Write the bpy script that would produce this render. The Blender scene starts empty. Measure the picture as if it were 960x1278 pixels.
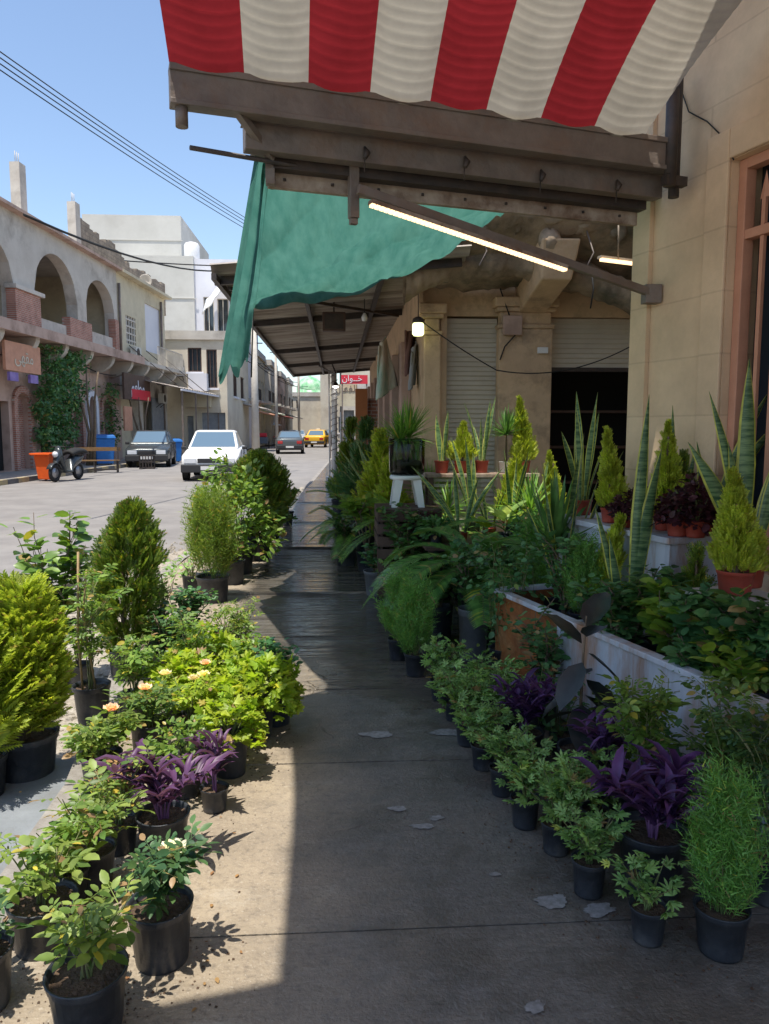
import bpy, math, random
import numpy as np
from mathutils import Vector, Matrix, noise as mnoise
R = math.radians
PI = math.pi
random.seed(7)
SC = bpy.context.scene
COL = SC.collection

# ------------------------------------------------------------ camera, world, sun
CAMH = 1.6
F, CX, CY = 950.0, 480.0, 639.0            # focal length and centre in photo pixels (960 x 1278)
PITCH, YAW = R(6.25), R(3.6)
cam = bpy.data.cameras.new('camera')
cam.sensor_fit = 'VERTICAL'; cam.sensor_height = 36.0; cam.lens = F / 1278 * 36
cam.clip_start = 0.05; cam.clip_end = 2000
camo = bpy.data.objects.new('camera', cam); COL.objects.link(camo)
camo.location = (0, 0, CAMH); camo.rotation_euler = (R(90) - PITCH, 0, -YAW)
SC.camera = camo

SUN_EL, SUN_AZ = R(75), R(207)             # compass bearing of the sun measured from +Y towards +X
world = bpy.data.worlds.new('World'); SC.world = world; world.use_nodes = True
wt = world.node_tree; wt.nodes.clear()
sky = wt.nodes.new('ShaderNodeTexSky'); sky.sky_type = 'NISHITA'; sky.sun_disc = False
sky.sun_elevation = SUN_EL; sky.sun_rotation = SUN_AZ
sky.air_density = 1.0; sky.dust_density = .9; sky.ozone_density = 1.2
bg = wt.nodes.new('ShaderNodeBackground'); bg.inputs['Strength'].default_value = 0.115
wo = wt.nodes.new('ShaderNodeOutputWorld')
wt.links.new(sky.outputs[0], bg.inputs[0]); wt.links.new(bg.outputs[0], wo.inputs[0])
sl = bpy.data.lights.new('sun', 'SUN'); sl.energy = 3.15; sl.angle = R(0.55); sl.color = (1.0, 0.94, 0.84)
so = bpy.data.objects.new('sun', sl); COL.objects.link(so)
SUNV = Vector((math.sin(SUN_AZ) * math.cos(SUN_EL), math.cos(SUN_AZ) * math.cos(SUN_EL), math.sin(SUN_EL)))
so.rotation_euler = SUNV.to_track_quat('Z', 'Y').to_euler()
so.location = (0, 0, 30)
SC.view_settings.view_transform = 'Standard'; SC.view_settings.look = 'None'
SC.view_settings.exposure = 1.0; SC.view_settings.gamma = 1.0
SC.view_settings.use_curve_mapping = False
SC.cycles.use_denoising = True
SC.cycles.max_bounces = 8; SC.cycles.diffuse_bounces = 5; SC.cycles.glossy_bounces = 3
SC.cycles.transmission_bounces = 4; SC.cycles.transparent_max_bounces = 6
SC.cycles.caustics_reflective = False; SC.cycles.caustics_refractive = False

# ------------------------------------------------------------ photo pixel -> place in the world
_a, _p = YAW, PITCH
_fw = Vector((math.sin(_a) * math.cos(_p), math.cos(_a) * math.cos(_p), -math.sin(_p)))
_up = Vector((math.sin(_a) * math.sin(_p), math.cos(_a) * math.sin(_p), math.cos(_p)))
_rt = Vector((math.cos(_a), -math.sin(_a), 0))
CAMP = Vector((0, 0, CAMH))
def ray(px, py):
    return _fw * F + _rt * (px - CX) - _up * (py - CY)
def G(px, py, z=0.0):
    d = ray(px, py); return CAMP + d * ((z - CAMH) / d.z)
def AY(px, py, Y):
    d = ray(px, py); return CAMP + d * (Y / d.y)
def onplane(px, py, p0, n):
    d = ray(px, py); return CAMP + d * ((p0 - CAMP).dot(n) / d.dot(n))

# ------------------------------------------------------------ mesh builder
class MB:
    def __init__(s, T=None):
        s.v = []; s.f = []; s.m = []; s.T = T; s.mi = 0; s.smooth = []
        s.sm = False
    def p(s, a):
        s.v.append(tuple(s.T(*a)) if s.T else tuple(a)); return len(s.v) - 1
    def face(s, idx):
        s.f.append(tuple(idx)); s.m.append(s.mi); s.smooth.append(s.sm)
    def poly(s, pts):
        s.face([s.p(a) for a in pts])
    def box(s, x0, x1, y0, y1, z0, z1):
        i = [s.p((x, y, z)) for z in (z0, z1) for x, y in ((x0, y0), (x1, y0), (x1, y1), (x0, y1))]
        for q in ((3, 2, 1, 0), (4, 5, 6, 7), (0, 1, 5, 4), (1, 2, 6, 5), (2, 3, 7, 6), (3, 0, 4, 7)):
            s.face([i[k] for k in q])
    def hexa(s, a, b):       # two quads of 4 points, joined
        i = [s.p(q) for q in a] + [s.p(q) for q in b]
        for q in ((3, 2, 1, 0), (4, 5, 6, 7), (0, 1, 5, 4), (1, 2, 6, 5), (2, 3, 7, 6), (3, 0, 4, 7)):
            s.face([i[k] for k in q])
    def bar(s, a, b, w, h=None, up=(0, 0, 1)):  # box bar between two points
        h = h or w
        a = Vector(s.T(*a)) if s.T else Vector(a); b = Vector(s.T(*b)) if s.T else Vector(b)
        d = (b - a).normalized(); u = Vector(up)
        if abs(d.dot(u)) > .98: u = Vector((0, 1, 0))
        x = d.cross(u).normalized() * w / 2; y = x.cross(d).normalized() * h / 2
        T = s.T; s.T = None
        s.hexa([a - x - y, a + x - y, a + x + y, a - x + y], [b - x - y, b + x - y, b + x + y, b - x + y])
        s.T = T
    def tube(s, pts, r, n=8, cap=True):
        P = [Vector(s.T(*q)) if s.T else Vector(q) for q in pts]
        T = s.T; s.T = None; sm = s.sm; s.sm = True
        rs = r if isinstance(r, (list, tuple)) else [r] * len(P)
        rings = []; u = None
        for k, q in enumerate(P):
            d = (P[min(k + 1, len(P) - 1)] - P[max(k - 1, 0)]).normalized()
            if u is None:
                u = d.orthogonal().normalized()
            else:
                u = (u - d * u.dot(d)); u = u.normalized() if u.length > 1e-6 else d.orthogonal().normalized()
            w = d.cross(u)
            rings.append([s.p(q + (u * math.cos(2 * PI * j / n) + w * math.sin(2 * PI * j / n)) * rs[k]) for j in range(n)])
        for a, b in zip(rings, rings[1:]):
            for j in range(n): s.face((a[j], a[(j + 1) % n], b[(j + 1) % n], b[j]))
        if cap and n > 2:
            s.sm = False
            s.face(rings[0][::-1]); s.face(rings[-1])
        s.T = T; s.sm = sm
    def lathe(s, prof, n=20, c=(0, 0, 0), wob=0):
        sm = s.sm; s.sm = True
        rings = []
        for (r, z) in prof:
            rings.append([s.p((c[0] + r * math.cos(2 * PI * j / n), c[1] + r * math.sin(2 * PI * j / n), c[2] + z)) for j in range(n)])
        for a, b in zip(rings, rings[1:]):
            for j in range(n): s.face((a[j], a[(j + 1) % n], b[(j + 1) % n], b[j]))
        s.face(rings[0][::-1]); s.face(rings[-1]); s.sm = sm
    def grid(s, fn, nu, nv, thick=0):
        sm = s.sm; s.sm = True
        I = [[s.p(fn(u / nu, v / nv)) for v in range(nv + 1)] for u in range(nu + 1)]
        for a in range(nu):
            for b in range(nv): s.face((I[a][b], I[a + 1][b], I[a + 1][b + 1], I[a][b + 1]))
        s.sm = sm
    def wall(s, u0, u1, z0, z1, d0, d1, ops):
        """solid wall in (u, d, z) axes with openings (ua, ub, zb, zt, rise): rise > 0 gives an arch springing at zt"""
        br = {u0, u1}
        for (a, b, zb, zt, rise) in ops:
            n = 14 if rise else 1
            for k in range(n + 1): br.add(a + (b - a) * k / n)
        br = sorted(x for x in br if u0 - 1e-6 <= x <= u1 + 1e-6)
        def top(o, u):
            a, b, zb, zt, rise = o
            if not rise: return zt
            q = abs((u - (a + b) / 2) / ((b - a) / 2)); q = min(q, 1)
            return zt + rise * (1 - q ** 2.0) ** .55
        for a, b in zip(br, br[1:]):
            mid = (a + b) / 2
            os_ = sorted([o for o in ops if o[0] < mid < o[1]], key=lambda o: o[2])
            za, zb = z0, z0
            for o in os_:
                if o[2] > za + 1e-4:
                    s.hexa([(a, d0, za), (b, d0, zb), (b, d1, zb), (a, d1, za)], [(a, d0, o[2]), (b, d0, o[2]), (b, d1, o[2]), (a, d1, o[2])])
                za, zb = top(o, a), top(o, b)
            s.hexa([(a, d0, za), (b, d0, zb), (b, d1, zb), (a, d1, za)], [(a, d0, z1), (b, d0, z1), (b, d1, z1), (a, d1, z1)])
    def add(s, vs, fs):
        o = len(s.v); s.v.extend([tuple(x) for x in vs]); 
        for f in fs: s.face([o + i for i in f])

def link(name, me, mats, parent=None, loc=None):
    o = bpy.data.objects.new(name, me); COL.objects.link(o)
    for m in (mats if isinstance(mats, (list, tuple)) else [mats]): me.materials.append(m)
    if parent: o.parent = parent
    if loc is not None: o.location = loc
    return o
def obj(name, mb, mats, parent=None, world=False, bevel=0, smooth_angle=None):
    me = bpy.data.meshes.new(name)
    v = mb.v
    if world and parent is not None:
        L = parent.location; v = [(a - L.x, b - L.y, c - L.z) for a, b, c in v]
    me.from_pydata(v, [], mb.f)
    me.polygons.foreach_set('material_index', mb.m)
    me.polygons.foreach_set('use_smooth', mb.smooth)
    me.update()
    o = link(name, me, mats, parent)
    if bevel:
        b = o.modifiers.new('bevel', 'BEVEL'); b.width = bevel; b.segments = 2; b.limit_method = 'ANGLE'; b.angle_limit = R(40)
    return o
def nobj(name, V, Fq, mats, parent=None, smooth=False, mi=None):
    """fast mesh from numpy: V (n,3), Fq (m,4) quads or (m,3) triangles"""
    me = bpy.data.meshes.new(name)
    k = Fq.shape[1]
    me.vertices.add(len(V)); me.vertices.foreach_set('co', np.asarray(V, dtype=np.float32).ravel())
    me.loops.add(Fq.size); me.loops.foreach_set('vertex_index', Fq.astype(np.int32).ravel())
    me.polygons.add(len(Fq)); me.polygons.foreach_set('loop_start', np.arange(0, Fq.size, k, dtype=np.int32))
    if smooth: me.polygons.foreach_set('use_smooth', np.ones(len(Fq), dtype=bool))
    if mi is not None: me.polygons.foreach_set('material_index', mi.astype(np.int32))
    me.update(calc_edges=True); me.validate()
    return link(name, me, mats, parent)
def tag(o, label=None, cat=None, group=None, kind=None):
    if label: o['label'] = label
    if cat: o['category'] = cat
    if group: o['group'] = group
    if kind: o['kind'] = kind
    return o
def thing(name, label, cat, loc=(0, 0, 0), rz=0, group=None):
    o = bpy.data.objects.new(name, None); COL.objects.link(o)
    o.location = loc; o.rotation_euler = (0, 0, rz); o.empty_display_size = .1
    return tag(o, label, cat, group)
def struct(name, mb, m, **k):
    return tag(obj(name, mb, m, **k), kind='structure')
def copy_tree(o, parent=None):
    c = o.copy(); COL.objects.link(c)
    if parent: c.parent = parent
    for ch in KIDS.get(o.name, []) or [x for x in o.children]: copy_tree(ch, c)
    return c
KIDS = {}

# ------------------------------------------------------------ materials
def mat(name, col, rough=.7, col2=None, scale=6, bump=0, bscale=None, metal=0, spec=.4, stretch=None, detail=6, dirt=None, dscale=1.2, damt=.6, hard=(.35, .65)):
    m = bpy.data.materials.new(name); m.use_nodes = True
    nt = m.node_tree; N = nt.nodes; Lk = nt.links
    b = N['Principled BSDF']
    b.inputs['Roughness'].default_value = rough; b.inputs['Metallic'].default_value = metal
    b.inputs['Specular IOR Level'].default_value = spec
    b.inputs['Base Color'].default_value = (*col, 1)
    tc = N.new('ShaderNodeTexCoord'); mp = N.new('ShaderNodeMapping')
    Lk.new(tc.outputs['Object'], mp.inputs[0])
    if stretch: mp.inputs['Scale'].default_value = stretch
    last = None
    if col2:
        no = N.new('ShaderNodeTexNoise'); no.inputs['Scale'].default_value = scale; no.inputs['Detail'].default_value = detail
        no.inputs['Roughness'].default_value = .65
        Lk.new(mp.outputs[0], no.inputs['Vector'])
        cr = N.new('ShaderNodeValToRGB'); cr.color_ramp.elements[0].position = hard[0]; cr.color_ramp.elements[1].position = hard[1]
        cr.color_ramp.elements[0].color = (*col, 1); cr.color_ramp.elements[1].color = (*col2, 1)
        Lk.new(no.outputs[0], cr.inputs[0]); last = cr.outputs[0]
        if dirt:
            n2 = N.new('ShaderNodeTexNoise'); n2.inputs['Scale'].default_value = dscale; n2.inputs['Detail'].default_value = 8; n2.inputs['Roughness'].default_value = .7
            Lk.new(mp.outputs[0], n2.inputs['Vector'])
            c2 = N.new('ShaderNodeValToRGB'); c2.color_ramp.elements[0].position = .5; c2.color_ramp.elements[1].position = .68
            c2.color_ramp.elements[0].color = (0, 0, 0, 1); c2.color_ramp.elements[1].color = (damt, damt, damt, 1)
            Lk.new(n2.outputs[0], c2.inputs[0])
            mx = N.new('ShaderNodeMix'); mx.data_type = 'RGBA'
            Lk.new(c2.outputs[0], mx.inputs[0]); Lk.new(last, mx.inputs[6]); mx.inputs[7].default_value = (*dirt, 1)
            last = mx.outputs[2]
        Lk.new(last, b.inputs['Base Color'])
    if bump:
        nb = N.new('ShaderNodeTexNoise'); nb.inputs['Scale'].default_value = bscale or scale * 4; nb.inputs['Detail'].default_value = 8
        Lk.new(mp.outputs[0], nb.inputs['Vector'])
        bp = N.new('ShaderNodeBump'); bp.inputs['Strength'].default_value = bump; bp.inputs['Distance'].default_value = .02
        Lk.new(nb.outputs[0], bp.inputs['Height']); Lk.new(bp.outputs[0], b.inputs['Normal'])
    return m
def leafmat(name, c1, c2, trans=.3, rough=.45, spec=.45, odd=True):
    m = bpy.data.materials.new(name); m.use_nodes = True
    nt = m.node_tree; N = nt.nodes; Lk = nt.links
    b = N['Principled BSDF']; out = N['Material Output']
    b.inputs['Roughness'].default_value = rough; b.inputs['Specular IOR Level'].default_value = spec
    ge = N.new('ShaderNodeNewGeometry')
    cr = N.new('ShaderNodeValToRGB')
    cr.color_ramp.elements[0].color = (*c1, 1); cr.color_ramp.elements[1].color = (*c2, 1)
    if odd:
        cr.color_ramp.elements[1].position = .94
        e = cr.color_ramp.elements.new(.96); e.color = (min(.6, c2[0] * 1.9 + .08), c2[1] * 1.15 + .05, c2[2] * .8, 1)
        e = cr.color_ramp.elements.new(.985); e.color = (.30, .19, .09, 1)
    Lk.new(ge.outputs['Random Per Island'], cr.inputs[0])
    tc = N.new('ShaderNodeTexCoord'); no = N.new('ShaderNodeTexNoise'); no.inputs['Scale'].default_value = 14
    Lk.new(tc.outputs['Object'], no.inputs['Vector'])
    hs = N.new('ShaderNodeHueSaturation')
    mr = N.new('ShaderNodeMapRange'); mr.inputs[1].default_value = .3; mr.inputs[2].default_value = .7; mr.inputs[3].default_value = .7; mr.inputs[4].default_value = 1.3
    Lk.new(no.outputs[0], mr.inputs[0]); Lk.new(mr.outputs[0], hs.inputs['Value'])
    Lk.new(cr.outputs[0], hs.inputs['Color']); Lk.new(hs.outputs[0], b.inputs['Base Color'])
    tr = N.new('ShaderNodeBsdfTranslucent'); mg = N.new('ShaderNodeMixRGB'); mg.blend_type = 'MULTIPLY'; mg.inputs[0].default_value = 1
    Lk.new(hs.outputs[0], mg.inputs[1]); mg.inputs[2].default_value = (1.9, 1.9, 1.0, 1)
    Lk.new(mg.outputs[0], tr.inputs[0])
    ms = N.new('ShaderNodeMixShader'); ms.inputs[0].default_value = trans
    Lk.new(b.outputs[0], ms.inputs[1]); Lk.new(tr.outputs[0], ms.inputs[2]); Lk.new(ms.outputs[0], out.inputs[0])
    return m
def clothmat(name, c1, c2, trans, scale=8, tcol=None, stretch=(1, 1, 1), rough=.8):
    m = bpy.data.materials.new(name); m.use_nodes = True
    nt = m.node_tree; N = nt.nodes; Lk = nt.links; b = N['Principled BSDF']; out = N['Material Output']
    b.inputs['Roughness'].default_value = rough; b.inputs['Specular IOR Level'].default_value = .15
    tc = N.new('ShaderNodeTexCoord'); mp = N.new('ShaderNodeMapping'); mp.inputs['Scale'].default_value = stretch
    no = N.new('ShaderNodeTexNoise'); no.inputs['Scale'].default_value = scale; no.inputs['Detail'].default_value = 7; no.inputs['Roughness'].default_value = .65
    Lk.new(tc.outputs['Object'], mp.inputs[0]); Lk.new(mp.outputs[0], no.inputs['Vector'])
    cr = N.new('ShaderNodeValToRGB'); cr.color_ramp.elements[0].position = .35; cr.color_ramp.elements[1].position = .65
    cr.color_ramp.elements[0].color = (*c1, 1); cr.color_ramp.elements[1].color = (*c2, 1)
    Lk.new(no.outputs[0], cr.inputs[0]); Lk.new(cr.outputs[0], b.inputs['Base Color'])
    tr = N.new('ShaderNodeBsdfTranslucent'); Lk.new(cr.outputs[0], tr.inputs[0])
    ms = N.new('ShaderNodeMixShader'); ms.inputs[0].default_value = trans
    Lk.new(b.outputs[0], ms.inputs[1]); Lk.new(tr.outputs[0], ms.inputs[2]); Lk.new(ms.outputs[0], out.inputs[0])
    bp = N.new('ShaderNodeBump'); bp.inputs['Strength'].default_value = .15; bp.inputs['Distance'].default_value = .01
    n2 = N.new('ShaderNodeTexNoise'); n2.inputs['Scale'].default_value = scale * 6; Lk.new(mp.outputs[0], n2.inputs['Vector'])
    Lk.new(n2.outputs[0], bp.inputs['Height']); Lk.new(bp.outputs[0], b.inputs['Normal'])
    return m
def emis(name, col, s, base=(.8, .8, .8)):
    m = mat(name, base, .4); b = m.node_tree.nodes['Principled BSDF']
    b.inputs['Emission Color'].default_value = (*col, 1); b.inputs['Emission Strength'].default_value = s
    return m
def glass(name, col=(.03, .04, .05), rough=.06):
    return mat(name, col, rough, spec=.8)
def brickmat(name, c1, c2, mortar, bw, bh, ms=.02, bump=.4, rough=.85, T='xz', noise_amt=.35, off=.5):
    m = bpy.data.materials.new(name); m.use_nodes = True
    nt = m.node_tree; N = nt.nodes; Lk = nt.links; b = N['Principled BSDF']; b.inputs['Roughness'].default_value = rough
    b.inputs['Specular IOR Level'].default_value = .25
    tc = N.new('ShaderNodeTexCoord'); sp = N.new('ShaderNodeSeparateXYZ'); cb = N.new('ShaderNodeCombineXYZ')
    Lk.new(tc.outputs['Object'], sp.inputs[0])
    mt = N.new('ShaderNodeMath'); mt.operation = 'ADD'
    Lk.new(sp.outputs[0], mt.inputs[0]); Lk.new(sp.outputs[1], mt.inputs[1])
    Lk.new(sp.outputs[1] if T == 'yz' else (mt.outputs[0] if T == 'sum' else sp.outputs[0]), cb.inputs[0]); Lk.new(sp.outputs[2], cb.inputs[1])
    br = N.new('ShaderNodeTexBrick'); br.inputs['Scale'].default_value = 1
    br.inputs['Brick Width'].default_value = bw; br.inputs['Row Height'].default_value = bh; br.inputs['Mortar Size'].default_value = ms
    br.inputs['Color1'].default_value = (*c1, 1); br.inputs['Color2'].default_value = (*c2, 1); br.inputs['Mortar'].default_value = (*mortar, 1)
    br.offset = off; br.inputs['Mortar Smooth'].default_value = .4
    Lk.new(cb.outputs[0], br.inputs['Vector'])
    no = N.new('ShaderNodeTexNoise'); no.inputs['Scale'].default_value = 2.2; no.inputs['Detail'].default_value = 9; no.inputs['Roughness'].default_value = .7
    Lk.new(tc.outputs['Object'], no.inputs['Vector'])
    mr = N.new('ShaderNodeMapRange'); mr.inputs[1].default_value = .3; mr.inputs[2].default_value = .7
    mr.inputs[3].default_value = 1 - noise_amt; mr.inputs[4].default_value = 1 + noise_amt * .5
    Lk.new(no.outputs[0], mr.inputs[0])
    hs = N.new('ShaderNodeHueSaturation'); Lk.new(mr.outputs[0], hs.inputs['Value']); Lk.new(br.outputs[0], hs.inputs['Color'])
    Lk.new(hs.outputs[0], b.inputs['Base Color'])
    n3 = N.new('ShaderNodeTexNoise'); n3.inputs['Scale'].default_value = 40; n3.inputs['Detail'].default_value = 5
    Lk.new(tc.outputs['Object'], n3.inputs['Vector'])
    sb = N.new('ShaderNodeMath'); sb.operation = 'MULTIPLY_ADD'; sb.inputs[1].default_value = -.8
    Lk.new(br.outputs['Fac'], sb.inputs[0]); Lk.new(n3.outputs[0], sb.inputs[2])
    bp = N.new('ShaderNodeBump'); bp.inputs['Strength'].default_value = bump; bp.inputs['Distance'].default_value = .01
    Lk.new(sb.outputs[0], bp.inputs['Height']); Lk.new(bp.outputs[0], b.inputs['Normal'])
    return m

M = {}
M['asphalt'] = mat('asphalt', (.19, .178, .17), .85, (.245, .232, .22), 1.3, .35, 60, dirt=(.28, .26, .235), dscale=.5, damt=.55)
M['earth'] = mat('earth', (.27, .23, .18), .95, (.34, .30, .24), .5)
M['kerb_a'] = mat('kerb_yellow', (.42, .33, .16), .8, (.3, .25, .17), 5, .3)
M['kerb_b'] = mat('kerb_dark', (.09, .09, .09), .8, (.16, .15, .14), 5, .3)
M['kerbgrey'] = mat('kerb_concrete', (.33, .31, .28), .85, (.22, .2, .18), 7, .6, 30, dirt=(.12, .1, .08), dscale=3)
M['pave_left'] = mat('paving_pale', (.36, .33, .29), .85, (.28, .26, .23), 2, .3)
M['rubble'] = mat('rubble', (.42, .37, .3), .95, (.27, .235, .19), 22, 1.0, 45, dirt=(.5, .46, .4), dscale=9)
M['black_plastic'] = mat('black_plastic', (.02, .024, .032), .38, (.05, .055, .065), 7, .2, 30, dirt=(.13, .125, .12), dscale=4, damt=.6)
M['grey_plastic'] = mat('grey_plastic', (.12, .13, .14), .5, (.17, .18, .19), 9, .1, 40)
M['terracotta'] = mat('red_plastic', (.36, .055, .035), .5, (.33, .07, .045), 8, .1, 30)
M['soil'] = mat('soil', (.07, .045, .03), .95, (.17, .11, .07), 38, 1, 90)
M['bark'] = mat('bark', (.13, .09, .06), .9, (.2, .15, .1), 20, .6)
M['green_stem'] = mat('green_stem', (.11, .17, .05), .6, (.2, .17, .08), 12)
M['purple_stem'] = mat('purple_stem', (.2, .09, .2), .6)
M['stick'] = mat('cane', (.42, .3, .16), .7, (.3, .2, .1), 10)
M['lf_goldcypress'] = leafmat('gold_cypress', (.26, .34, .03), (.50, .54, .07), .4)
M['lf_thuja'] = leafmat('thuja', (.07, .13, .02), (.20, .27, .03), .3)
M['lf_bigthuja'] = leafmat('thuja_yellow', (.22, .30, .03), (.40, .46, .06), .4)
M['lf_kochia'] = leafmat('kochia', (0.084, 0.228, 0.048), (0.204, 0.396, 0.084), .3)
M['lf_kochia_l'] = leafmat('kochia_light', (.12, .20, .03), (.25, .33, .05), .35)
M['lf_geran'] = leafmat('geranium', (0.168, 0.312, 0.096), (0.336, 0.504, 0.168), .35, .6)
M['lf_rose'] = leafmat('rose_leaf', (.055, .12, .03), (.17, .25, .05), .3)
M['lf_rose_y'] = leafmat('rose_leaf_yellowed', (.09, .17, .035), (.28, .36, .08), .35)
M['lf_rose_d'] = leafmat('rose_leaf_dark', (0.030, 0.090, 0.036), (0.096, 0.180, 0.060), .25)
M['lf_lime'] = leafmat('lime_leaf', (.20, .32, .02), (.40, .47, .045), .4)
M['lf_trad'] = leafmat('purple_leaf', (.06, .022, .07), (.15, .065, .16), .3, .45, odd=False)
M['lf_trad_d'] = leafmat('purple_leaf_deep', (.06, .024, .10), (.15, .062, .20), .25, .45, odd=False)
M['lf_ficus'] = leafmat('rubber_leaf', (.014, .02, .02), (.035, .038, .035), .08, .3, .4, odd=False)
M['lf_citrus'] = leafmat('citrus_leaf', (.05, .12, .03), (.20, .32, .05), .3, .35)
M['lf_dark'] = leafmat('dark_leaf', (0.036, 0.108, 0.030), (0.108, 0.216, 0.060), .25, .35)
M['lf_bright'] = leafmat('bright_leaf', (.10, .21, .03), (.25, .36, .05), .35, .4)
M['lf_bush'] = leafmat('bush_leaf', (.09, .18, .03), (.22, .32, .06), .35, .4)
M['lf_coleus'] = leafmat('maroon_leaf', (.035, .012, .016), (.09, .025, .035), .2, .5, odd=False)
M['lf_sans'] = mat('sword_leaf', (.035, .09, .035), .4, (.16, .25, .10), 7, stretch=(1, 1, 9), hard=(.42, .58))
M['lf_sans_e'] = leafmat('sword_margin', (.40, .42, .06), (.52, .5, .10), .2, odd=False)
M['lf_yucca'] = leafmat('blade_leaf', (.06, .15, .04), (.13, .25, .06), .2, .35)
M['lf_palm'] = leafmat('palm_leaf', (0.096, 0.228, 0.036), (0.228, 0.384, 0.072), .3, .4)
M['lf_cycas'] = leafmat('cycad_leaf', (0.060, 0.168, 0.036), (0.144, 0.288, 0.060), .25, .35)
M['lf_vine'] = leafmat('vine_leaf', (0.042, 0.132, 0.048), (0.120, 0.252, 0.084), .25, .45)
M['lf_dieff'] = leafmat('cream_leaf', (.22, .34, .10), (.42, .5, .2), .35, .4)
M['lf_dry'] = leafmat('dry_leaf', (.25, .12, .05), (.4, .25, .1), .2, .8, odd=False)
M['fl_cream'] = leafmat('cream_petal', (.75, .62, .38), (.85, .76, .55), .3, odd=False)
M['fl_peach'] = leafmat('peach_petal', (.82, .52, .38), (.88, .66, .50), .3, odd=False)
M['fl_white'] = leafmat('white_petal', (.82, .78, .62), (.88, .85, .74), .3, odd=False)
M['fl_pink'] = leafmat('pink_petal', (.6, .1, .14), (.7, .2, .2), .3, odd=False)
M['steel_brown'] = mat('painted_steel', (.14, .115, .10), .5, (.21, .175, .15), 5, .25, 25, dirt=(.2, .11, .06), dscale=3, damt=.5)
M['steel_dark'] = mat('dark_steel', (.035, .03, .028), .55, (.07, .05, .04), 8, .2)
M['fascia'] = mat('rusty_fascia', (.46, .39, .32), .7, (.2, .13, .09), 5, .3, dirt=(.12, .06, .035), dscale=6, damt=.8)
M['white_metal'] = mat('white_painted_metal', (.60, .63, .70), .5, (.44, .47, .53), 2.2, .25, 9, dirt=(.34, .15, .05), dscale=2.0, damt=.85, stretch=(2.2, 2.2, .5))
M['rust'] = mat('rusted_metal', (.36, .12, .03), .85, (.16, .06, .025), 6, .5, 30, dirt=(.5, .27, .1), dscale=4)
M['concrete'] = mat('rough_concrete', (.40, .31, .22), .9, (.20, .155, .11), 3, 1.0, 9, dirt=(.08, .085, .06), dscale=1.8, damt=.9)
M['shutter'] = mat('shutter_metal', (.62, .56, .45), .5, (.54, .48, .38), 3, .1)
M['shutter_grey'] = mat('shutter_grey', (.3, .32, .35), .5, (.22, .24, .27), 3, .1, metal=.2)
M['plaster'] = mat('old_plaster', (.64, .46, .29), .9, (.52, .37, .235), 2.5, .7, 14, dirt=(.24, .18, .12), dscale=2.2, damt=.75)
M['plaster_grey'] = mat('grey_plaster', (.58, .54, .48), .9, (.48, .44, .385), .8, .3, 10, dirt=(.2, .17, .14), dscale=.6, damt=.6)
M['plaster_yellow'] = mat('yellow_plaster', (.62, .55, .40), .9, (.53, .47, .34), 1, .3, 10, dirt=(.3, .24, .16), dscale=.8, damt=.5)
M['plaster_cream'] = mat('cream_plaster', (.64, .58, .46), .9, (.57, .5, .4), .7, .2, 10, dirt=(.36, .3, .22), dscale=.4, damt=.5)
M['plaster_white'] = mat('white_plaster', (.60, .59, .55), .9, (.52, .51, .47), .4, .2, 10, dirt=(.4, .38, .34), dscale=.3, damt=.4)
M['plaster_pale'] = mat('pale_wall', (.70, .70, .74), .8, (.62, .62, .67), .5, .1, 10)
M['plaster_pink'] = mat('pink_plaster', (.52, .37, .30), .9, (.42, .29, .23), 1, .3, 10, dirt=(.2, .13, .1), dscale=1)
M['plaster_salmon'] = mat('salmon_paint', (.60, .30, .19), .55, (.50, .24, .15), 4, .15, 20)
M['white'] = mat('white_paint', (.75, .75, .74), .5, (.68, .68, .67), 4)
M['dark'] = mat('dark_interior', (.012, .012, .012), .9)
M['win'] = glass('window_glass')
M['carwin'] = glass('car_glass', (.10, .16, .22), .05)  # blue base colour paints in the sky reflected by the glass
M['darkwood'] = mat('dark_door', (.07, .04, .03), .6, (.1, .06, .045), 6)
M['reddoor'] = mat('red_door', (.22, .05, .04), .6, (.15, .035, .03), 6)
M['bluedoor'] = mat('blue_grey_door', (.12, .15, .19), .6, (.09, .11, .14), 6)
M['wood'] = mat('bench_wood', (.26, .15, .06), .65, (.17, .1, .045), 8, .3, stretch=(1, 6, 1))
M['orange'] = mat('orange_plastic', (.85, .13, .02), .45, (.75, .11, .02), 5)
M['blue'] = mat('blue_plastic', (.02, .16, .48), .45, (.015, .13, .4), 5)
M['tyre'] = mat('tyre', (.02, .02, .02), .8)
M['rim'] = mat('alloy_rim', (.35, .35, .36), .35, metal=.7)
M['car_white'] = mat('white_car_paint', (.78, .78, .77), .25, spec=.6)
M['car_grey'] = mat('grey_car_paint', (.10, .115, .12), .28, metal=.3, spec=.6)
M['car_dark'] = mat('dark_car_paint', (.055, .065, .07), .25, metal=.3, spec=.6)
M['car_yellow'] = mat('taxi_paint', (.75, .42, .02), .3, spec=.6)
M['car_silver'] = mat('silver_car_paint', (.42, .44, .46), .3, metal=.3)
M['bumper'] = mat('bumper_plastic', (.03, .03, .032), .6)
M['lamp_glass'] = mat('lamp_glass', (.7, .72, .75), .15, spec=.8)
M['tail'] = mat('tail_lamp', (.45, .02, .02), .2, spec=.7)
M['plate'] = mat('number_plate', (.7, .7, .68), .4)
M['chrome'] = mat('chrome', (.6, .6, .6), .25, metal=.9)
M['green_paint'] = mat('green_board', (.13, .42, .17), .6, (.2, .5, .25), .5)
M['red_sign'] = mat('red_sign', (.62, .03, .05), .5)
M['purple_paint'] = mat('purple_panel', (.16, .10, .35), .5, (.3, .22, .5), 4)
M['string'] = mat('wire', (.02, .02, .02), .7)
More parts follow.
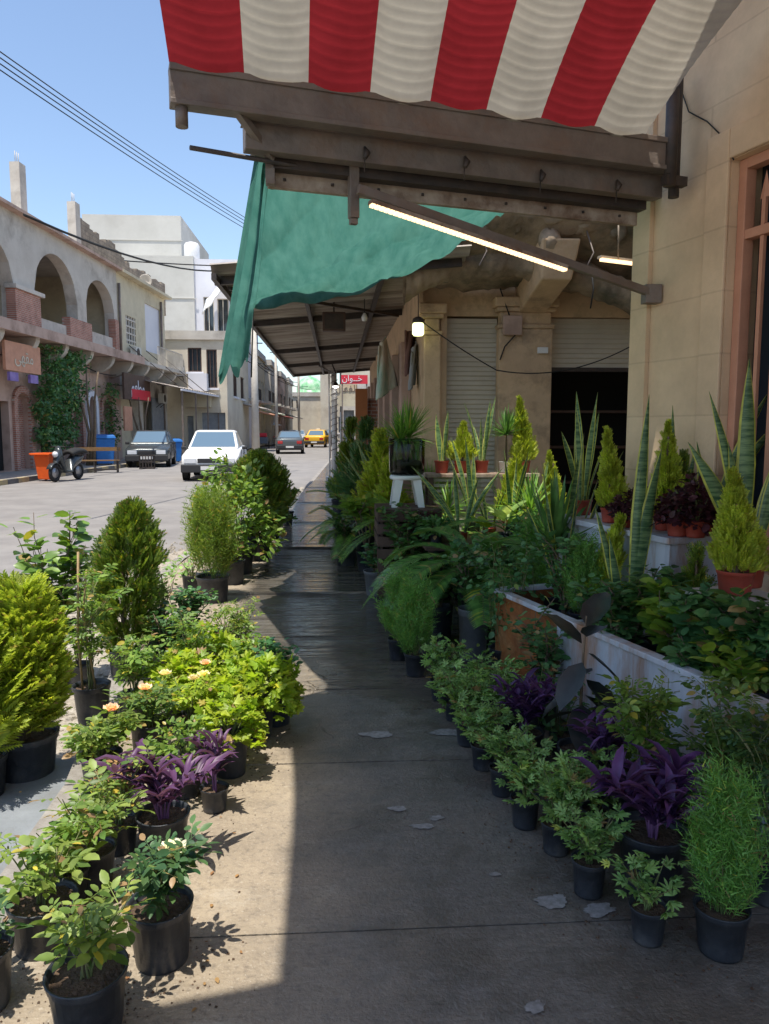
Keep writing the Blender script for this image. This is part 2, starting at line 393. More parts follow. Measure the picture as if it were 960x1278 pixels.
M['led'] = emis('led_strip', (1.0, .66, .34), 1.25, (.5, .4, .3))
M['bulb'] = emis('bulb_glow', (.95, 1.0, .45), 1.4, (.9, .9, .7))
M['bulb_w'] = emis('bulb_white', (1.0, .95, .9), 5, (.9, .9, .9))
M['stone'] = brickmat('limestone_ashlar', (.74, .545, .35), (.70, .515, .33), (.62, .45, .29), .95, .335, .006, .22, T='sum', noise_amt=.2)
M['brick'] = brickmat('red_brick', (.33, .14, .09), (.26, .105, .07), (.36, .31, .27), .24, .08, .012, .5, T='sum')
M['brickY'] = brickmat('red_brick_street', (.46, .20, .14), (.38, .16, .11), (.45, .38, .33), .22, .075, .014, .5, T='yz')
M['block'] = brickmat('block_wall', (.34, .28, .22), (.27, .225, .18), (.22, .18, .15), .42, .2, .02, .4, T='yz', noise_amt=.5)
# ------------------------------------------------------------ GROUND
KERB = [(-6, -1.15), (1, -1.19), (3.4, -1.25), (5.2, -1.55), (7.2, -1.95), (9.6, -2.0), (12, -1.6), (15, -1.15), (22, -.82), (34, -.5), (60, .2), (100, 1.2)]
def kerb_x(Y):
    for (a, xa), (b, xb) in zip(KERB, KERB[1:]):
        if a <= Y <= b: return xa + (xb - xa) * (Y - a) / (b - a)
    return KERB[-1][1]
ZR = -0.13
g = MB(); g.poly([(-900, -300, ZR - .03), (900, -300, ZR - .03), (900, 1500, ZR - .03), (-900, 1500, ZR - .03)])
struct('ground', g, M['earth'])
g = MB()
g.grid(lambda u, v: (-12 + 22 * v, -12 + 132 * u, ZR), 40, 8)
struct('road', g, M['asphalt'])

def pavement_material():
    m = bpy.data.materials.new('wet_concrete_paving'); m.use_nodes = True
    nt = m.node_tree; N = nt.nodes; L = nt.links; b = N['Principled BSDF']
    tc = N.new('ShaderNodeTexCoord'); sp = N.new('ShaderNodeSeparateXYZ'); L.new(tc.outputs['Object'], sp.inputs[0])
    def noise(scale, detail=8, rough=.6, src=None, stretch=None):
        n = N.new('ShaderNodeTexNoise'); n.inputs['Scale'].default_value = scale; n.inputs['Detail'].default_value = detail; n.inputs['Roughness'].default_value = rough
        if stretch:
            mp = N.new('ShaderNodeMapping'); mp.inputs['Scale'].default_value = stretch; L.new(tc.outputs['Object'], mp.inputs[0]); L.new(mp.outputs[0], n.inputs['Vector'])
        else: L.new(tc.outputs['Object'], n.inputs['Vector'])
        return n.outputs[0]
    def rng(src, a, b_, c=0, d=1):
        r = N.new('ShaderNodeMapRange'); r.inputs[1].default_value = a; r.inputs[2].default_value = b_; r.inputs[3].default_value = c; r.inputs[4].default_value = d
        L.new(src, r.inputs[0]); return r.outputs[0]
    def mth(op, a, c):
        q = N.new('ShaderNodeMath'); q.operation = op
        for i, x in enumerate((a, c)):
            if isinstance(x, (int, float)): q.inputs[i].default_value = x
            else: L.new(x, q.inputs[i])
        return q.outputs[0]
    def mix(f, a, c):
        q = N.new('ShaderNodeMix'); q.data_type = 'RGBA'
        if isinstance(f, (int, float)): q.inputs[0].default_value = f
        else: L.new(f, q.inputs[0])
        for i, x in ((6, a), (7, c)):
            if isinstance(x, tuple): q.inputs[i].default_value = (*x, 1)
            else: L.new(x, q.inputs[i])
        return q.outputs[2]
    X, Y = sp.outputs[0], sp.outputs[1]
    base = mix(rng(noise(.9, 10, .75), .35, .65), (.385, .315, .225), (.27, .22, .16))
    base = mix(mth('MULTIPLY', rng(noise(5.5, 8, .75), .42, .68), .6), base, (.20, .165, .125))
    base = mix(mth('MULTIPLY', rng(noise(38, 4, .7), .5, .75), .75), base, (.12, .10, .08))
    base = mix(mth('MULTIPLY', rng(noise(85, 3, .7), .58, .72), .6), base, (.50, .45, .37))
    base = mix(mth('MULTIPLY', rng(noise(1.7, 12, .8, stretch=(1, 2.2, 1)), .55, .62), .4), base, (.46, .41, .33))
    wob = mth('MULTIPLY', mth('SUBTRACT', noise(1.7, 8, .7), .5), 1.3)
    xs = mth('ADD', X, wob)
    damp_shade = mth('MULTIPLY', rng(mth('ADD', xs, mth('MULTIPLY', Y, .10)), .0, .5), rng(noise(2.2, 10, .75), .24, .52, .62, 1))  # damp, plus shade tone painted in along the awning's shadow edge
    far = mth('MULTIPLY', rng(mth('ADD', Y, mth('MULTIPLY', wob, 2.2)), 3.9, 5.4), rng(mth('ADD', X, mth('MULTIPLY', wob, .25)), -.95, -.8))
    wet = mth('MAXIMUM', damp_shade, far)  # real wet and the painted shade tone together
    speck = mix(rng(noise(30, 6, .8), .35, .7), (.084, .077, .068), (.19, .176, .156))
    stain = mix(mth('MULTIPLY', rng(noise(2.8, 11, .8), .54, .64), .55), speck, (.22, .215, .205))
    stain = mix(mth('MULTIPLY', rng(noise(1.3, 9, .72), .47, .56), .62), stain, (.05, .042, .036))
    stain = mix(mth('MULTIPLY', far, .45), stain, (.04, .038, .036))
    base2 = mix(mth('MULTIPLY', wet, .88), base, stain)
    vo = N.new('ShaderNodeTexVoronoi'); vo.feature = 'DISTANCE_TO_EDGE'; vo.inputs['Scale'].default_value = .55
    wv = N.new('ShaderNodeVectorMath'); wv.operation = 'ADD'
    nn_ = N.new('ShaderNodeTexNoise'); nn_.inputs['Scale'].default_value = 2.2; nn_.inputs['Detail'].default_value = 8; L.new(tc.outputs['Object'], nn_.inputs['Vector'])
    sc_ = N.new('ShaderNodeVectorMath'); sc_.operation = 'SCALE'; sc_.inputs[3].default_value = 1.1; L.new(nn_.outputs['Color'], sc_.inputs[0])
    L.new(tc.outputs['Object'], wv.inputs[0]); L.new(sc_.outputs[0], wv.inputs[1]); L.new(wv.outputs[0], vo.inputs['Vector'])
    crack = mth('MULTIPLY', rng(vo.outputs['Distance'], 0, .0055, 1, 0), rng(noise(.8, 3), .48, .6))
    base2 = mix(mth('MULTIPLY', crack, .7), base2, (.03, .025, .02))
    L.new(base2, b.inputs['Base Color'])
    b.inputs['Specular IOR Level'].default_value = .6
    rgh = mth('SUBTRACT', .85, mth('MULTIPLY', mth('MULTIPLY', damp_shade, rng(noise(1.3, 9, .72), .42, .56, .5, 1)), .5))
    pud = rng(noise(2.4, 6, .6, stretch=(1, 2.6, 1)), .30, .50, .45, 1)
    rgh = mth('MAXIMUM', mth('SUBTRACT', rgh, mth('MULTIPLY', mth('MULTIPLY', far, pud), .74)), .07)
    L.new(rgh, b.inputs['Roughness'])
    # grain plus shallow transverse ridges
    rid = noise(3.2, 5, .55, stretch=(.22, 2.4, 1))
    h = mth('ADD', mth('ADD', mth('MULTIPLY', mth('MULTIPLY', noise(70, 4), .25), mth('SUBTRACT', 1, mth('MULTIPLY', far, .9))), mth('MULTIPLY', crack, -.5)), mth('MULTIPLY', mth('MULTIPLY', rid, 3.2), rng(Y, 3.5, 8.5, .15, 1)))
    bp = N.new('ShaderNodeBump'); bp.inputs['Strength'].default_value = .8; bp.inputs['Distance'].default_value = .03
    L.new(h, bp.inputs['Height']); L.new(bp.outputs[0], b.inputs['Normal'])
    return m
M['pave'] = pavement_material()
g = MB()
# pavement in long slabs; each slab's near edge is a low riser
cuts = [-6, 1.05, 2.28, 3.52, 4.55, 5.75, 7.25, 9.95, 12.6, 16, 20, 24, 30, 40, 60, 100]
zs = [0, 0, .0, .003, .006, .010, .032, .055, .06, .066, .07, .07, .07, .07, .07]
def slabz(Y):
    for k in range(len(cuts) - 1):
        if Y < cuts[k + 1]: return zs[k]
    return zs[-1]
for k in range(len(cuts) - 1):
    a, b_ = cuts[k], cuts[k + 1]
    n = max(1, int((b_ - a) / 1.2))
    for j in range(n):
        y0 = a + (b_ - a) * j / n; y1 = a + (b_ - a) * (j + 1) / n
        ya = y0 + (.004 if j == 0 else 0); yb = y1 - (.004 if j == n - 1 else 0)
        g.hexa([(kerb_x(ya) + .14, ya, -.2), (9, ya, -.2), (9, yb, -.2), (kerb_x(yb) + .14, yb, -.2)],
               [(kerb_x(ya) + .14, ya, zs[k]), (9, ya, zs[k] + .0), (9, yb, zs[k]), (kerb_x(yb) + .14, yb, zs[k])])
struct('sidewalk', g, M['pave'])
g = MB()
Ys = [-6 + .85 * i for i in range(118)]
for a, b_ in zip(Ys, Ys[1:]):
    xa, xb = kerb_x(a + .02), kerb_x(b_); z = slabz(a) * .6 + .006
    w = .135
    g.hexa([(xa, a + .012, -.25), (xa + w, a + .012, -.25), (xb + w, b_, -.25), (xb, b_, -.25)], [(xa + .015, a + .012, z), (xa + w, a + .012, z), (xb + w, b_, z), (xb + .015, b_, z)])
struct('kerb', g, M['kerbgrey'])
# gutter: broken edge of rubble between road and kerb
rr = random.Random(3)
g = MB()
for k in range(24):
    a = 1 + k * .9
    def e(Y): return kerb_x(Y) - .25 - .75 * max(0, 1 - abs(Y - 7.5) / 4.5) - .1 * mnoise.noise(Vector((Y * 1.3, 0, 0)))
    g.poly([(e(a), a, ZR + .004), (kerb_x(a), a, ZR + .02), (kerb_x(a + .9), a + .9, ZR + .02), (e(a + .9), a + .9, ZR + .004)])
struct('gutter', g, M['rubble'])
g = MB()
for k in range(900):
    Y = rr.uniform(3.2, 13); X = kerb_x(Y) - abs(rr.gauss(0, .38)); s = rr.uniform(.008, .035) * (1.6 if rr.random() < .08 else 1)
    c = [(X + s * rr.uniform(.6, 1.2) * math.cos(t), Y + s * rr.uniform(.6, 1.2) * math.sin(t)) for t in (0, 1.3, 2.5, 3.8, 5)]
    z = ZR + .005
    i = [g.p((x, y, z)) for x, y in c]; t = [g.p((X + (x - X) * .6, Y + (y - Y) * .6, z + s * .7)) for x, y in c]
    for j in range(5): g.face((i[j], i[(j + 1) % 5], t[(j + 1) % 5], t[j]))
    g.face(t)
tag(obj('gravel', g, M['rubble']), kind='stuff')
# grey stone strip in the gutter at the camera's left
g = MB(); p = [G(-60, 1010, -.1), G(58, 985, -.1), G(40, 1040, -.1), G(-10, 1120, -.1), G(-140, 1200, -.1)]
g.hexa([(-2.6, 2.2, -.2), (-1.22, 2.2, -.2), (-1.27, 3.75, -.2), (-2.6, 3.75, -.2)], [(-2.6, 2.2, -.045), (-1.22, 2.2, -.045), (-1.27, 3.75, -.04), (-2.6, 3.75, -.045)])
tag(obj('stone_slab', g, mat('pale_stone', (.24, .26, .28), .6, (.17, .185, .20), 3, .3, 20, dirt=(.2, .19, .17), dscale=3)), 'pale grey stone slab in the gutter beside the kerb, under the big feathery conifer pot', 'slab')
# pale patches on the near pavement: sky reflections painted as flat colour
M['sky_glint'] = mat('painted_sky_glint', (.34, .33, .32), .6, (.19, .185, .175), 40)
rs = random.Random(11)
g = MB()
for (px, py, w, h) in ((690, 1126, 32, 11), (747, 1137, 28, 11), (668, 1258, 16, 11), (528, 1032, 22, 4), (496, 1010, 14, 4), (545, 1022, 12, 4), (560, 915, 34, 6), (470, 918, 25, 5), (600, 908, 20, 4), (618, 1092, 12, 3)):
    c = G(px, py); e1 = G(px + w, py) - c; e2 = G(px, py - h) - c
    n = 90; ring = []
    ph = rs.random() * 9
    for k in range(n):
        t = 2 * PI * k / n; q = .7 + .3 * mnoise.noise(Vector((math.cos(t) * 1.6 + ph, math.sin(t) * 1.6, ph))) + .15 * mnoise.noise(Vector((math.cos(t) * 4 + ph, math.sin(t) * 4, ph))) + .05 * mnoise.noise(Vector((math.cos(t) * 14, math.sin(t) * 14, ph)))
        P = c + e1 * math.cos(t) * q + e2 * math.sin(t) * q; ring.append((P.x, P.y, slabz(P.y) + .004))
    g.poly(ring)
struct('painted_sky_glints', g, M['sky_glint'])
# left pavement with painted kerb
FA = Vector((-12.2, 27, 0)); fd = Vector((.0758, 1, 0)).normalized(); fn = Vector((fd.y, -fd.x, 0))   # street facade line; fn points at the street
def TF(u, d, z): return FA + fd * u + fn * d + Vector((0, 0, z))
def FP(px, py, d=0.0):
    P = onplane(px, py, FA + fn * d, fn); q = P - FA; return q.dot(fd), P.z
g = MB(TF); g.box(-22, 22, -.5, 2.0, -.2, .02); g.box(22, 80, -.5, 1.4, -.2, .02)
struct('far_pavement', g, M['pave_left'])
for nm, par, mm in (('painted_kerb', 0, 'kerb_a'), ('dark_kerb', 1, 'kerb_b')):
    g = MB(TF)
    for k in range(60):
        if k % 2 == par: g.box(-20 + k * .7, -20 + k * .7 + .69, 2.003, 2.18, -.2, .025)
    struct(nm, g, M[mm])

# ------------------------------------------------------------ NEAR STONE BUILDING (right)
WC = Vector((1.92, 4.8, 0)); wn = Vector((.964, .267, 0)).normalized(); wd = Vector((wn.y, -wn.x, 0))   # wd: from the corner back towards the camera
def TW(t, d, z): return WC + wd * t - wn * d + Vector((0, 0, z))
def WP(px, py, d=0.0):
    P = onplane(px, py, WC - wn * d, wn); q = P - WC; return q.dot(wd), P.z
nb = thing('stone_building', 'tan cut stone building at the right with a barred salmon window', 'building', tuple(TW(0, -2, 0)))
tl, _ = WP(909, 300); _, zt = WP(921, 196)
print('window t', tl, 'z', zt)
g = MB(TW); g.wall(0.10, 8, 0, 7.5, -.4, 0, [(tl, tl + 1.5, .85, zt, 0)])
obj('wall', g, M['stone'], nb, True)
g = MB(TW); g.box(-.3, 6, .001, .52, 4.42, 4.56); obj('balcony_slab', g, M['stone'], nb, True, bevel=.01)  # added out of view overhead to keep sun off the wall
g = MB(TW); g.box(-.06, .098, -.45, .03, 0, 7.5)
obj('corner_pilaster', g, M['stone'], nb, True)
g = MB(TW); g.box(-.05, 8, -6, -.402, 0, 7.4)
obj('inner_block', g, M['plaster'], nb, True)
g = MB(TW)       # surround
s0 = tl - .17
g.box(s0, tl - .002, .0, .022, .75, zt + .16); g.box(tl + 1.502, tl + 1.68, 0, .022, .75, zt + .16); g.box(tl - .002, tl + 1.502, 0, .022, zt + .003, zt + .16); g.box(s0 - .03, tl + 1.7, 0, .06, .66, .748)
obj('window_surround', g, M['stone'], nb, True, bevel=.008)
wf = None
g = MB(TW)
fr = .055
g.box(tl + .002, tl + fr, -.12, -.05, .87, zt - .002); g.box(tl + 1.5 - fr, tl + 1.498, -.12, -.05, .87, zt - .002)
g.box(tl + fr, tl + 1.5 - fr, -.12, -.05, zt - fr, zt - .002); g.box(tl + fr, tl + 1.5 - fr, -.12, -.05, .87, .93)
for x in (.30, .34, .98, 1.02): pass
g.box(tl + .27, tl + .32, -.118, -.052, .93, zt - fr); g.box(tl + 1.18, tl + 1.23, -.118, -.052, .93, zt - fr); g.box(tl + .72, tl + .78, -.118, -.052, .93, zt - fr)
z3 = zt - .42
g.box(tl + fr, tl + .27, -.116, -.054, z3, z3 + .05); g.box(tl + .32, tl + .72, -.116, -.054, z3 + .25, z3 + .30); g.box(tl + .78, tl + 1.18, -.116, -.054, z3 + .25, z3 + .30); g.box(tl + 1.23, tl + 1.5 - fr, -.116, -.054, z3, z3 + .05)
g.box(tl + .32, tl + .72, -.116, -.054, 1.72, 2.0); g.box(tl + .78, tl + 1.18, -.116, -.054, 1.72, 2.0)
wf = obj('window_frame', g, M['plaster_salmon'], nb, True, bevel=.004)
g = MB(TW)
for x in (.16, 1.36):
    g.box(tl + x - .012, tl + x + .012, -.09, -.07, .93, z3); g.box(tl + x - .012, tl + x + .012, -.09, -.07, z3 + .05, z3 + .19)
    # spear point
    a = [(tl + x - .035, -.08, z3 + .19), (tl + x, -.07, z3 + .19), (tl + x + .035, -.08, z3 + .19), (tl + x, -.09, z3 + .19)]
    ap = (tl + x, -.08, z3 + .33)
    for i in range(4): g.poly([a[i], a[(i + 1) % 4], ap])
def ring(gm, c, r, th, n=14):
    gm.tube([(c[0] + r * math.cos(2 * PI * k / n), -.085, c[1] + r * math.sin(2 * PI * k / n)) for k in range(n + 1)], th, 5, False)
for x0 in (.32, .78):
    for i in range(4):
        for j in range(18):
            zc = 1.0 + j * .1
            if zc > 1.66 and zc < 2.06: continue
            if zc > z3 + .22: continue
            ring(g, (tl + x0 + .05 + i * .1, zc), .047, .006, 8)
obj('ornamental_grille', g, M['plaster_salmon'], nb, True)
g = MB(TW); g.box(tl + .01, tl + 1.49, -.3, -.2, .88, zt - .01); obj('window_glass', g, M['win'], nb, True)
# loose black cable over the wall
a = [WP(848, 100), WP(862, 140), WP(885, 152), WP(905, 172), WP(918, 200)]
g = MB(TW); g.tube([(t, .012, z) for t, z in a], .004, 6)
tag(obj('cable', g, M['string']), 'thin black cable trailing down the stone wall to the barred window', 'cable')

# ------------------------------------------------------------ AWNING
BL, BR = Vector((-.72, 3.58, 0)), Vector((1.86, 4.30, 0))
bn = (BR - BL).normalized(); bb = Vector((-bn.y, bn.x, 0))     # bb points away from the camera
BLEN = (BR - BL).length
def TB(s, k, z): return BL + bn * s + bb * k + Vector((0, 0, z - .05))
aw = thing('striped_awning', 'red and cream striped fabric awning on brown steel beams, overhead', 'awning', tuple(TB(BLEN, 0, 3)))
def beamp(px, py, k): P = onplane(px, py, BL + bb * k, bb); q = P - BL; return q.dot(bn), P.z
z1t = beamp(232, 88, 0)[1]; z1b = beamp(232, 132, 0)[1]; z1r = beamp(805, 195, 0)[1]; z1rt = beamp(805, 150, 0)[1]
print('beam1', z1t, z1b, z1rt, z1r)
g = MB(TB); g.box(-.0, BLEN + .0, 0, .07, 3.085, 3.235); g.box(0, BLEN, -.012, .08, 3.216, 3.245); g.box(0, BLEN, -.01, .075, 3.075, 3.10)
obj('front_beam', g, M['steel_brown'], aw, True, bevel=.004)
s2_ = beamp(306, 152, .12)[0]; s3_ = beamp(334, 205, .32)[0]; print('s2', s2_, s3_)
g = MB(TB); g.box(s2_, BLEN + .05, .12, .2, 2.965, 3.10); g.box(s2_, BLEN + .05, .108, .21, 3.085, 3.112)
g.box(s2_ + .004, BLEN, .072, .30, 3.118, 3.126); g.box(s2_ + .05, BLEN, .201, .30, 2.985, 3.0)
obj('lower_beam', g, M['steel_brown'], aw, True, bevel=.004)
g = MB(TB); g.box(s3_ + .01, BLEN + .02, .22, .29, 2.925, 2.975); obj('purlin', g, M['steel_dark'], aw, True)
g = MB(TB); g.box(s3_, BLEN + .02, .30, .335, 2.855, 2.93)
fb = obj('fascia_board', g, M['fascia'], aw, True, bevel=.003)
g = MB(TB)
for k in range(9): g = MB(TB); g.lathe([(.008, 0), (.008, .012)], 8, (s3_ + .08 + k * .25, .294, 2.89)); obj('screw', g, M['steel_dark'], aw, True)
g = MB(TB); g.tube([(beamp(237, 170, .1)[0], .10, beamp(237, 170, .1)[1]), (s3_ + .35, .285, 2.955), (BLEN + .03, .295, 2.94)], .012, 8); obj('rod', g, M['steel_dark'], aw, True)
g = MB(TB); g.tube([(.05, .03, 3.08), (.05, .03, 2.99)], .028, 12); obj('pipe_stub', g, M['steel_brown'], aw, True)
g = MB(TB); g.bar((s2_ - .06, .02, 3.10), (s3_ - .0, .2, 2.96), .035); g.bar((s3_ + .0, .25, 3.0), (s3_ + .0, .25, 2.85), .045); obj('strut', g, M['steel_brown'], aw, True)
g = MB(TB); sx, sz = beamp(820, 110, .02); g.tube([(BLEN + .0, .0, 3.5), (BLEN + .0, .0, 2.99)], .035, 12); g.tube([(BLEN + .07, .05, 3.6), (BLEN + .07, .05, 2.95)], .03, 12); g.bar((BLEN - .04, .0, 3.02), (BLEN + .1, .0, 3.02), .05)
obj('downpipe', g, M['steel_dark'], aw, True)
for px, py in ((455, 178), (580, 190), (675, 207), (770, 220)):
    s, z = beamp(px, py, .1)
    h = MB(TB); h.tube([(s, .10, z + .03), (s + .01, .09, z), (s - .005, .085, z - .03)], [.006, .018, .010], 7); h.tube([(s, .1, z - .03), (s, .1, z - .09)], .003, 5)
    obj('hook', h, M['steel_dark'], aw, True)
g = MB(TB); s, z = beamp(440, 186, .24); g.box(s - .025, s + .025, .20, .25, 2.72, 3.0); g.box(s - .02, s + .02, .21, .245, 2.69, 2.72)
obj('hanger', g, M['steel_brown'], aw, True, bevel=.004)
# fabric
st = [222, 305, 385, 462, 537, 607, 675, 742, 803]
ss = [0.0] + [beamp(x, 85 + (x - 225) * .118, 0)[0] for x in st[1:]]
ss[-1] = beamp(806, 152, 0)[0]
print('stripes', [round(x, 2) for x in ss])
def fabric_pt(s, r):           # r metres back from the beam
    q = min(1, r / 1.9)
    z = 3.195 + 1.05 * math.sin(q * PI / 2) ** .92
    lean = (1 - s / BLEN)
    P = BL + bn * s - bb * r
    P.x -= r * .26 * lean      # the free edge keeps parallel to the kerb
    P.z = z
    return P
for nm, par, mm in (('red_stripes', 0, 'r'), ('cream_stripes', 1, 'c')):
    g = MB(); g.sm = True
    for k in range(8):
        if k % 2 != par: continue
        nu, nv = 8, 480
        I = []
        for i in range(nu + 1):
            s = ss[k] + (ss[k + 1] - ss[k]) * i / nu
            row = []
            for j in range(nv + 1):
                r = 2.7 * j / nv
                P = fabric_pt(s + (.06 * min(1, r / .7) + .14 * min(1, r / .7) * (i / nu) if k == 7 else .06 * min(1, r / .7) * max(0, k + i / nu - 4) / 3), r)
                puff = math.sin(PI * i / nu) ** .7
                rib = abs(math.sin(PI * r / .036)) ** .6
                wr = .012 * mnoise.noise(Vector((s * 5, r * 4, 2)))
                P.z -= (.028 * puff + .010 * rib * (.5 + .5 * puff) + wr * puff)
                row.append(g.p(P))
            I.append(row)
        for i in range(nu):
            for j in range(nv): g.face((I[i][j], I[i][j + 1], I[i + 1][j + 1], I[i + 1][j]))
    M['cloth_r'] = M.get('cloth_r') or clothmat('red_canvas', (.26, .02, .026), (.33, .026, .034), .28, 4)
    M['cloth_c'] = M.get('cloth_c') or clothmat('cream_canvas', (.44, .405, .34), (.55, .51, .43), .28, 4)
    obj(nm, g, M['cloth_' + mm], aw, True)
g = MB()   # roof panel behind the stripes, over the camera
A = fabric_pt(0, 2.7); B = fabric_pt(BLEN + .06, 2.7)
g.hexa([(-2.1, .72, 4.32), (3.2, 1.9, 4.32), (3.6, -1.0, 4.4), (-2.4, -1.0, 4.4)], [(-2.1, .72, 4.37), (3.2, 1.9, 4.37), (3.6, -1.0, 4.45), (-2.4, -1.0, 4.45)])
tag(obj('canopy_roof', g, M['steel_brown']), 'sheet metal shop canopy running on behind the striped awning', 'canopy')

# LED tube on its diagonal strut
lt = thing('strip_light', 'long glowing warm strip light fixed along a diagonal steel strut', 'light', tuple(TB(.8, .25, 2.7)))
P0 = AY(447, 236, 3.95); P1 = AY(814, 366, 4.62)
g = MB(); g.bar(P0, P1, .035, .045); g.box(P1.x - .05, P1.x + .05, P1.y - .03, P1.y + .05, P1.z - .06, P1.z + .05)
obj('strut', g, M['steel_brown'], lt, True, bevel=.003)
Q0 = AY(462, 252, 3.93); Q1 = AY(706, 334, 4.36)
g = MB(); g.bar(Q0, Q1, .05, .02); obj('housing', g, M['fascia'], lt, True)
dq = (Q1 - Q0); nn = 46
g = MB()
for k in range(nn):
    a = Q0 + dq * ((k + .12) / nn) + Vector((0, -.006, -.016)); b_ = Q0 + dq * ((k + .88) / nn) + Vector((0, -.006, -.016))
    g.bar(a, b_, .034, .014)
obj('tube', g, M['led'], lt, True)
l2 = thing('second_strip_light', 'short warm strip light glowing behind the stone building corner', 'light', tuple(AY(770, 327, 5.6)))
g = MB(); g.bar(AY(750, 324, 5.6), AY(806, 331, 5.7), .03, .02); obj('tube', g, M['led'], l2, True)
g = MB(); g.bar(AY(748, 321, 5.62), AY(806, 328, 5.72), .05, .02); g.tube([AY(772, 322, 5.63), AY(772, 262, 5.63)], .006, 5); obj('housing', g, M['fascia'], l2, True)

# ------------------------------------------------------------ GREEN SHADE CLOTH
cm = clothmat('green_shade_net', (.05, .165, .13), (.085, .225, .18), .55, 5, stretch=(2.4, .35, 2))
M['net'] = cm
cl = thing('shade_cloth', 'green shade cloth sagging from the fascia board with a long hanging flap', 'shade cloth', tuple(TB(.3, .35, 2.9)))
# top sheet: near edge on the fascia, far edge on a line to the roof
NA = TB(s3_ + .01, .34, 2.93); NB = TB(BLEN - .02, .32, 2.93)
FL = AY(316, 386, 7.6); FM = AY(430, 372, 7.2); FR = AY(545, 326, 6.6); FE = AY(640, 252, 5.6)
def bez(P, t):
    P = list(P)
    while len(P) > 1: P = [a.lerp(b, t) for a, b in zip(P, P[1:])]
    return P[0]
def sheet(u, v):
    near = NA.lerp(NB, u * .70)
    farl = [FL, FM, FR, FE]
    f = u * 3; k = min(2, int(f)); far = farl[k].lerp(farl[k + 1], f - k)
    P = near.lerp(far, v)
    P.z -= .32 * math.sin(PI * v) * (1 - u) ** .6 * .35
    P.z += .05 * mnoise.noise(Vector((u * 3, v * 3, 1))) * math.sin(PI * v) + .03 * math.sin(15 * (u * .9 + v * .5) + 2 * mnoise.noise(Vector((u * 2, v * 2, 7)))) * math.sin(PI * v) ** .7 + .018 * math.sin(34 * (u * 1.1 - v * .3)) * v + .012 * mnoise.noise(Vector((u * 22, v * 9, 1)))
    cz = mnoise.noise(Vector((u * 4 + v * 2.5, v * 1.4, 9))); P.z += .05 * (abs(cz) ** .5) * math.sin(PI * v) ** .5
    cz = mnoise.noise(Vector((u * 8 - v * 4.5, v * 2 + u, 4))); P.z += .03 * (abs(cz) ** .5) * math.sin(PI * v) ** .5
    return P
g = MB(); g.grid(sheet, 170, 130); obj('cloth_top', g, M['net'], cl, True)
# right-hand part lies higher, on the building side; added as cover against the sun
g = MB()
RA = NA.lerp(NB, .70); RB = TB(BLEN + .3, .30, 3.02)
def sheet2(u, v):
    near = RA.lerp(RB, u) + Vector((0, 0, .03)); far = FE.lerp(Vector((2.6, 5.1, 3.9)), u)
    P = near.lerp(far, v); P.z += .25 * math.sin(PI * v) + .03 * math.sin(14 * (u + v)); return P
g.grid(sheet2, 24, 20); obj('cloth_side', g, M['net'], cl, True)
# hanging flap at the street side
def flap(u, v):       # one continuous curtain joined to the sheet's street edge, hanging in long folds
    L_ = AY(322 - 50 * v, 172 + 300 * v, 3.93 + 2.35 * v ** 2)
    Rr = sheet(0, min(1, v * 1.25)) if v < .8 else sheet(0, 1).lerp(AY(309, 446, 7.3), (v - .8) / .2)
    P = L_.lerp(Rr, u)
    e = math.sin(PI * min(1, u * 1.02)) ** .6
    P += Vector((.9, -.45, 0)) * ((.045 * math.sin(u * 15 + v * 1.4) + .02 * math.sin(u * 33 + 4 * v)) * e * (.35 + .9 * v))
    P.z += (.08 * math.sin(u * 21) + .14 * mnoise.noise(Vector((u * 9, 3, 3)))) * v ** 9
    return P
g = MB(); g.grid(flap, 90, 60); obj('hanging_flap', g, M['net'], cl, True)
g = MB(); g.tube([TB(s3_ + .02, .33, 3.0), TB(s3_ + .03, .35, 2.86)], .012, 6); g.tube([FL, FL + Vector((-.03, 0, -.65))], .008, 5); obj('tie_cord', g, M['string'], cl, True)

# ------------------------------------------------------------ CORRUGATED ROOF
rf = thing('corrugated_roof', 'corrugated sheet roof over the pavement on dark steel rafters', 'canopy', (-.05, 21.6, .07))
M['corr'] = mat('corrugated_sheet', (.48, .44, .39), .55, (.20, .165, .14), 1.6, .15, 10, dirt=(.17, .11, .08), dscale=.9, damt=.6, stretch=(.35, 4.5, 1))  # streaked tone paints in the corrugation shading, over real rusty dirt
def rz(X, Y): return 3.16 + .22 * (X + 1.2) / 2.6 + .0 * Y
g = MB(); g.sm = True
ny = 640
def rleft(Y): return -1.22 if Y > 8 else -1.22
pr = []
for i in range(ny + 1):
    Y = 7.7 + 14.2 * i / ny
    dz = .045 * math.sin(2 * PI * Y / .24)
    pr.append([g.p((X, Y, rz(X, Y) + dz)) for X in (rleft(Y), -.2, 1.35)])
for i in range(0): pass
for a, b_ in zip(pr, pr[1:]):
    for k in range(2): g.face((a[k], a[k + 1], b_[k + 1], b_[k]))
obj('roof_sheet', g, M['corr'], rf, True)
g = MB(); g.hexa([(-.72, 6.7, 3.34), (.75, 6.7, 3.42), (.75, 7.75, 3.42), (-.9, 7.75, 3.34)], [(-.72, 6.7, 3.36), (.75, 6.7, 3.44), (.75, 7.75, 3.44), (-.9, 7.75, 3.36)]); obj('sun_stop_sheet', g, M['corr'], rf, True)  # extra sheet added unseen behind the cloth to stop sun leaking through
for Y in (8.0, 11.2, 15.2, 18.6, 21.8):
    g = MB(); g.bar((-1.22, Y, 3.08), (1.3, Y, 3.30), .05, .08); obj('rafter', g, M['steel_dark'], rf, True)
for X in (-1.18, -.35, .5):
    g = MB(); g.bar((X, 7.7, rz(X, 0) - .09), (X, 21.9, rz(X, 0) - .09), .05, .06); obj('rail', g, M['steel_dark'], rf, True)
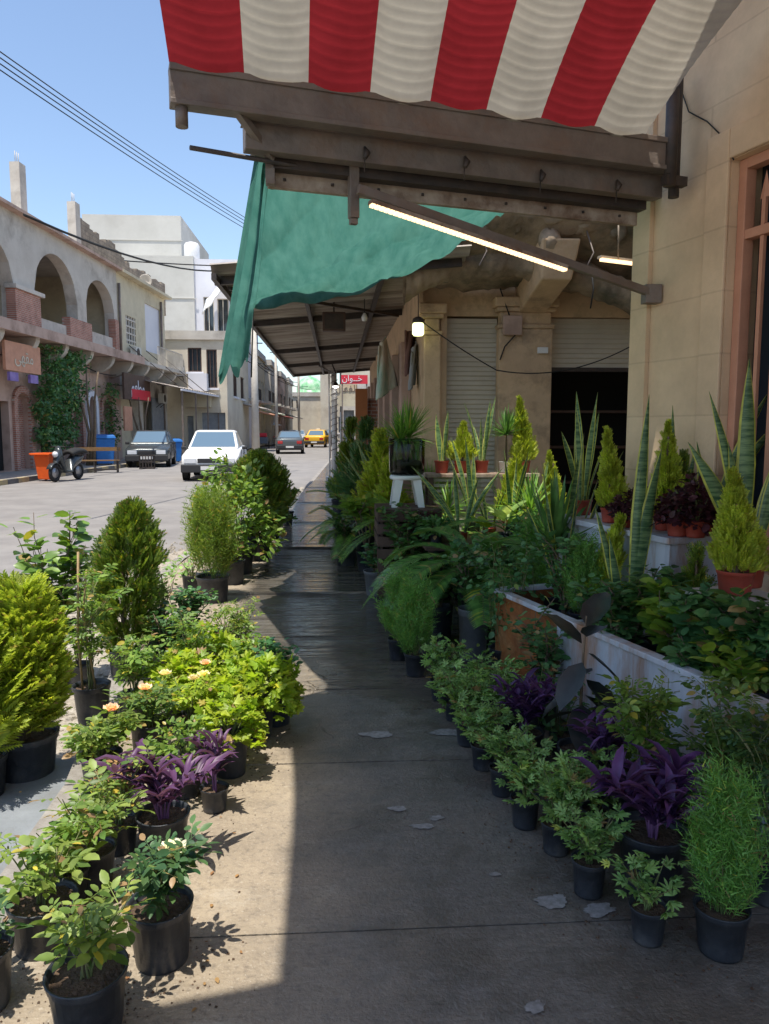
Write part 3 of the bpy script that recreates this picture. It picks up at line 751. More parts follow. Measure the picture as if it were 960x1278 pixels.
g = MB(); g.bar((-1.1, 8.2, 3.05), (.9, 11.2, 3.22), .035); g.bar((-.4, 18.6, 3.1), (0, 21.7, 3.1), .03); obj('brace', g, M['steel_dark'], rf, True)
pb = G(418, 603, .07)
for nm, P, zz in (('post', pb, 3.2),):
    g = MB(); g.tube([(P.x, P.y, 0.05), (P.x, P.y, zz)], .075, 14); g.tube([(P.x - .14, P.y, 0.05), (P.x - .14, P.y, zz)], .02, 8); g.box(P.x - .25, P.x + .2, P.y - .1, P.y + .1, .05, .25)
    obj('post', g, M['white'], rf, True)
# string lights wound round the post
g = MB(); n = 90
g.tube([(pb.x + .10 * math.cos(k * .9), pb.y + .10 * math.sin(k * .9), .9 + 2.2 * k / n) for k in range(n)], .008, 4, False)
k = obj('light_chain', g, M['steel_dark']); tag(k, 'dark light chain wound round the white roof post', 'string lights')
for (px, py, Y, lab, kk) in ((421, 452, 21, 'white spot lamp under the roof edge above the white post', 'w'), (419, 482, 21.2, 'glowing white bulb on the white post', 'w')):
    P = AY(px, py, Y); t = thing('spot_lamp', lab, 'lamp', tuple(P))
    g = MB(); g.lathe([(.03, .12), (.06, .08), (.09, 0)], 12); obj('housing', g, M['steel_dark'], t)
    g = MB(); g.lathe([(.08, 0), (.07, -.03), (.02, -.05)], 12); obj('glass', g, M['bulb_w'], t)
P = AY(522, 410, 8.7); t = thing('hanging_bulb', 'yellow-green glowing bulb hanging by the first shop pillar', 'lamp', tuple(P))
g = MB(); g.tube([(0, 0, .5), (0, 0, .1)], .006, 5); g.lathe([(.02, .13), (.06, .11), (.07, .06)], 14); obj('holder', g, M['steel_dark'], t)
g = MB(); g.lathe([(.055, .06), (.066, .04), (.066, -.06), (.05, -.08)], 16); obj('bulb', g, M['bulb'], t)
P = AY(455, 396, 9.5); t = thing('unlit_bulb', 'small unlit bulb hanging below the corrugated roof', 'lamp', tuple(P))
g = MB(); g.tube([(0, 0, .22), (0, 0, .04)], .006, 5); obj('cord', g, M['string'], t)
g = MB(); g.lathe([(.015, .05), (.04, .0), (.03, -.04), (.01, -.05)], 12); obj('bulb', g, M['lamp_glass'], t)
# dark square lantern box
P = AY(417, 402, 10.2); t = thing('hanging_box', 'dark square loudspeaker box hanging under the corrugated roof', 'loudspeaker', tuple(P))
g = MB(); g.box(-.15, .15, -.08, .08, -.12, .12); obj('case', g, M['darkwood'], t, bevel=.01)
g = MB(); g.box(-.12, .12, -.086, -.081, -.095, .095); obj('grille', g, M['steel_dark'], t)
g = MB(); g.bar((0, 0, .12), (0, 0, .42), .02); obj('bracket', g, M['steel_dark'], t)
# drooping branch-like metal arms by the post
P = AY(404, 436, 19); t = thing('fan_bracket', 'bent metal light bracket hanging under the far roof edge', 'bracket', tuple(P))
g = MB(); g.tube([(-.5, 0, -.12), (-.1, 0, .1), (.3, 0, -.05), (.55, 0, -.3)], .025, 6); g.tube([(-.1, 0, .1), (.15, 0, -.2), (.3, 0, -.6)], .02, 6); obj('arm', g, M['steel_dark'], t)
g = MB(); g.hexa([(-.35, -.05, .0), (-.05, -.05, .14), (-.05, .05, .14), (-.35, .05, .0)], [(-.35, -.05, .03), (-.05, -.05, .18), (-.05, .05, .18), (-.35, .05, .03)]); obj('reflector', g, M['white'], t)

# ------------------------------------------------------------ CORNER SHOP BUILDING (facade facing the camera at Y = 9)
cb = thing('shop_building', 'old plastered shop building with two roller shutters and a crumbling concrete balcony', 'building', (2.5, 9, 0))
YF = 9.0
def SX(px, py=480, Y=YF): return AY(px, py, Y).x
def SZ(py, px=650, Y=YF): return AY(px, py, Y).z
x_a, x_b = SX(527), SX(550); x_c, x_d = SX(620, 385), SX(686, 385); x_e = SX(800)
zt1 = SZ(395); zs_ = SZ(402)
g = MB(); g.wall(x_a, 6.5, 0, 5.2, 0, .3, [(x_b, x_c + .05, 0, zt1, 0), (x_d - .05, x_d + 1.55, 0, zt1, 0)])
g.v = [(x, YF + y, z) for (x, y, z) in g.v]
obj('front_wall', g, M['plaster'], cb, True)
def pilaster(x0, x1, ztop):
    g = MB(); g.box(x0, x1, YF - .16, YF - .002, 0, ztop - .35); 
    for k, (e, a, b_) in enumerate(((.02, .35, .30), (-.015, .30, .16), (.03, .16, .11), (.06, .11, 0))): g.box(x0 - e, x1 + e, YF - .16 - e, YF - .002, ztop - a, ztop - b_)
    o = obj('pilaster', g, M['plaster'], cb, True, bevel=.015); return o
pilaster(x_a, x_b - .02, SZ(383)); pilaster(x_c, x_d, SZ(374))
g = MB(); g.box(x_b - .015, x_b + .06, YF - .07, YF - .003, 0, SZ(390)); obj('door_jamb', g, M['plaster'], cb, True)
def shutter(x0, x1, z0, z1, y):
    g = MB(); n = int((z1 - z0) / .055)
    for k in range(n):
        a = z0 + (z1 - z0) * k / n; b_ = z0 + (z1 - z0) * (k + 1) / n
        g.hexa([(x0, y, a), (x1, y, a), (x1, y + .03, a), (x0, y + .03, a)], [(x0, y + .018, b_ - .012), (x1, y + .018, b_ - .012), (x1, y + .03, b_ - .012), (x0, y + .03, b_ - .012)])
        g.box(x0, x1, y + .022, y + .032, b_ - .012, b_)
    return obj('roller_shutter', g, M['shutter'], cb, True)
shutter(x_b + .06, x_c + .02, .02, zt1 - .02, YF + .05)
tag(shutter(x_d - .03, x_d + 1.54, SZ(458), zt1 - .01, YF + .05), 'half-raised roller shutter over the dark shop opening')
g = MB(); g.box(x_d - .05, x_d + 1.55, YF + .9, YF + 3, 0, 3); obj('shop_interior', g, M['dark'], cb, True)
g = MB(); g.box(x_d - .03, x_d + 1.54, YF + .03, YF + .09, SZ(463), SZ(458)); obj('shutter_rail', g, M['steel_dark'], cb, True)
# shelves with dim goods in the opening
g = MB()
for z in (.9, 1.35, 1.8): g.box(x_d, x_d + 1.5, YF + .55, YF + .85, z, z + .03)
obj('shelf', g, M['darkwood'], cb, True)
arcp = [(505, 362), (540, 342), (590, 328), (640, 324), (700, 336), (760, 362), (815, 395)]
AP = [AY(x, y, 8.35) for x, y in arcp]
def arcs(u, v):
    q = bez(AP, u); a = 2 * PI * v; r_ = .17
    n_ = mnoise.noise(Vector((u * 9, v * 3, 1))) * .07 + mnoise.noise(Vector((u * 34, v * 12, 2))) * .03
    return (q.x, q.y + (r_ * 1.3 + n_) * math.cos(a), q.z + .05 + (r_ + n_) * math.sin(a))
g = MB(); g.grid(arcs, 120, 28); obj('arched_lintel', g, M['concrete'], cb, True)
for k in range(9):      # broken lumps and bare bars along the slab edge
    x_ = 1.45 + k * .36; g = MB(); g.sm = True
    g.grid(lambda u, v: (x_ + (.13 + .05 * math.sin(k * 3)) * math.sin(PI * u) * math.cos(2 * PI * v) + .05 * mnoise.noise(Vector((u * 4, v * 4, k))), 7.85 + .1 * math.sin(PI * u) * math.sin(2 * PI * v), 3.62 + .12 * math.sin(k * 2.3) + .13 * math.cos(PI * u) + .07 * mnoise.noise(Vector((u * 5, v * 5, k + 9)))), 10, 14)
    obj('broken_lump', g, M['concrete'], cb, True)
    if k % 3 == 0: g = MB(); g.tube([(x_, 7.8, 3.6), (x_ + .05, 7.7, 3.35), (x_ - .03, 7.66, 3.2)], .008, 5); obj('bare_bar', g, M['steel_brown'], cb, True)
# rough balcony: slab with curved, pitted underside
g = MB()
def balc(u, v):
    X = x_a + 0.0 + 5.2 * u
    # v: 0 back bottom -> front -> top
    prof = [(YF - .02, 3.12), (YF - .35, 3.14), (YF - .8, 3.3), (YF - 1.15, 3.5), (YF - 1.3, 3.62), (YF - 1.33, 3.95), (YF - 1.27, 4.12), (YF - 1.2, 4.2), (YF - 1.2, 4.75), (YF - .1, 4.8)]
    f = v * (len(prof) - 1); k = min(len(prof) - 2, int(f)); t = f - k
    y = prof[k][0] * (1 - t) + prof[k + 1][0] * t; z = prof[k][1] * (1 - t) + prof[k + 1][1] * t
    sw = .18 * math.sin(PI * min(1, u * 1.9))
    n = mnoise.noise(Vector((X * 2.2, y * 2, z * 3))) * .13 + mnoise.noise(Vector((X * 7, y * 7, z * 9))) * .06 + mnoise.noise(Vector((X * 19, y * 19, z * 19))) * .02
    return (X, y - n - .0, z + n * .8 + sw * (1 - v) * .6)
g.grid(balc, 110, 70)
obj('balcony', g, M['concrete'], cb, True)
for px in (682, 880):
    g = MB(); x = SX(px, 340, 8.3); g.hexa([(x - .16, 7.9, 3.12), (x + .16, 7.9, 3.12), (x + .16, YF - .01, 2.9), (x - .16, YF - .01, 2.9)], [(x - .2, 7.75, 3.5), (x + .2, 7.75, 3.5), (x + .2, YF - .01, 3.5), (x - .2, YF - .01, 3.5)]); obj('bracket', g, M['plaster'], cb, True, bevel=.02)
g = MB(); g.box(x_a, 6.5, YF + 3.05, 22, 0, 6.5); obj('shop_block', g, M['plaster'], cb, True)
g = MB(); g.box(x_a, x_d - .06, YF + .31, YF + 3.04, 0, 6.5); obj('side_block', g, M['plaster'], cb, True)
g = MB(); g.box(x_d - .055, 6.5, YF + .31, YF + 3.04, 3.0, 6.5); obj('upper_block', g, M['plaster'], cb, True)
g = MB(); g.box(x_d + 1.56, 6.5, YF + .31, YF + 3.04, 0, 2.99); obj('side_block', g, M['plaster'], cb, True)
g = MB(); g.box(x_a + .02, 6.5, YF + .05, YF + .305, 5.2, 6.5); obj('upper_wall', g, M['plaster'], cb, True)
# side facing the street: pilasters and dark shop openings
xs0 = x_a
g = MB(); g.box(xs0 - .05, xs0 - .003, YF - .1, 21.9, 2.75, 6.5); obj('side_lintel', g, M['plaster'], cb, True)
for k in range(7):
    y = YF + 1.3 + k * 1.8
    g = MB(); g.box(xs0 - .14, xs0 - .004, y, y + .42, .07, 2.75); obj('pilaster', g, M['plaster_pink'], cb, True, bevel=.01)
    g = MB(); g.box(xs0 - .03, xs0 - .006, y + .43, y + 1.79, .07, 2.74); obj('shop_opening', g, M['darkwood'] if k % 2 else M['dark'], cb, True)
# electric cables drooping over the shopfront
g = MB(); 
def droop(a, b_, sag, n=14): return [a.lerp(b_, i / n) - Vector((0, 0, sag * 4 * (i / n) * (1 - i / n))) for i in range(n + 1)]
g.tube(droop(AY(525, 400, 8.7), AY(620, 462, 8.7), .02), .007, 5)
tag(obj('cable', g, M['string']), 'black cable slanting across the narrow roller shutter', 'cable')
g = MB(); g.tube(droop(AY(620, 462, 8.7), AY(800, 425, 8.7), .16), .007, 5)
tag(obj('cable', g, M['string']), 'black cable drooping across the half-raised roller shutter', 'cable')
g = MB(); g.tube([AY(738, 335, 7.6), AY(741, 360, 7.6), AY(737, 385, 7.6)], .008, 5)
tag(obj('cable', g, M['string']), 'short black cable end dangling from the broken concrete balcony', 'cable')
P = AY(641, 405, 8.8); t = thing('meter_box', 'brown electric meter box with wires on the wide shop pillar', 'meter box', (P.x, YF - .165, P.z))
g = MB(); g.box(-.12, .1, -.06, 0, -.12, .1); obj('case', g, M['plaster_pink'], t, bevel=.012)
g = MB(); g.tube([(-.05, -.04, .1), (-.1, -.05, .22), (-.16, -.03, .4)], .008, 5); g.tube([(.02, -.04, -.12), (-.1, -.05, -.25), (-.15, -.03, -.4)], .008, 5); obj('wire', g, M['string'], t)
# junction box right
P = AY(678, 437, 8.8); g = MB(); g.box(P.x - .06, P.x + .06, YF - .2, YF - .162, P.z - .035, P.z + .035); tag(obj('junction_box', g, M['white'], bevel=.005), 'small white junction box at the right edge of the wide pillar', 'junction box')
# hanging cloths
def cloth(nm, lab, pts, Y, mm, thick=.02):
    P = [AY(x, y, Y) for x, y in pts]
    g = MB(); c = sum(P, Vector()) / len(P)
    A, B, C, D = P
    def fn(u, v):
        q = A.lerp(B, u).lerp(D.lerp(C, u), v); q.y += .06 * math.sin(u * 9 + v * 3) + .35 * u; return q
    g.grid(fn, 20, 24); o = obj(nm, g, M[mm]); 
    s = o.modifiers.new('thickness', 'SOLIDIFY'); s.thickness = thick
    return tag(o, lab, 'cloth')
M['banner'] = mat('banner_cloth', (.30, .50, .40), .85, (.66, .64, .55), 3, .2, stretch=(1, 1, .3), hard=(.42, .55))
M['browncloth'] = mat('brown_cloth', (.16, .08, .07), .9, (.22, .12, .1), 4)
M['greycloth'] = mat('grey_cloth', (.32, .33, .34), .9, (.25, .25, .26), 4)
cloth('hanging_banner', 'faded green and white cloth hanging askew under the roof edge', [(472, 432), (484, 416), (498, 480), (470, 500)], 10.5, 'banner')
cloth('brown_cloth', 'brown cloth hanging beside the glowing bulb', [(505, 412), (524, 412), (516, 455), (507, 470)], 9.6, 'browncloth')
cloth('grey_cloth', 'pale grey cloth hanging against the first shop pillar', [(513, 440), (524, 420), (520, 478), (511, 488)], 9.3, 'greycloth')

# orange panel and brick pillar on the pavement further on
Pp = AY(450, 540, 17.0)
g = MB(); x0 = AY(444, 530, 17).x; x1 = AY(459, 530, 17).x; zt_ = AY(450, 485, 17).z
g.box(x0, x1, 17, 17.25, .07, zt_); tag(obj('orange_cabinet', g, mat('orange_board', (.45, .17, .06), .6, (.38, .14, .05), 3), bevel=.01), 'tall plain orange cabinet standing on the pavement before the red brick pillar', 'cabinet')
g = MB(); g.box(x1 + .02, x1 + .55, 17.1, 17.6, .07, AY(450, 497, 17).z); tag(obj('brick_pillar', g, M['brick']), 'red brick pillar behind the orange cabinet', 'pillar')
# ------------------------------------------------------------ LEFT STREET: arcade building
def TFo(u, d, z): return TF(u, d, z)
def U(px, py=480, d=0.0): return FP(px, py, d)[0]
def Z(px, py, d=0.0): return FP(px, py, d)[1]
ab = thing('arcade_building', 'long two storey building with big pointed upper arches and brick piers over shops', 'building', tuple(TF(10, -4, 0)))
uE = U(147, 400); zslab = Z(60, 424); zroof = Z(60, 290)
print('arcade uE', uE, 'slab', zslab, 'roof', zroof, 'arch', Z(75, 322), Z(75, 370))
def arch(x0, x1, ybot, yspring, ytop):
    xm = (x0 + x1) / 2
    return (U(x0), U(x1), Z(xm, ybot), Z(xm, yspring), Z(xm, ytop) - Z(xm, yspring))
ops = [arch(-60, 24, 410, 345, 282), arch(49, 101, 418, 372, 321), arch(112, 146, 430, 385, 353)]
ops.insert(0, (ops[0][0] - 7.5, ops[0][0] - 1.2) + ops[0][2:])
g = MB(TF); g.wall(-18, uE, zslab, zroof, -.5, 0, ops); obj('upper_wall', g, M['plaster_grey'], ab, True)
g = MB(TF); g.box(-18.2, uE + .3, -.6, .35, zroof, zroof + .12); obj('cornice', g, M['plaster_pink'], ab, True)
g = MB(TF)   # brick piers between arches
for (x0, x1) in ((19, 50), (86, 113), ):
    u0, u1 = U(x0, 400), U(x1, 400); xm = (x0 + x1) / 2
    zc = Z(xm, 366 if x0 < 40 else 400)
    g = MB(TF); g.box(u0, u1, -.3, .06, zslab, zc); obj('brick_pier', g, M['brickY'], ab, True)
u0 = uE - .5; g = MB(TF); g.box(u0, uE, -.3, .06, zslab, Z(146, 400)); obj('brick_pier', g, M['brickY'], ab, True); g = MB(TF); g.box(-18, U(19, 400) - 4.2, -.3, .06, zslab, Z(35, 366))
obj('brick_pier', g, M['brickY'], ab, True)
g = MB(TF)
u0, u1 = U(16, 366), U(52, 366); z = Z(35, 366); g.box(u0, u1, -.3, .14, z + .003, z + .16)
obj('pier_capital', g, M['plaster_grey'], ab, True)
for o in ops:
    m_ = (o[0] + o[1]) / 2
    g = MB(TF); g.box(o[0] + .02, o[1] - .02, -.25, -.12, o[2] + .0, o[2] + .5); obj('parapet', g, M['brickY'] if o is ops[1] else M['plaster_grey'], ab, True)
g = MB(TF); g.box(-18, uE, -4.5, -4.3, zslab, zroof); obj('gallery_back_wall', g, M['plaster_grey'], ab, True)
g = MB(TF); g.box(-18, uE, -4.5, -.5, zroof - .3, zroof - .01); obj('gallery_ceiling', g, M['plaster_grey'], ab, True)
g = MB(TF)
for k in range(6): g.box(-14 + k * 6.2, -14 + k * 6.2 + 1.8, -4.29, -4.24, zslab + .1, zslab + 2.6)
obj('gallery_door', g, M['dark'], ab, True)
g = MB(TF); g.box(-18, uE, -4.3, 1.25, zslab - .28, zslab - .002); g.box(-18, uE, 1.25, 1.33, zslab - .34, zslab + .04); obj('balcony_slab', g, M['plaster_pink'], ab, True)
# scalloped brackets beneath the slab
for k in range(12):
    u = -8 + k * 2.55
    if u > uE + 8: break
    g = MB(TF); n = 8
    pf = [(0, zslab - 1.05)] + [(1.1 * math.sin(t * PI / 2 / n), zslab - .3 - .75 * math.cos(t * PI / 2 / n) ** 1) for t in range(n + 1)] + [(0, zslab - .285)]
    A = [g.p((u, d, z)) for d, z in pf]; B = [g.p((u + .32, d, z)) for d, z in pf]
    g.face(A); g.face(B[::-1])
    for i in range(len(pf)): g.face((A[i], A[(i + 1) % len(pf)], B[(i + 1) % len(pf)], B[i]))
    obj('bracket', g, M['plaster_grey'], ab, True)
# ground floor wall and openings
go = []
def gop(x0, x1, ysp, ytop):
    xm = (x0 + x1) / 2
    return (U(x0, 530), U(x1, 530), .05, Z(xm, ysp), Z(xm, ytop) - Z(xm, ysp))
gl = [(-20, 12, 500, 493, 'dark'), (20, 36, 505, 490, 'reddoor'), (50, 60, 520, 520.01, 'dark'), (64, 78, 500, 499.9, 'dark'), (90, 101, 512, 497, 'reddoor'), (110, 119, 508, 494, 'bluedoor'), (128, 137, 510, 498, 'reddoor')]
gops = []
for (x0, x1, a, b_, mm) in gl:
    o = gop(x0, x1, a, b_)
    if o[4] < .2: o = (o[0], o[1], o[2], max(o[3], 2.6), 0)
    gops.append(o)
g = MB(TF); g.wall(-18, uE, 0, zslab - .285, -.4, 0, gops); obj('ground_wall', g, M['plaster_pink'], ab, True)
for o, q in zip(gops, gl):
    ztop = o[3] + o[4]
    g = MB(TF); g.box(o[0] - .1, o[1] + .1, -.38, -.3, .03, ztop + .1); obj('door', g, M[q[4]], ab, True)
    g = MB(TF)
    if q[4] != 'dark':
        n = 8
        for s in (-1, 1): pass
        pts = []
        mid = (o[0] + o[1]) / 2; hw = (o[1] - o[0]) / 2 + .12
        pts = [(mid - hw, .05, .05), (mid - hw, .05, o[3])] + [(mid + hw * (-math.cos(PI * k / n)), .05, o[3] + (o[4] + .12) * math.sin(PI * k / n) ** .8) for k in range(1, n)] + [(mid + hw, .05, o[3]), (mid + hw, .05, .05)]
        for a, b_ in zip(pts, pts[1:]): g.bar(a, b_, .26, .12, up=tuple(fn))
        obj('arch_surround', g, M['plaster_pale'] if q[4] == 'bluedoor' else M['brickY'], ab, True)
    if q[4] == 'reddoor' and q[0] == 20:
        g = MB(TF); g.wall(o[0] + .0, o[1], .05, ztop, -.28, -.2, [(o[0] + .35 * k + .05, o[0] + .35 * k + .3, .2 + .35 * j, .45 + .35 * j, 0) for k in range(3) for j in range(0)]); obj('lattice', g, M['brickY'], ab, True)
# rooftop: columns, parapet of the unfinished floor
for nm, x0, x1, y0, y1, dd in (('roof_column', 27, 39, 208, 268, -1.0), ('roof_column', 96, 105, 256, 306, -1.0)):
    ua, ub = U(x0, y1, dd), U(x1, y1, dd); g = MB(TF); w = min(.55, ub - ua)
    g.box(ua, ua + w, dd - .4, dd, zroof - .5, Z((x0 + x1) / 2, y0, dd))
    for k in range(3): g.tube([(ua + .1 + .15 * k, dd - .2, Z((x0 + x1) / 2, y0, dd)), (ua + .1 + .15 * k, dd - .2, Z((x0 + x1) / 2, y0, dd) + .45)], .015, 4)
    obj(nm, g, M['plaster_grey'], ab, True)
g = MB(TF)
ua, ub = U(70, 300, -2), U(98, 310, -2); g.box(ua, ub, -2.4, -2, zroof, Z(82, 295, -2)); obj('brick_stub', g, M['brickY'], ab, True)

yb = thing('yellow_building', 'yellowish two storey house with a barred window beside the arcade', 'building', tuple(TF(30, -4, 0)))
uY = U(207, 440); zr2 = Z(178, 358); zs2 = zslab * 1.0
g = MB(TF)
wz0, wz1 = Z(165, 430), Z(165, 396)
g.wall(uE + .01, uY, zslab - .3, zr2, -.5, -.02, [(U(158, 412), U(170, 412), wz0, wz1, 0), (U(182, 410), U(201, 410), Z(190, 440), Z(190, 382), 0)]); obj('upper_wall', g, M['plaster_yellow'], yb, True)
g = MB(TF); g.box(uE, uY, -9, -.51, 0, zr2); g.box(uE, uY + .3, -.6, .4, zr2 + .003, zr2 + .15); obj('block', g, M['plaster_yellow'], yb, True)
g = MB(TF)
for k in range(4):
    u = U(158, 412) + (U(170, 412) - U(158, 412)) * (k + .5) / 4; g.box(u - .05, u + .05, -.1, -.04, wz0, wz1)
for k in range(4):
    z = wz0 + (wz1 - wz0) * (k + .5) / 4; g.box(U(158, 412), U(170, 412), -.12, -.03, z - .04, z + .04)
obj('window_grille', g, M['plaster_grey'], yb, True)
g = MB(TF); g.box(U(158, 412), U(170, 412), -.4, -.3, wz0, wz1); obj('window', g, M['win'], yb, True)
g = MB(TF); g.box(U(182, 410), U(201, 410), -.3, -.1, Z(190, 440), Z(190, 382)); obj('white_panel', g, M['plaster_pale'], yb, True)
g = MB(TF); g.wall(uE + .01, uY, 0, zslab - .3, -.5, -.02, [(U(152, 540), U(176, 540), .05, 3.2, 0), (U(180, 540), U(196, 540), .05, 3.4, 0)]); obj('ground_wall', g, M['plaster_grey'], yb, True)
g = MB(TF); g.box(U(152, 540), U(176, 540), -2, -1.5, .05, 3.2); g.box(U(180, 540), U(196, 540), -1.2, -1, .05, 3.4); obj('shop_interior', g, M['dark'], yb, True)
g = MB(TF); g.box(U(190, 540), U(206, 540), .0, .06, .05, 3.4); obj('shutter', g, M['shutter_grey'], yb, True)
g = MB(TF)   # balcony rail with posts
ua, ub = uE + 3, uY - .3
g.box(uE, uY, 0, 1.2, zslab - .3, zslab - .1)
obj('balcony_slab', g, M['plaster_grey'], yb, True)
g = MB(TF)
for k in range(24): u = ua + (ub - ua) * k / 23; g.bar((u, 1.1, zslab - .1), (u, 1.1, zslab + .9), .03)
g.bar((ua, 1.1, zslab + .9), (ub, 1.1, zslab + .9), .05)
obj('railing', g, M['plaster_grey'], yb, True)
# unfinished rough block parapet on top, set back
pp = thing('unfinished_parapet', 'ragged unfinished block wall standing on the roofs behind the long cornice', 'wall', tuple(TF(20, -3, zroof)))
g = MB(TF)
pts = [(98, 268), (112, 284), (128, 300), (140, 300), (152, 322), (168, 336), (182, 342), (194, 350), (206, 353)]
for (xa, ya), (xb, yb_) in zip(pts, pts[1:]):
    ua, ub = U(xa, ya, -1.5), U(xb, yb_, -1.5)
    za, zb = Z(xa, ya, -1.5), Z(xb, yb_, -1.5)
    n = max(1, int((ub - ua) / .4))
    for j in range(n):
        t = (j + .5) / n; zz_ = za + (zb - za) * t + rr.uniform(-.15, .15)
        g.box(ua + (ub - ua) * j / n, ua + (ub - ua) * (j + 1) / n, -1.8, -1.5, zroof - .3, zz_)
obj('block_wall', g, M['block'], pp, True)
# lean-to awning of corrugated sheet over the shops
la = thing('shop_lean_to', 'rusty corrugated lean-to roof sticking out over the far shopfronts', 'canopy', tuple(TF(35, 1, 4)))
ua, ub = uE + 1, uY + 4
g = MB(); g.sm = True; n = 60
rows = []
for i in range(n + 1):
    u = ua + (ub - ua) * i / n
    dz = .04 * math.sin(i * 2.2)
    rows.append([g.p(TF(u, 0, 4.35 + dz)), g.p(TF(u, 2.9, 3.75 + dz))])
for a, b_ in zip(rows, rows[1:]): g.face((a[0], b_[0], b_[1], a[1]))
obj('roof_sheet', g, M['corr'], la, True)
g = MB(TF); g.bar((ua, 2.9, 3.66), (ub, 2.9, 3.66), .1); 
obj('edge_beam', g, M['plaster_pale'], la, True)
for k in range(4):
    u = ua + (ub - ua) * (k + .1) / 4; g = MB(TF); g.bar((u, 2.85, .02), (u, 2.85, 3.7), .08); obj('post', g, M['steel_brown'], la, True)
    g = MB(TF); g.bar((u, 2.8, 3.75), (u, .1, 6.0), .04); obj('stay', g, M['steel_dark'], la, True)

# shop signs
def arab(name, s, size, loc, rz_, mm, parent, ext=.01):
    cu = bpy.data.curves.new(name, 'FONT'); cu.body = s; cu.size = size; cu.extrude = ext; cu.align_x = 'CENTER'; cu.align_y = 'CENTER'
    o = bpy.data.objects.new(name, cu); COL.objects.link(o); cu.materials.append(M[mm]); o.parent = parent
    bpy.context.view_layer.update()
    me = bpy.data.meshes.new_from_object(o.evaluated_get(bpy.context.evaluated_depsgraph_get()))
    bpy.data.objects.remove(o); o = bpy.data.objects.new(name, me); COL.objects.link(o); o.parent = parent
    if not me.materials: me.materials.append(M[mm])
    o.location = loc; o.rotation_euler = (R(90), 0, rz_); return o
fang = math.atan2(fd.y, fd.x)     # direction of the facade
def sign(lab, px, py, w, h, board, word, ink, size, d=.9, kind='sign', tilt=0):
    u, z = FP(px, py, d); P = TF(u, d, z)
    t = thing('shop_sign', lab, 'sign', tuple(P), fang + tilt)     # local x along the wall, local -y towards the street
    g = MB(); g.box(-w / 2, w / 2, -.05, .05, -h / 2, h / 2); obj('board', g, M[board], t)
    for s in (-1, 1):
        g = MB(); g.bar((s * w * .4, .05, 0), (s * w * .4, d, .1), .04); obj('bracket', g, M['steel_dark'], t)
    arab('lettering', word, size, (0, -.065, 0), 0, ink, t)
    return t
t = sign('carved cafe sign with cream Arabic lettering on the salmon wall left of the climbing greenery', 28, 447, 2.6, 1.0, 'plaster_salmon', '\uFEF0\uFEEC\uFED8\uFEE3', 'plaster_cream', .62)
for s in (-.75, .75):
    g = MB(); g.box(s - .3, s + .3, -.05, .05, -.85, -.55); obj('lamp_panel', g, M['purple_paint'], t)
t = sign('dark shop sign with green and white Arabic lettering above a red strip', 171, 484, 4.0, 1.3, 'darkwood', '\uFEE2\uFECC\uFEC4\uFEE3', 'plaster_pale', .9)
g = MB(); g.box(-1.0, 1.9, -.09, -.05, -.6, -.1); obj('red_strip', g, M['red_sign'], t)
g = MB(); g.box(-2, -.9, -.02, .06, -2.2, -1.0); obj('poster', g, M['plaster_salmon'], t)
# shop front goods
g = MB(TF)
t = thing('gas_bottles', 'two yellow bottles standing at the far shop door', 'bottle', tuple(TF(U(192, 540), .6, 0)))
for k in (-.25, .25):
    g = MB(); g.lathe([(.14, 0), (.15, .05), (.15, .8), (.1, .95), (.04, 1.0), (.04, 1.1)], 12, (k, 0, .02)); obj('bottle', g, M['car_yellow'], t)
g = MB()
P = TF(U(150, 540), .6, 0)

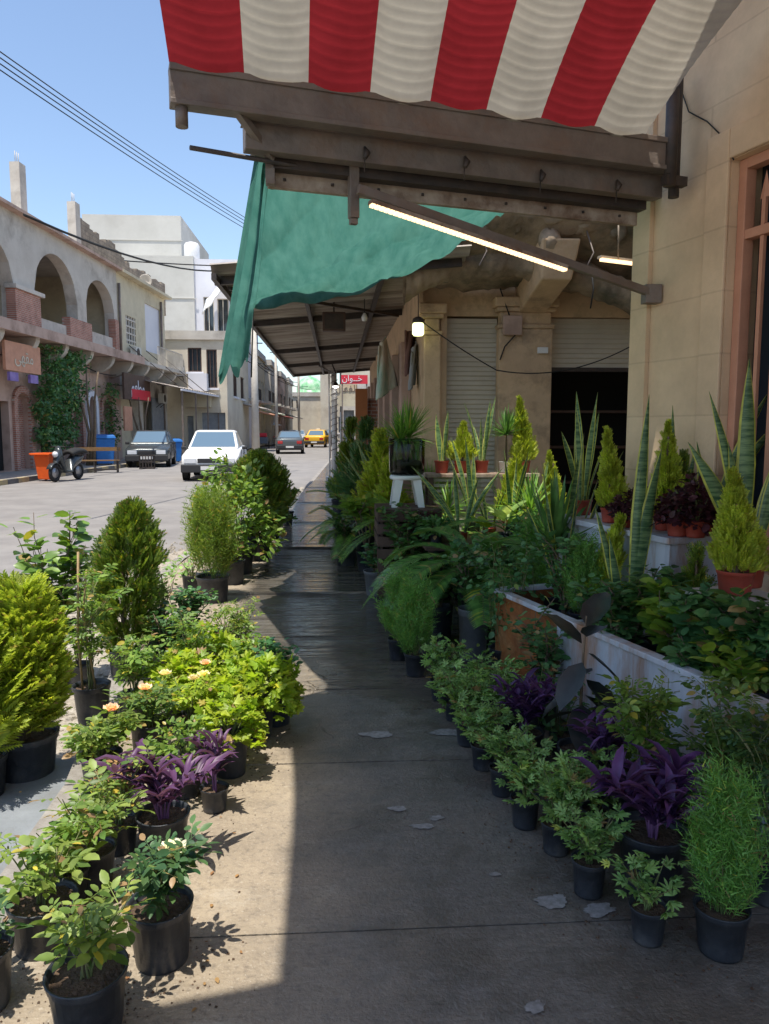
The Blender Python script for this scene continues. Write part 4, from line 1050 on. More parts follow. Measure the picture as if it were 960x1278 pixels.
# wall of climbing greenery comes with the plants
# ------------------------------------------------------------ buildings further down the street
def bldg(name, lab, x0, x1, y0, y1, h, mm, wins=(), rot=0, parapet=True, base=0, slab=None):
    """box building with real window recesses on the camera-facing (-Y) and street-facing (+X) sides; wins = (side, a, b, z0, z1, kind)"""
    t = thing(name, lab, 'building', ((x0 + x1) / 2, (y0 + y1) / 2, 0))
    fw_ = [(a, b_, c, d_, 0) for (s, a, b_, c, d_, k) in wins if s == 'f']; sw_ = [(a, b_, c, d_, 0) for (s, a, b_, c, d_, k) in wins if s == 's']
    g = MB(lambda u, d, z: Vector((u, y0 + d, z))); g.wall(x0, x1, base, h, 0, .35, fw_); obj('front_wall', g, M[mm], t, True)
    g = MB(lambda u, d, z: Vector((x1 - d, u, z))); g.wall(y0 + .351, y1, base, h, 0, .35, sw_); obj('street_wall', g, M[mm], t, True)
    g = MB(); g.box(x0, x1 - .36, y0 + .9, y1, base, h - .3); obj('inner_block', g, M['dark'], t, True)
    g = MB(); g.box(x0, x1, y0, y1, h + .002, h + .15); obj('roof', g, M[mm], t, True)
    if parapet:
        g = MB(); g.box(x0 - .1, x1 + .15, y0 - .15, y0 - .002, h - .3, h + .25); g.box(x1 + .002, x1 + .15, y0 - .002, y1, h - .3, h + .25); obj('parapet', g, M['plaster_grey'], t, True)
    for (s, a, b_, c, d_, k) in wins:
        T = (lambda u, d, z: Vector((u, y0 + d, z))) if s == 'f' else (lambda u, d, z: Vector((x1 - d, u, z)))
        g = MB(T)
        if k == 'shop':
            g.box(a, b_, .3, .34, c, d_); o = obj('shopfront', g, M['shutter_grey'], t, True)
        else:
            g.box(a, b_, .22, .26, c, d_); o = obj('window', g, M['win'], t, True)
            f = MB(T); w = .07
            f.box(a, a + w, .05, .12, c, d_); f.box(b_ - w, b_, .05, .12, c, d_); f.box(a + w, b_ - w, .05, .12, c, c + w); f.box(a + w, b_ - w, .05, .12, d_ - w, d_)
            if k == 'bars':
                n = max(3, int((b_ - a) / .22))
                for i in range(1, n): q = a + (b_ - a) * i / n; f.box(q - .02, q + .02, .06, .1, c + w, d_ - w)
            else: f.box((a + b_) / 2 - .03, (a + b_) / 2 + .03, .05, .12, c + w, d_ - w)
            ff = obj('frame', f, M['darkwood'] if k == 'bars' else M['plaster_grey'], t, True); 
            f = MB(T); f.box(a - .12, b_ + .12, -.14, 0, c - .14, c - .01); obj('sill', f, M['plaster_pale'], t, True)
        if k == 'balc':
            f = MB(T); f.box(a - .6, b_ + .6, -1.0, -.002, c - .35, c - .15); obj('balcony', f, M['plaster_grey'], t, True)
            f = MB(T)
            n = 14
            for i in range(n + 1): q = a - .6 + (b_ - a + 1.2) * i / n; f.bar((q, -.95, c - .15), (q, -.95, c + .8), .03)
            f.bar((a - .6, -.95, c + .8), (b_ + .6, -.95, c + .8), .05); obj('railing', f, M['steel_dark'], t, True)
    return t
def fx(px, Y): return AY(px, 500, Y).x
def fz(py, Y, px=250): return AY(px, py, Y).z
# C: cream two-window house facing the camera
bldg('cream_house', 'cream house end with two barred windows and a pale panel below them', fx(207, 50), fx(284, 50), 50, 62, fz(418, 50), 'plaster_cream',
     [('f', fx(236, 50), fx(253, 50), fz(464, 50), fz(434, 50), 'bars'), ('f', fx(259, 50), fx(272, 50), fz(484, 50), fz(436, 50), 'bars'), ('f', fx(233, 50), fx(241, 50), .05, fz(519, 50), 'shop'), ('f', fx(251, 50), fx(281, 50), .05, fz(515, 50), 'shop'), ('s', 53, 55, 3.8, 5.4, 'bars'), ('s', 57, 59, 3.8, 5.4, 'bars')])
g = MB(); 
t = thing('projecting_bay', 'pale boxed bay under the cream house window with a stained slab', 'bay', (fx(245, 49), 49.5, 4))
g = MB(); g.box(fx(236, 49.4), fx(259, 49.4), 49.3, 49.98, fz(488, 49.4), fz(466, 49.4)); obj('panel', g, M['plaster_pale'], t, True)
g = MB(); g.box(fx(230, 49.2), fx(262, 49.2), 49.1, 49.98, fz(508, 49.2), fz(491, 49.2)); obj('slab', g, M['plaster_yellow'], t, True)
# B: tall pale block behind
bldg('tall_pale_block', 'tall blank pale block rising behind the long cornice', fx(112, 66), fx(232, 66), 66, 80, fz(272, 66), 'plaster_white', [], parapet=False)
bldg('blank_pale_block', 'blank off-white block, lower, in front of the tall pale one', fx(150, 63), fx(246, 63), 63, 65.9, fz(322, 63), 'plaster_white', [], parapet=False)
g = MB(); 
bldg('white_building', 'whitewashed upper storey with tall dark window behind the torn awning', fx(246.5, 63.2), fx(310, 63.2), 63.2, 72, fz(325, 63), 'plaster_pale',
     [('f', fx(257, 63.2), fx(270, 63.2), fz(418, 63), fz(370, 63), 'plain'), ('f', fx(274, 63.2), fx(288, 63.2), fz(418, 63), fz(372, 63), 'plain')], parapet=False)
t = thing('torn_awning', 'torn white sheet awning drooping over the whitewashed storey', 'awning', (fx(270, 60), 60, fz(360, 60)))
g = MB()
def ta(u, v):
    a = AY(252 + 36 * u, 392 - 46 * u, 59); b_ = AY(262 + 30 * u, 372 - 32 * u, 62.9)
    P = a.lerp(b_, v); P.z += .25 * mnoise.noise(Vector((u * 5, v * 3, 0))) + .3 * math.sin(PI * v); return P
g.grid(ta, 16, 8); o = obj('sheet', g, M['white'], t, True); s = o.modifiers.new('thickness', 'SOLIDIFY'); s.thickness = .08
g = MB(); g.bar(AY(258, 378, 60), AY(258, 418, 60), .1); g.bar(AY(288, 345, 60), AY(288, 418, 60), .1); obj('post', g, M['steel_dark'], t, True)
# street row
rowx = lambda Y: AY(298 if Y < 60 else 298 + (Y - 60) * 1.15, 500, Y).x
specs = [('terrace_house', 'grey weathered house with balconies behind the hanging green flap', 62.5, 69, 436, 302, 'plaster_grey'),
         ('shuttered_house', 'brown house with a dark recessed veranda, second down the far street', 69.2, 76, 440, 322, 'plaster_yellow'),
         ('balcony_house', 'narrow grey house with stacked balconies midway down the far street', 76.2, 84, 452, 338, 'plaster_grey'),
         ('low_house', 'lower weathered house before the end of the far street', 84.2, 92, 466, 350, 'plaster_pink'),
         ('last_house', 'last pale house at the far street corner by the cream end wall', 92.2, 101, 474, 360, 'plaster_cream')]
for nm, lab, ya, yb_, ytop, px, mm in specs:
    x1 = AY(px, 500, ya).x; h = AY(px, ytop, ya).z
    ws = []
    n = 3
    for k in range(n):
        a = ya + .8 + (yb_ - ya - 1) * k / n; b_ = a + 1.2
        ws.append(('s', a, b_, 4.2, 6.0, 'balc' if k % 2 == 0 else 'plain')); 
        if h > 9: ws.append(('s', a, b_, 7.4, 9.0, 'plain'))
        ws.append(('s', a - .3, b_ + .2, .05, 3.0, 'shop'))
    ws.append(('f', x1 - 2.6, x1 - 1.2, 4.3, 6.1, 'bars')); 
    if h > 9: ws.append(('f', x1 - 2.4, x1 - 1.1, 7.4, 8.8, 'plain'))
    bldg(nm, lab, x1 - 9, x1, ya, yb_, max(h, 6.6), mm, ws)
# cream building closing the street
YE = 104
eb = bldg('end_building', 'broad cream building closing the far end of the street', AY(362, 500, YE).x, 22, YE, 118, AY(400, 492, YE).z, 'plaster_cream',
     [('f', AY(422 + 9 * k, 500, YE).x, AY(427 + 9 * k, 500, YE).x, 1.0, 3.2, 'plain') for k in range(3)], parapet=True)
g = MB(); g.box(AY(400, 500, YE - 1).x, AY(416, 500, YE - 1).x, YE - 1, YE - .01, 0, 16); obj('tower', g, M['plaster_cream'], eb, True)
YD = 112
dm = thing('domed_building', 'green dome above a white banded building at the far end of the street', 'building', (AY(385, 480, YD).x, YD + 3, 0))
xc = AY(386, 480, YD).x
g = MB(); rD = 1.95; zD = AY(386, 492, YD).z
g.lathe([(rD * 1.02, zD), (rD * 1.02, zD + .5)] + [(rD * math.cos(k * PI / 20) * (1 + .08 * math.sin(k * PI / 10)), zD + .5 + rD * 1.15 * math.sin(k * PI / 20)) for k in range(10)] + [(.1, zD + .5 + rD * 1.2), (.05, zD + 4.6)], 32, (xc, YD + 3, 0))
obj('dome', g, mat('green_tiles', (.16, .42, .20), .4, (.42, .62, .42), 1.2, hard=(.42, .6)), dm, True)
x0, x1 = AY(364, 480, YD).x, AY(402, 480, YD).x
g = MB(); g.box(x0, x1, YD + .2, YD + 8, 0, zD - .01); obj('wall', g, M['plaster_white'], dm, True)
for k in range(3):
    z = AY(384, 496 + k * 6, YD).z; g = MB(); g.box(x0 - .1, x1 + .1, YD - .1, YD + .19, z - .12, z + .12); obj('cornice', g, M['plaster_grey'], dm, True)
# right hand shops beyond the roof
rb = bldg('cream_shop_building', 'cream shop building on the near pavement side far beyond the roof', AY(412, 500, 60).x + .9, 16, 60, 90, 12, 'plaster_cream', [('f', AY(424, 500, 60).x, AY(441, 500, 60).x, .05, 2.9, 'shop')])
rs_ = thing('red_sign', 'red shop sign board with white Arabic letters, far down beyond the roof', 'sign', (AY(442, 473, 40).x, 40, AY(442, 473, 40).z))
zc = AY(442, 473, 40).z; x0, x1 = AY(426, 473, 40).x, AY(459, 473, 40).x
g = MB(); g.box(x0, x1, 40, 40.1, AY(442, 479, 40).z, AY(442, 468, 40).z); obj('board', g, M['red_sign'], rs_, True)
arab('lettering', '\uFEE5\uFE8D\uFEEE\u0640\u0640\uFEA7', .42, (-.1, -.015, .02), 0, 'white', rs_)
for x in (x0 + .05, x1 - .05): g = MB(); g.bar((x, 40.06, 0), (x, 40.06, zc), .07); obj('leg', g, M['steel_brown'], rs_, True)
w_ = thing('lettered_wall', 'cream panel with large brown Arabic letters hanging beneath the red sign', 'sign', (AY(432, 484, 40.5).x, 40.5, AY(432, 484, 40.5).z))
g = MB(); g.box(AY(411, 484, 40.5).x, AY(446, 484, 40.5).x, 40.5, 40.6, AY(432, 507, 40.5).z, AY(432, 479.5, 40.5).z); obj('panel', g, M['plaster_yellow'], w_, True)
arab('lettering', '\uFEDD\uFE8E\uFECB\uFED4\uFEDF\uFE8D', .5, (0, -.015, -.05), 0, 'steel_brown', w_)
for x in (AY(412, 484, 40.5).x, AY(445, 484, 40.5).x): g = MB(); g.bar((x, 40.55, 0), (x, 40.55, zc - .5), .07); obj('leg', g, M['steel_brown'], w_, True)
# far right shop row, pavement side, beyond the roof
bldg('corner_kiosk', 'grey shop with shutters just behind the red sign', AY(427, 500, 42).x, 12, 42, 56, 3.9, 'plaster_grey', [('f', AY(429, 520, 42).x, AY(442, 520, 42).x, .05, 2.6, 'shop')], parapet=False)
# concrete utility pole on the far kerb and others
def pole(lab, px, py, Y, ztop, r=.13):
    P = AY(px, py, Y); t = thing('utility_pole', lab, 'pole', (P.x, Y, 0))
    g = MB(); g.tube([(0, 0, 0), (0, 0, ztop)], [r * 1.25, r * .8], 10); obj('pole', g, M['plaster_grey'], t)
    g = MB(); g.bar((-.7, 0, ztop - .5), (.7, 0, ztop - .5), .08); g.bar((-.5, 0, ztop - 1.0), (.5, 0, ztop - 1.0), .06); obj('crossarm', g, M['steel_dark'], t)
    for s in (-.6, -.2, .2, .6):
        g = MB(); g.lathe([(.03, 0), (.05, .05), (.03, .1), (.05, .15)], 8, (s, 0, ztop - .46)); obj('insulator', g, M['steel_brown'], t)
    return P
pole('grey concrete power pole beside the green flap on the far side of the road', 318, 480, 46, 7.6, .2)
pole('thin dark power pole near the last houses down the street', 373, 500, 80, 10, .12)
pole('thin power pole by the red stalls down the street', 345, 500, 66, 9, .12)
# overhead cables across the sky
def wire(lab, a, b_, Ya, Yb, sag, r=.02, grp='overhead power cables crossing the sky'):
    A, B = AY(*a, Ya), AY(*b_, Yb); g = MB(); g.tube(droop(A, B, sag), r, 5)
    tag(obj('power_cable', g, M['string']), lab, 'cable', grp)
for k, (y0, y1) in enumerate(((68, 264), (76, 268), (84, 272), (92, 277))):
    wire(['topmost of the four parallel power cables crossing the blue sky', 'second from the top of the four parallel power cables', 'third from the top of the four parallel power cables', 'lowest of the four parallel power cables crossing the blue sky'][k], (-40, y0 - 32), (330, y1 + 22), 13, 30, .1, .011)
wire('single dark cable sagging in front of the tall pale block', (30, 268), (330, 326), 26, 62, 1.2, .045, None)
wire('single dark cable running level before the pale buildings', (110, 322), (330, 333), 45, 60, .1, .04, None)
# ------------------------------------------------------------ VEHICLES
def lerp(a, b, t): return a + (b - a) * t
def car(name, lab, loc, rz_, paint, L=4.2, W=1.66, H=1.40, hatch=False, boxy=True, group=None, detail=True, taxi=False, S=1.12):
    """front of the car at local -y"""
    t = thing(name, lab, 'car', loc, rz_, group); t.scale = (S, S, S)
    hw = W / 2; y0 = -L / 2; y1 = L / 2
    bn_ = .86; bl = .94       # bonnet / belt heights
    yw = y0 + 1.15; yr0 = yw + .75; yr1 = y1 - (.75 if hatch else 1.35); yd = y1 - (.12 if hatch else .75)
    prof = [(y0, .56), (y0 + .06, .72), (y0 + .35, .80), (yw - .3, .88), (yw + .05, .93), (yw + .4, .95), (yr1, .97), (yd, .98), (y1 - .25, .97 if not hatch else 1.0), (y1 - .04, .9), (y1, .74)]
    g = MB(); g.sm = False; rings = []
    for (y, zt_) in prof:
        f = min(1, (y - y0) / .5 + .82) if y < 0 else min(1, (y1 - y) / .5 + .86)
        w = hw * f
        zb = .24 if (y0 + .2 < y < y1 - .2) else .32
        pts = [(-w * .9, zb), (-w, zb + .12), (-w * 1.0, min(.58, zt_ - .08)), (-w * .985, zt_ - .06), (-w * .9, zt_ - .005), (-w * .45, zt_ + .02), (w * .45, zt_ + .02), (w * .9, zt_ - .005), (w * .985, zt_ - .06), (w, min(.58, zt_ - .08)), (w, zb + .12), (w * .9, zb)]
        rings.append([g.p((x, y, z)) for x, z in pts])
    g.sm = True
    for a, b_ in zip(rings, rings[1:]):
        for j in range(12): g.face((a[j], b_[j], b_[(j + 1) % 12], a[(j + 1) % 12]))
    g.sm = False; g.face(rings[0]); g.face(rings[-1][::-1])
    body = obj('body', g, M[paint], t, bevel=.02)
    # cabin
    A = [(-hw * .9, yw, bl), (hw * .9, yw, bl), (hw * .9, yd, bl + .02), (-hw * .9, yd, bl + .02)]
    B = [(-hw * .72, yr0, H - .03), (hw * .72, yr0, H - .03), (hw * .72, yr1, H - .03), (-hw * .72, yr1, H - .03)]
    g = MB(); g.hexa(A, B)
    g.hexa(B, [(-hw * .6, yr0 + .18, H), (hw * .6, yr0 + .18, H), (hw * .6, yr1 - .18, H), (-hw * .6, yr1 - .18, H)])
    obj('cabin', g, M[paint], t, bevel=.03)
    def panel(q, u0, u1, v0, v1, off, nm='window', m_='carwin'):
        q = [Vector(x) for x in q]; n_ = (q[1] - q[0]).cross(q[3] - q[0]).normalized()
        def P(u, v): return q[0].lerp(q[1], u).lerp(q[3].lerp(q[2], u), v)
        pts = [P(u0, v0), P(u1, v0), P(u1, v1), P(u0, v1)]
        g = MB(); g.hexa([p_ - n_ * .02 for p_ in pts], [p_ + n_ * off for p_ in pts]); return obj(nm, g, M[m_], t)
    panel([A[0], A[1], B[1], B[0]], .05, .95, .08, .93, .012, 'windscreen')
    panel([A[2], A[3], B[3], B[2]], .08, .92, .1, .9, .012, 'rear_window')
    for s in (0, 1):
        q = [A[1], A[2], B[2], B[1]] if s == 0 else [A[3], A[0], B[0], B[3]]
        for (u0, u1) in ((.16, .46), (.49, .80)):
            if s: u0, u1 = 1 - u1, 1 - u0
            panel(q, u0, u1, .08, .9, .012)
    # wheels
    for sx in (-1, 1):
        for y in (y0 + .78, y1 - .82):
            g = MB(); g.lathe([(.30, 0), (.31, .02), (.31, .15), (.29, .18), (.2, .185), (.2, 0)], 24)
            g.v = [(z * sx, x, y_) for (x, y_, z) in g.v]
            w = obj('wheel', g, M['tyre'], t); w.location = (sx * (hw - .165), y, .31)
            g = MB(); g.lathe([(.195, .12), (.195, .175), (.15, .18), (.05, .17), (.03, .19)], 16); g.v = [(z * sx, x, y_) for (x, y_, z) in g.v]
            r_ = obj('rim', g, M['rim'], w)
            g = MB(); g.lathe([(.37, 0), (.37, .006)], 24); g.v = [(z * sx, x, y_) for (x, y_, z) in g.v]
            a = obj('wheel_arch', g, M['bumper'], t); a.location = (sx * (hw - .002) - (0 if sx > 0 else 0), y, .33)
    def bx(nm, x0, x1, ya, yb_, z0, z1, m_, bev=.01):
        g = MB(); g.box(x0, x1, ya, yb_, z0, z1); return obj(nm, g, M[m_], t, bevel=bev)
    bx('front_bumper', -hw * .96, hw * .96, y0 - .08, y0 + .14, .26, .50, 'bumper', .03); bx('rear_bumper', -hw * .96, hw * .96, y1 - .12, y1 + .07, .32, .54, 'bumper', .03)
    for s in (-1, 1):
        bx('headlight', min(s * hw * .44, s * hw * .86), max(s * hw * .44, s * hw * .86), y0 - .02, y0 + .1, .53, .68, 'lamp_glass')
        bx('tail_light', min(s * hw * .5, s * hw * .86), max(s * hw * .5, s * hw * .86), y1 - .1, y1 + .015, .62, .80, 'tail')
        for yy in (yw + .18, yw + 1.18, yr1 + .12):
            g = MB(); g.box(min(s * (hw - .02), s * (hw + .003)), max(s * (hw - .02), s * (hw + .003)), yy, yy + .018, .36, .9); obj('door_gap', g, M['dark'], t)
        g = MB(); g.box(min(s * hw, s * (hw + .16)), max(s * hw, s * (hw + .16)), yw + .32, yw + .40, .9, 1.0); obj('mirror', g, M['bumper'], t, bevel=.02)
    bx('grille', -hw * .4, hw * .4, y0 - .012, y0 + .05, .54, .67, 'bumper')
    bx('number_plate', -.24, .24, y0 - .1, y0 - .082, .34, .45, 'plate', 0); bx('number_plate', -.24, .24, y1 + .072, y1 + .09, .38, .49, 'plate', 0)
    if detail:
        g = MB()
        for s in (-1, 1):
            for y in (yw + .95, yr1 - .1): g.box(min(s * hw, s * (hw + .02)), max(s * hw, s * (hw + .02)), y, y + .14, .74, .77)
        obj('door_handle', g, M['bumper'], t)
    if taxi: bx('roof_light', -.16, .16, -.1, .1, H, H + .12, 'lamp_glass')
    return t
def on_road(px, py): return G(px, py, ZR)
Pc = on_road(270, 601); car('parked_car', 'white saloon car facing the camera behind the leafy bush', (Pc.x - .35, Pc.y + 2.4, ZR), R(3), 'car_white', L=4.1, W=1.70, H=1.50)
Pc = on_road(172, 584); car('parked_car', 'dark charcoal hatchback parked before the bench by the arched doors', (Pc.x + .1, Pc.y + 2.3, ZR), R(7), 'car_dark', L=3.8, W=1.7, H=1.48, hatch=True)
Pc = on_road(360, 566.5); car('moving_car', 'dark grey saloon driving away in the middle of the road', (Pc.x, Pc.y + 2.1, ZR), R(183), 'car_grey', L=4.3, W=1.7, H=1.4)
Pc = on_road(397, 558.5); car('taxi', 'yellow taxi further down the road', (Pc.x, Pc.y + 2.1, ZR), R(172), 'car_yellow', L=4.4, W=1.75, H=1.45, taxi=True)
for px, py, pn, lab in ((372, 553.5, 'car_silver', 'silver car just behind the dark saloon, far down the road'), (388, 550.5, 'car_white', 'small white car beyond the taxi at the street end'), (410, 551.5, 'car_dark', 'dark car at the far right end of the road')):
    Pc = on_road(px, py); car('distant_car', lab, (Pc.x, Pc.y, ZR), R(2), pn, detail=False)

# scooter
def scooter(lab, loc, rz_, col='car_dark'):
    t = thing('scooter', lab, 'scooter', loc, rz_)
    for y in (-.6, .58):
        g = MB(); n = 20
        g.tube([(0, .21 * math.cos(2 * PI * k / n), .21 * math.sin(2 * PI * k / n)) for k in range(n + 1)], .055, 8, False)
        w = obj('wheel', g, M['tyre'], t); w.location = (0, y, .265)
        g = MB(); g.lathe([(.15, -.03), (.16, 0), (.15, .03)], 14); g.v = [(z, x, y_) for x, y_, z in g.v]; obj('hub', g, M['rim'], w)
    g = MB()
    secs = [(-.55, .52, .07, .05), (-.45, .75, .13, .2), (-.38, .82, .14, .24), (-.30, .52, .16, .12), (-.25, .30, .17, .05), (0.08, .28, .17, .05), (.12, .45, .15, .22), (.3, .56, .16, .22), (.6, .62, .13, .14), (.85, .70, .05, .05)]
    rg = []
    for (y, z, w, h) in secs: rg.append([g.p((w * math.cos(a), y, z + h * math.sin(a))) for a in [2 * PI * k / 12 for k in range(12)]])
    g.sm = True
    for a, b_ in zip(rg, rg[1:]):
        for k in range(12): g.face((a[k], a[(k + 1) % 12], b_[(k + 1) % 12], b_[k]))
    g.sm = False; g.face(rg[0]); g.face(rg[-1]); obj('fairing', g, M[col], t)
    g = MB(); g.grid(lambda u, v: (.15 * (v * 2 - 1), .08 + .72 * u, .80 + .05 * math.sin(u * PI) - .08 * (2 * v - 1) ** 2 + .05 * u), 10, 6); o = obj('seat', g, M['tyre'], t); s = o.modifiers.new('thickness', 'SOLIDIFY'); s.thickness = .1
    g = MB(); g.tube([(0, -.6, .27), (0, -.5, .6), (0, -.4, .95), (0, -.36, 1.0)], .035, 8); obj('fork', g, M['steel_dark'], t)
    g = MB(); g.tube([(-.34, -.25, 1.0), (-.15, -.36, 1.02), (.15, -.36, 1.02), (.34, -.25, 1.0)], .02, 8); obj('handlebar', g, M['tyre'], t)
    for s in (-1, 1):
        g = MB(); g.tube([(s * .2, -.34, 1.0), (s * .27, -.36, 1.15)], .008, 6); g.lathe([(.05, -.01), (.055, 0), (.05, .01)], 10, (s * .28, -.36, 1.18)); obj('mirror', g, M['steel_dark'], t)
    g = MB(); g.lathe([(.08, -.03), (.09, .02), (.03, .05)], 12); g.v = [(x, -.53 - z, y_ + .8) for x, y_, z in g.v]; obj('headlight', g, M['lamp_glass'], t)
    g = MB(); g.grid(lambda u, v: ((v - .5) * .16, -.6 + .3 * math.cos(2.4 * u + .3), .265 + .3 * math.sin(2.4 * u + .3)), 8, 3); o = obj('mudguard', g, M[col], t); s = o.modifiers.new('thickness', 'SOLIDIFY'); s.thickness = .015
    g = MB(); g.box(-.17, .17, .62, .98, .78, .80); g.tube([(-.05, -.2, .25), (-.2, -.12, .02)], .012, 6); obj('rack', g, M['steel_dark'], t)
    return t
P = on_road(84, 600); scooter('black motor scooter parked beside the orange bin', (P.x, P.y, ZR), R(-14)).scale = (1.12,) * 3
P = on_road(216, 572); scooter('small motorbike standing behind the white saloon by the blue bin', (P.x, P.y, ZR), R(-20), 'car_dark')

# orange open bin
P = on_road(55, 601); t = thing('orange_bin', 'bright orange plastic waste bin with a wide rim beside the scooter', 'bin', (P.x, P.y + .3, ZR), R(-15))
g = MB()
for k in range(1):
    g.hexa([(-.21, -.2, .06), (.21, -.2, .06), (.21, .2, .06), (-.21, .2, .06)], [(-.29, -.27, .86), (.29, -.27, .86), (.29, .27, .86), (-.29, .27, .86)])
obj('body', g, M['orange'], t, bevel=.03)
g = MB(); g.wall(-.36, .36, .861, .93, -.34, .34, []); g = MB(); g.box(-.36, .36, -.34, -.25, .862, .93); g.box(-.36, .36, .25, .34, .862, .93); g.box(-.36, -.27, -.25, .25, .862, .93); g.box(.27, .36, -.25, .25, .862, .93); g.box(-.5, -.36, -.2, .2, .88, .92); obj('rim', g, M['orange'], t, bevel=.01)
g = MB(); g.box(-.27, .27, -.25, .25, .80, .868); obj('lining', g, M['dark'], t)
for s in (-1, 1):
    g = MB(); g.lathe([(.08, -.03), (.09, 0), (.08, .03)], 12); g.v = [(z + s * .2, x + .22, y_ + .09) for x, y_, z in g.v]; obj('wheel', g, M['tyre'], t)
def bluebin(lab, px, py, s=1.0, onp=True):
    P = G(px, py, .02) if onp else on_road(px, py); t = thing('blue_bin', lab, 'bin', (P.x, P.y, P.z), R(20), 'blue bins along the far pavement'); 
    g = MB(); g.hexa([(-.3, -.3, .05), (.3, -.3, .05), (.3, .3, .05), (-.3, .3, .05)], [(-.38, -.38, 1.0), (.38, -.38, 1.0), (.38, .38, 1.0), (-.38, .38, 1.0)]); obj('body', g, M['blue'], t, bevel=.03)
    g = MB(); g.hexa([(-.42, -.42, 1.003), (.42, -.42, 1.003), (.42, .42, 1.003), (-.42, .42, 1.003)], [(-.36, -.38, 1.12), (.36, -.38, 1.12), (.36, .4, 1.16), (-.36, .4, 1.16)]); obj('lid', g, M['blue'], t, bevel=.02)
    for q in (-1, 1):
        g = MB(); g.lathe([(.09, -.03), (.1, 0), (.09, .03)], 12); g.v = [(z + q * .26, x + .3, y_ + .1) for x, y_, z in g.v]; obj('wheel', g, M['tyre'], t)
    t.scale = (s, s, s)
bluebin('blue wheeled bin between the arched doors and the charcoal hatchback', 131, 580, 1.15)
bluebin('blue wheeled bin between the charcoal hatchback and the white saloon', 217, 577, 1.05, False)
# benches
def bench(lab, px, py, L_, h, rz_, back=False):
    P = on_road(px, py); t = thing('bench', lab, 'bench', (P.x, P.y, ZR), rz_, 'wooden topped benches by the road')
    g = MB()
    for k in range(3): g.box(-L_ / 2, L_ / 2, -.2 + k * .14, -.08 + k * .14, h - .035, h)
    obj('seat', g, M['wood'], t)
    for s in (-1, 0, 1):
        
        for q in (-.17, .17): g = MB(); g.bar((s * (L_ / 2 - .1), q, 0), (s * (L_ / 2 - .1), q, h - .036), .04); obj('leg', g, M['steel_dark'], t)
        g = MB(); g.bar((s * (L_ / 2 - .1), -.15, .1), (s * (L_ / 2 - .1), .15, .1), .03); obj('crossbar', g, M['steel_dark'], t)
    g = MB(); g.bar((-L_ / 2 + .1, -.17, .12), (L_ / 2 - .1, -.17, .12), .03); g.bar((-L_ / 2 + .1, .17, .12), (L_ / 2 - .1, .17, .12), .03); obj('rail', g, M['steel_dark'], t)
    if back:
        g = MB(); g.box(-L_ / 2, L_ / 2, .22, .25, h + .35, h + .5); obj('backrest', g, M['wood'], t)
        g = MB()
        for s in (-1, 1): g.bar((s * (L_ / 2 - .1), .21, h - .3), (s * (L_ / 2 - .1), .21, h + .5), .04)
        obj('back_post', g, M['steel_dark'], t)
bench('long wooden bench with a backrest, between the scooter and the hatchback', 119, 590, 1.9, .5, R(8), True)
bench('backless wooden bench nearer the arched doors, behind the other bench', 112, 581, 2.2, .5, R(8))
# wire crate
P = on_road(184, 585); t = thing('wire_crate', 'dark wire crate standing in front of the charcoal hatchback', 'crate', (P.x, P.y, ZR), R(10))
g = MB()
for z in (.02, .3, .58):
    for a, b_ in (((-.3, -.25), (.3, -.25)), ((.3, -.25), (.3, .25)), ((.3, .25), (-.3, .25)), ((-.3, .25), (-.3, -.25))): g.bar((*a, z), (*b_, z), .035)
for k in range(6):
    x = -.3 + .12 * k; g.bar((x, -.25, 0), (x, -.25, .6), .025); g.bar((x, .25, 0), (x, .25, .6), .025)
for k in range(4): y = -.25 + .166 * k; g.bar((.3, y, 0), (.3, y, .6), .025); g.bar((-.3, y, 0), (-.3, y, .6), .025)
obj('frame', g, M['steel_dark'], t); g = MB(); g.box(-.27, .27, -.22, .22, .03, .06); obj('base', g, M['steel_dark'], t)
# pale shelving rack at the far left
u, z = FP(4, 580, 1.2)
P = G(6, 584, .02); t = thing('shelf_rack', 'pale two-tier display rack with small boxes at the left edge', 'rack', (P.x, P.y, .02), R(-20))
g = MB()
for x in (-.75, .7):
    for y in (-.3, .28): g.box(x, x + .05, y, y + .05, 0, 1.75)
obj('upright', g, M['plaster_white'], t)
for z in (.08, .55, 1.0, 1.7):
    g = MB(); g.box(-.8, .8, -.34, .34, z, z + .05); obj('shelf', g, M['plaster_white'], t)
for k in range(8):
    g = MB(); z = (.13, .605, 1.055)[k % 3]; x = -.6 + .17 * k
    g.box(x, x + .15, -.28, .1, z, z + .3); obj('box', g, M[['plaster_yellow', 'darkwood', 'orange', 'plaster_pink'][k % 4]], t)
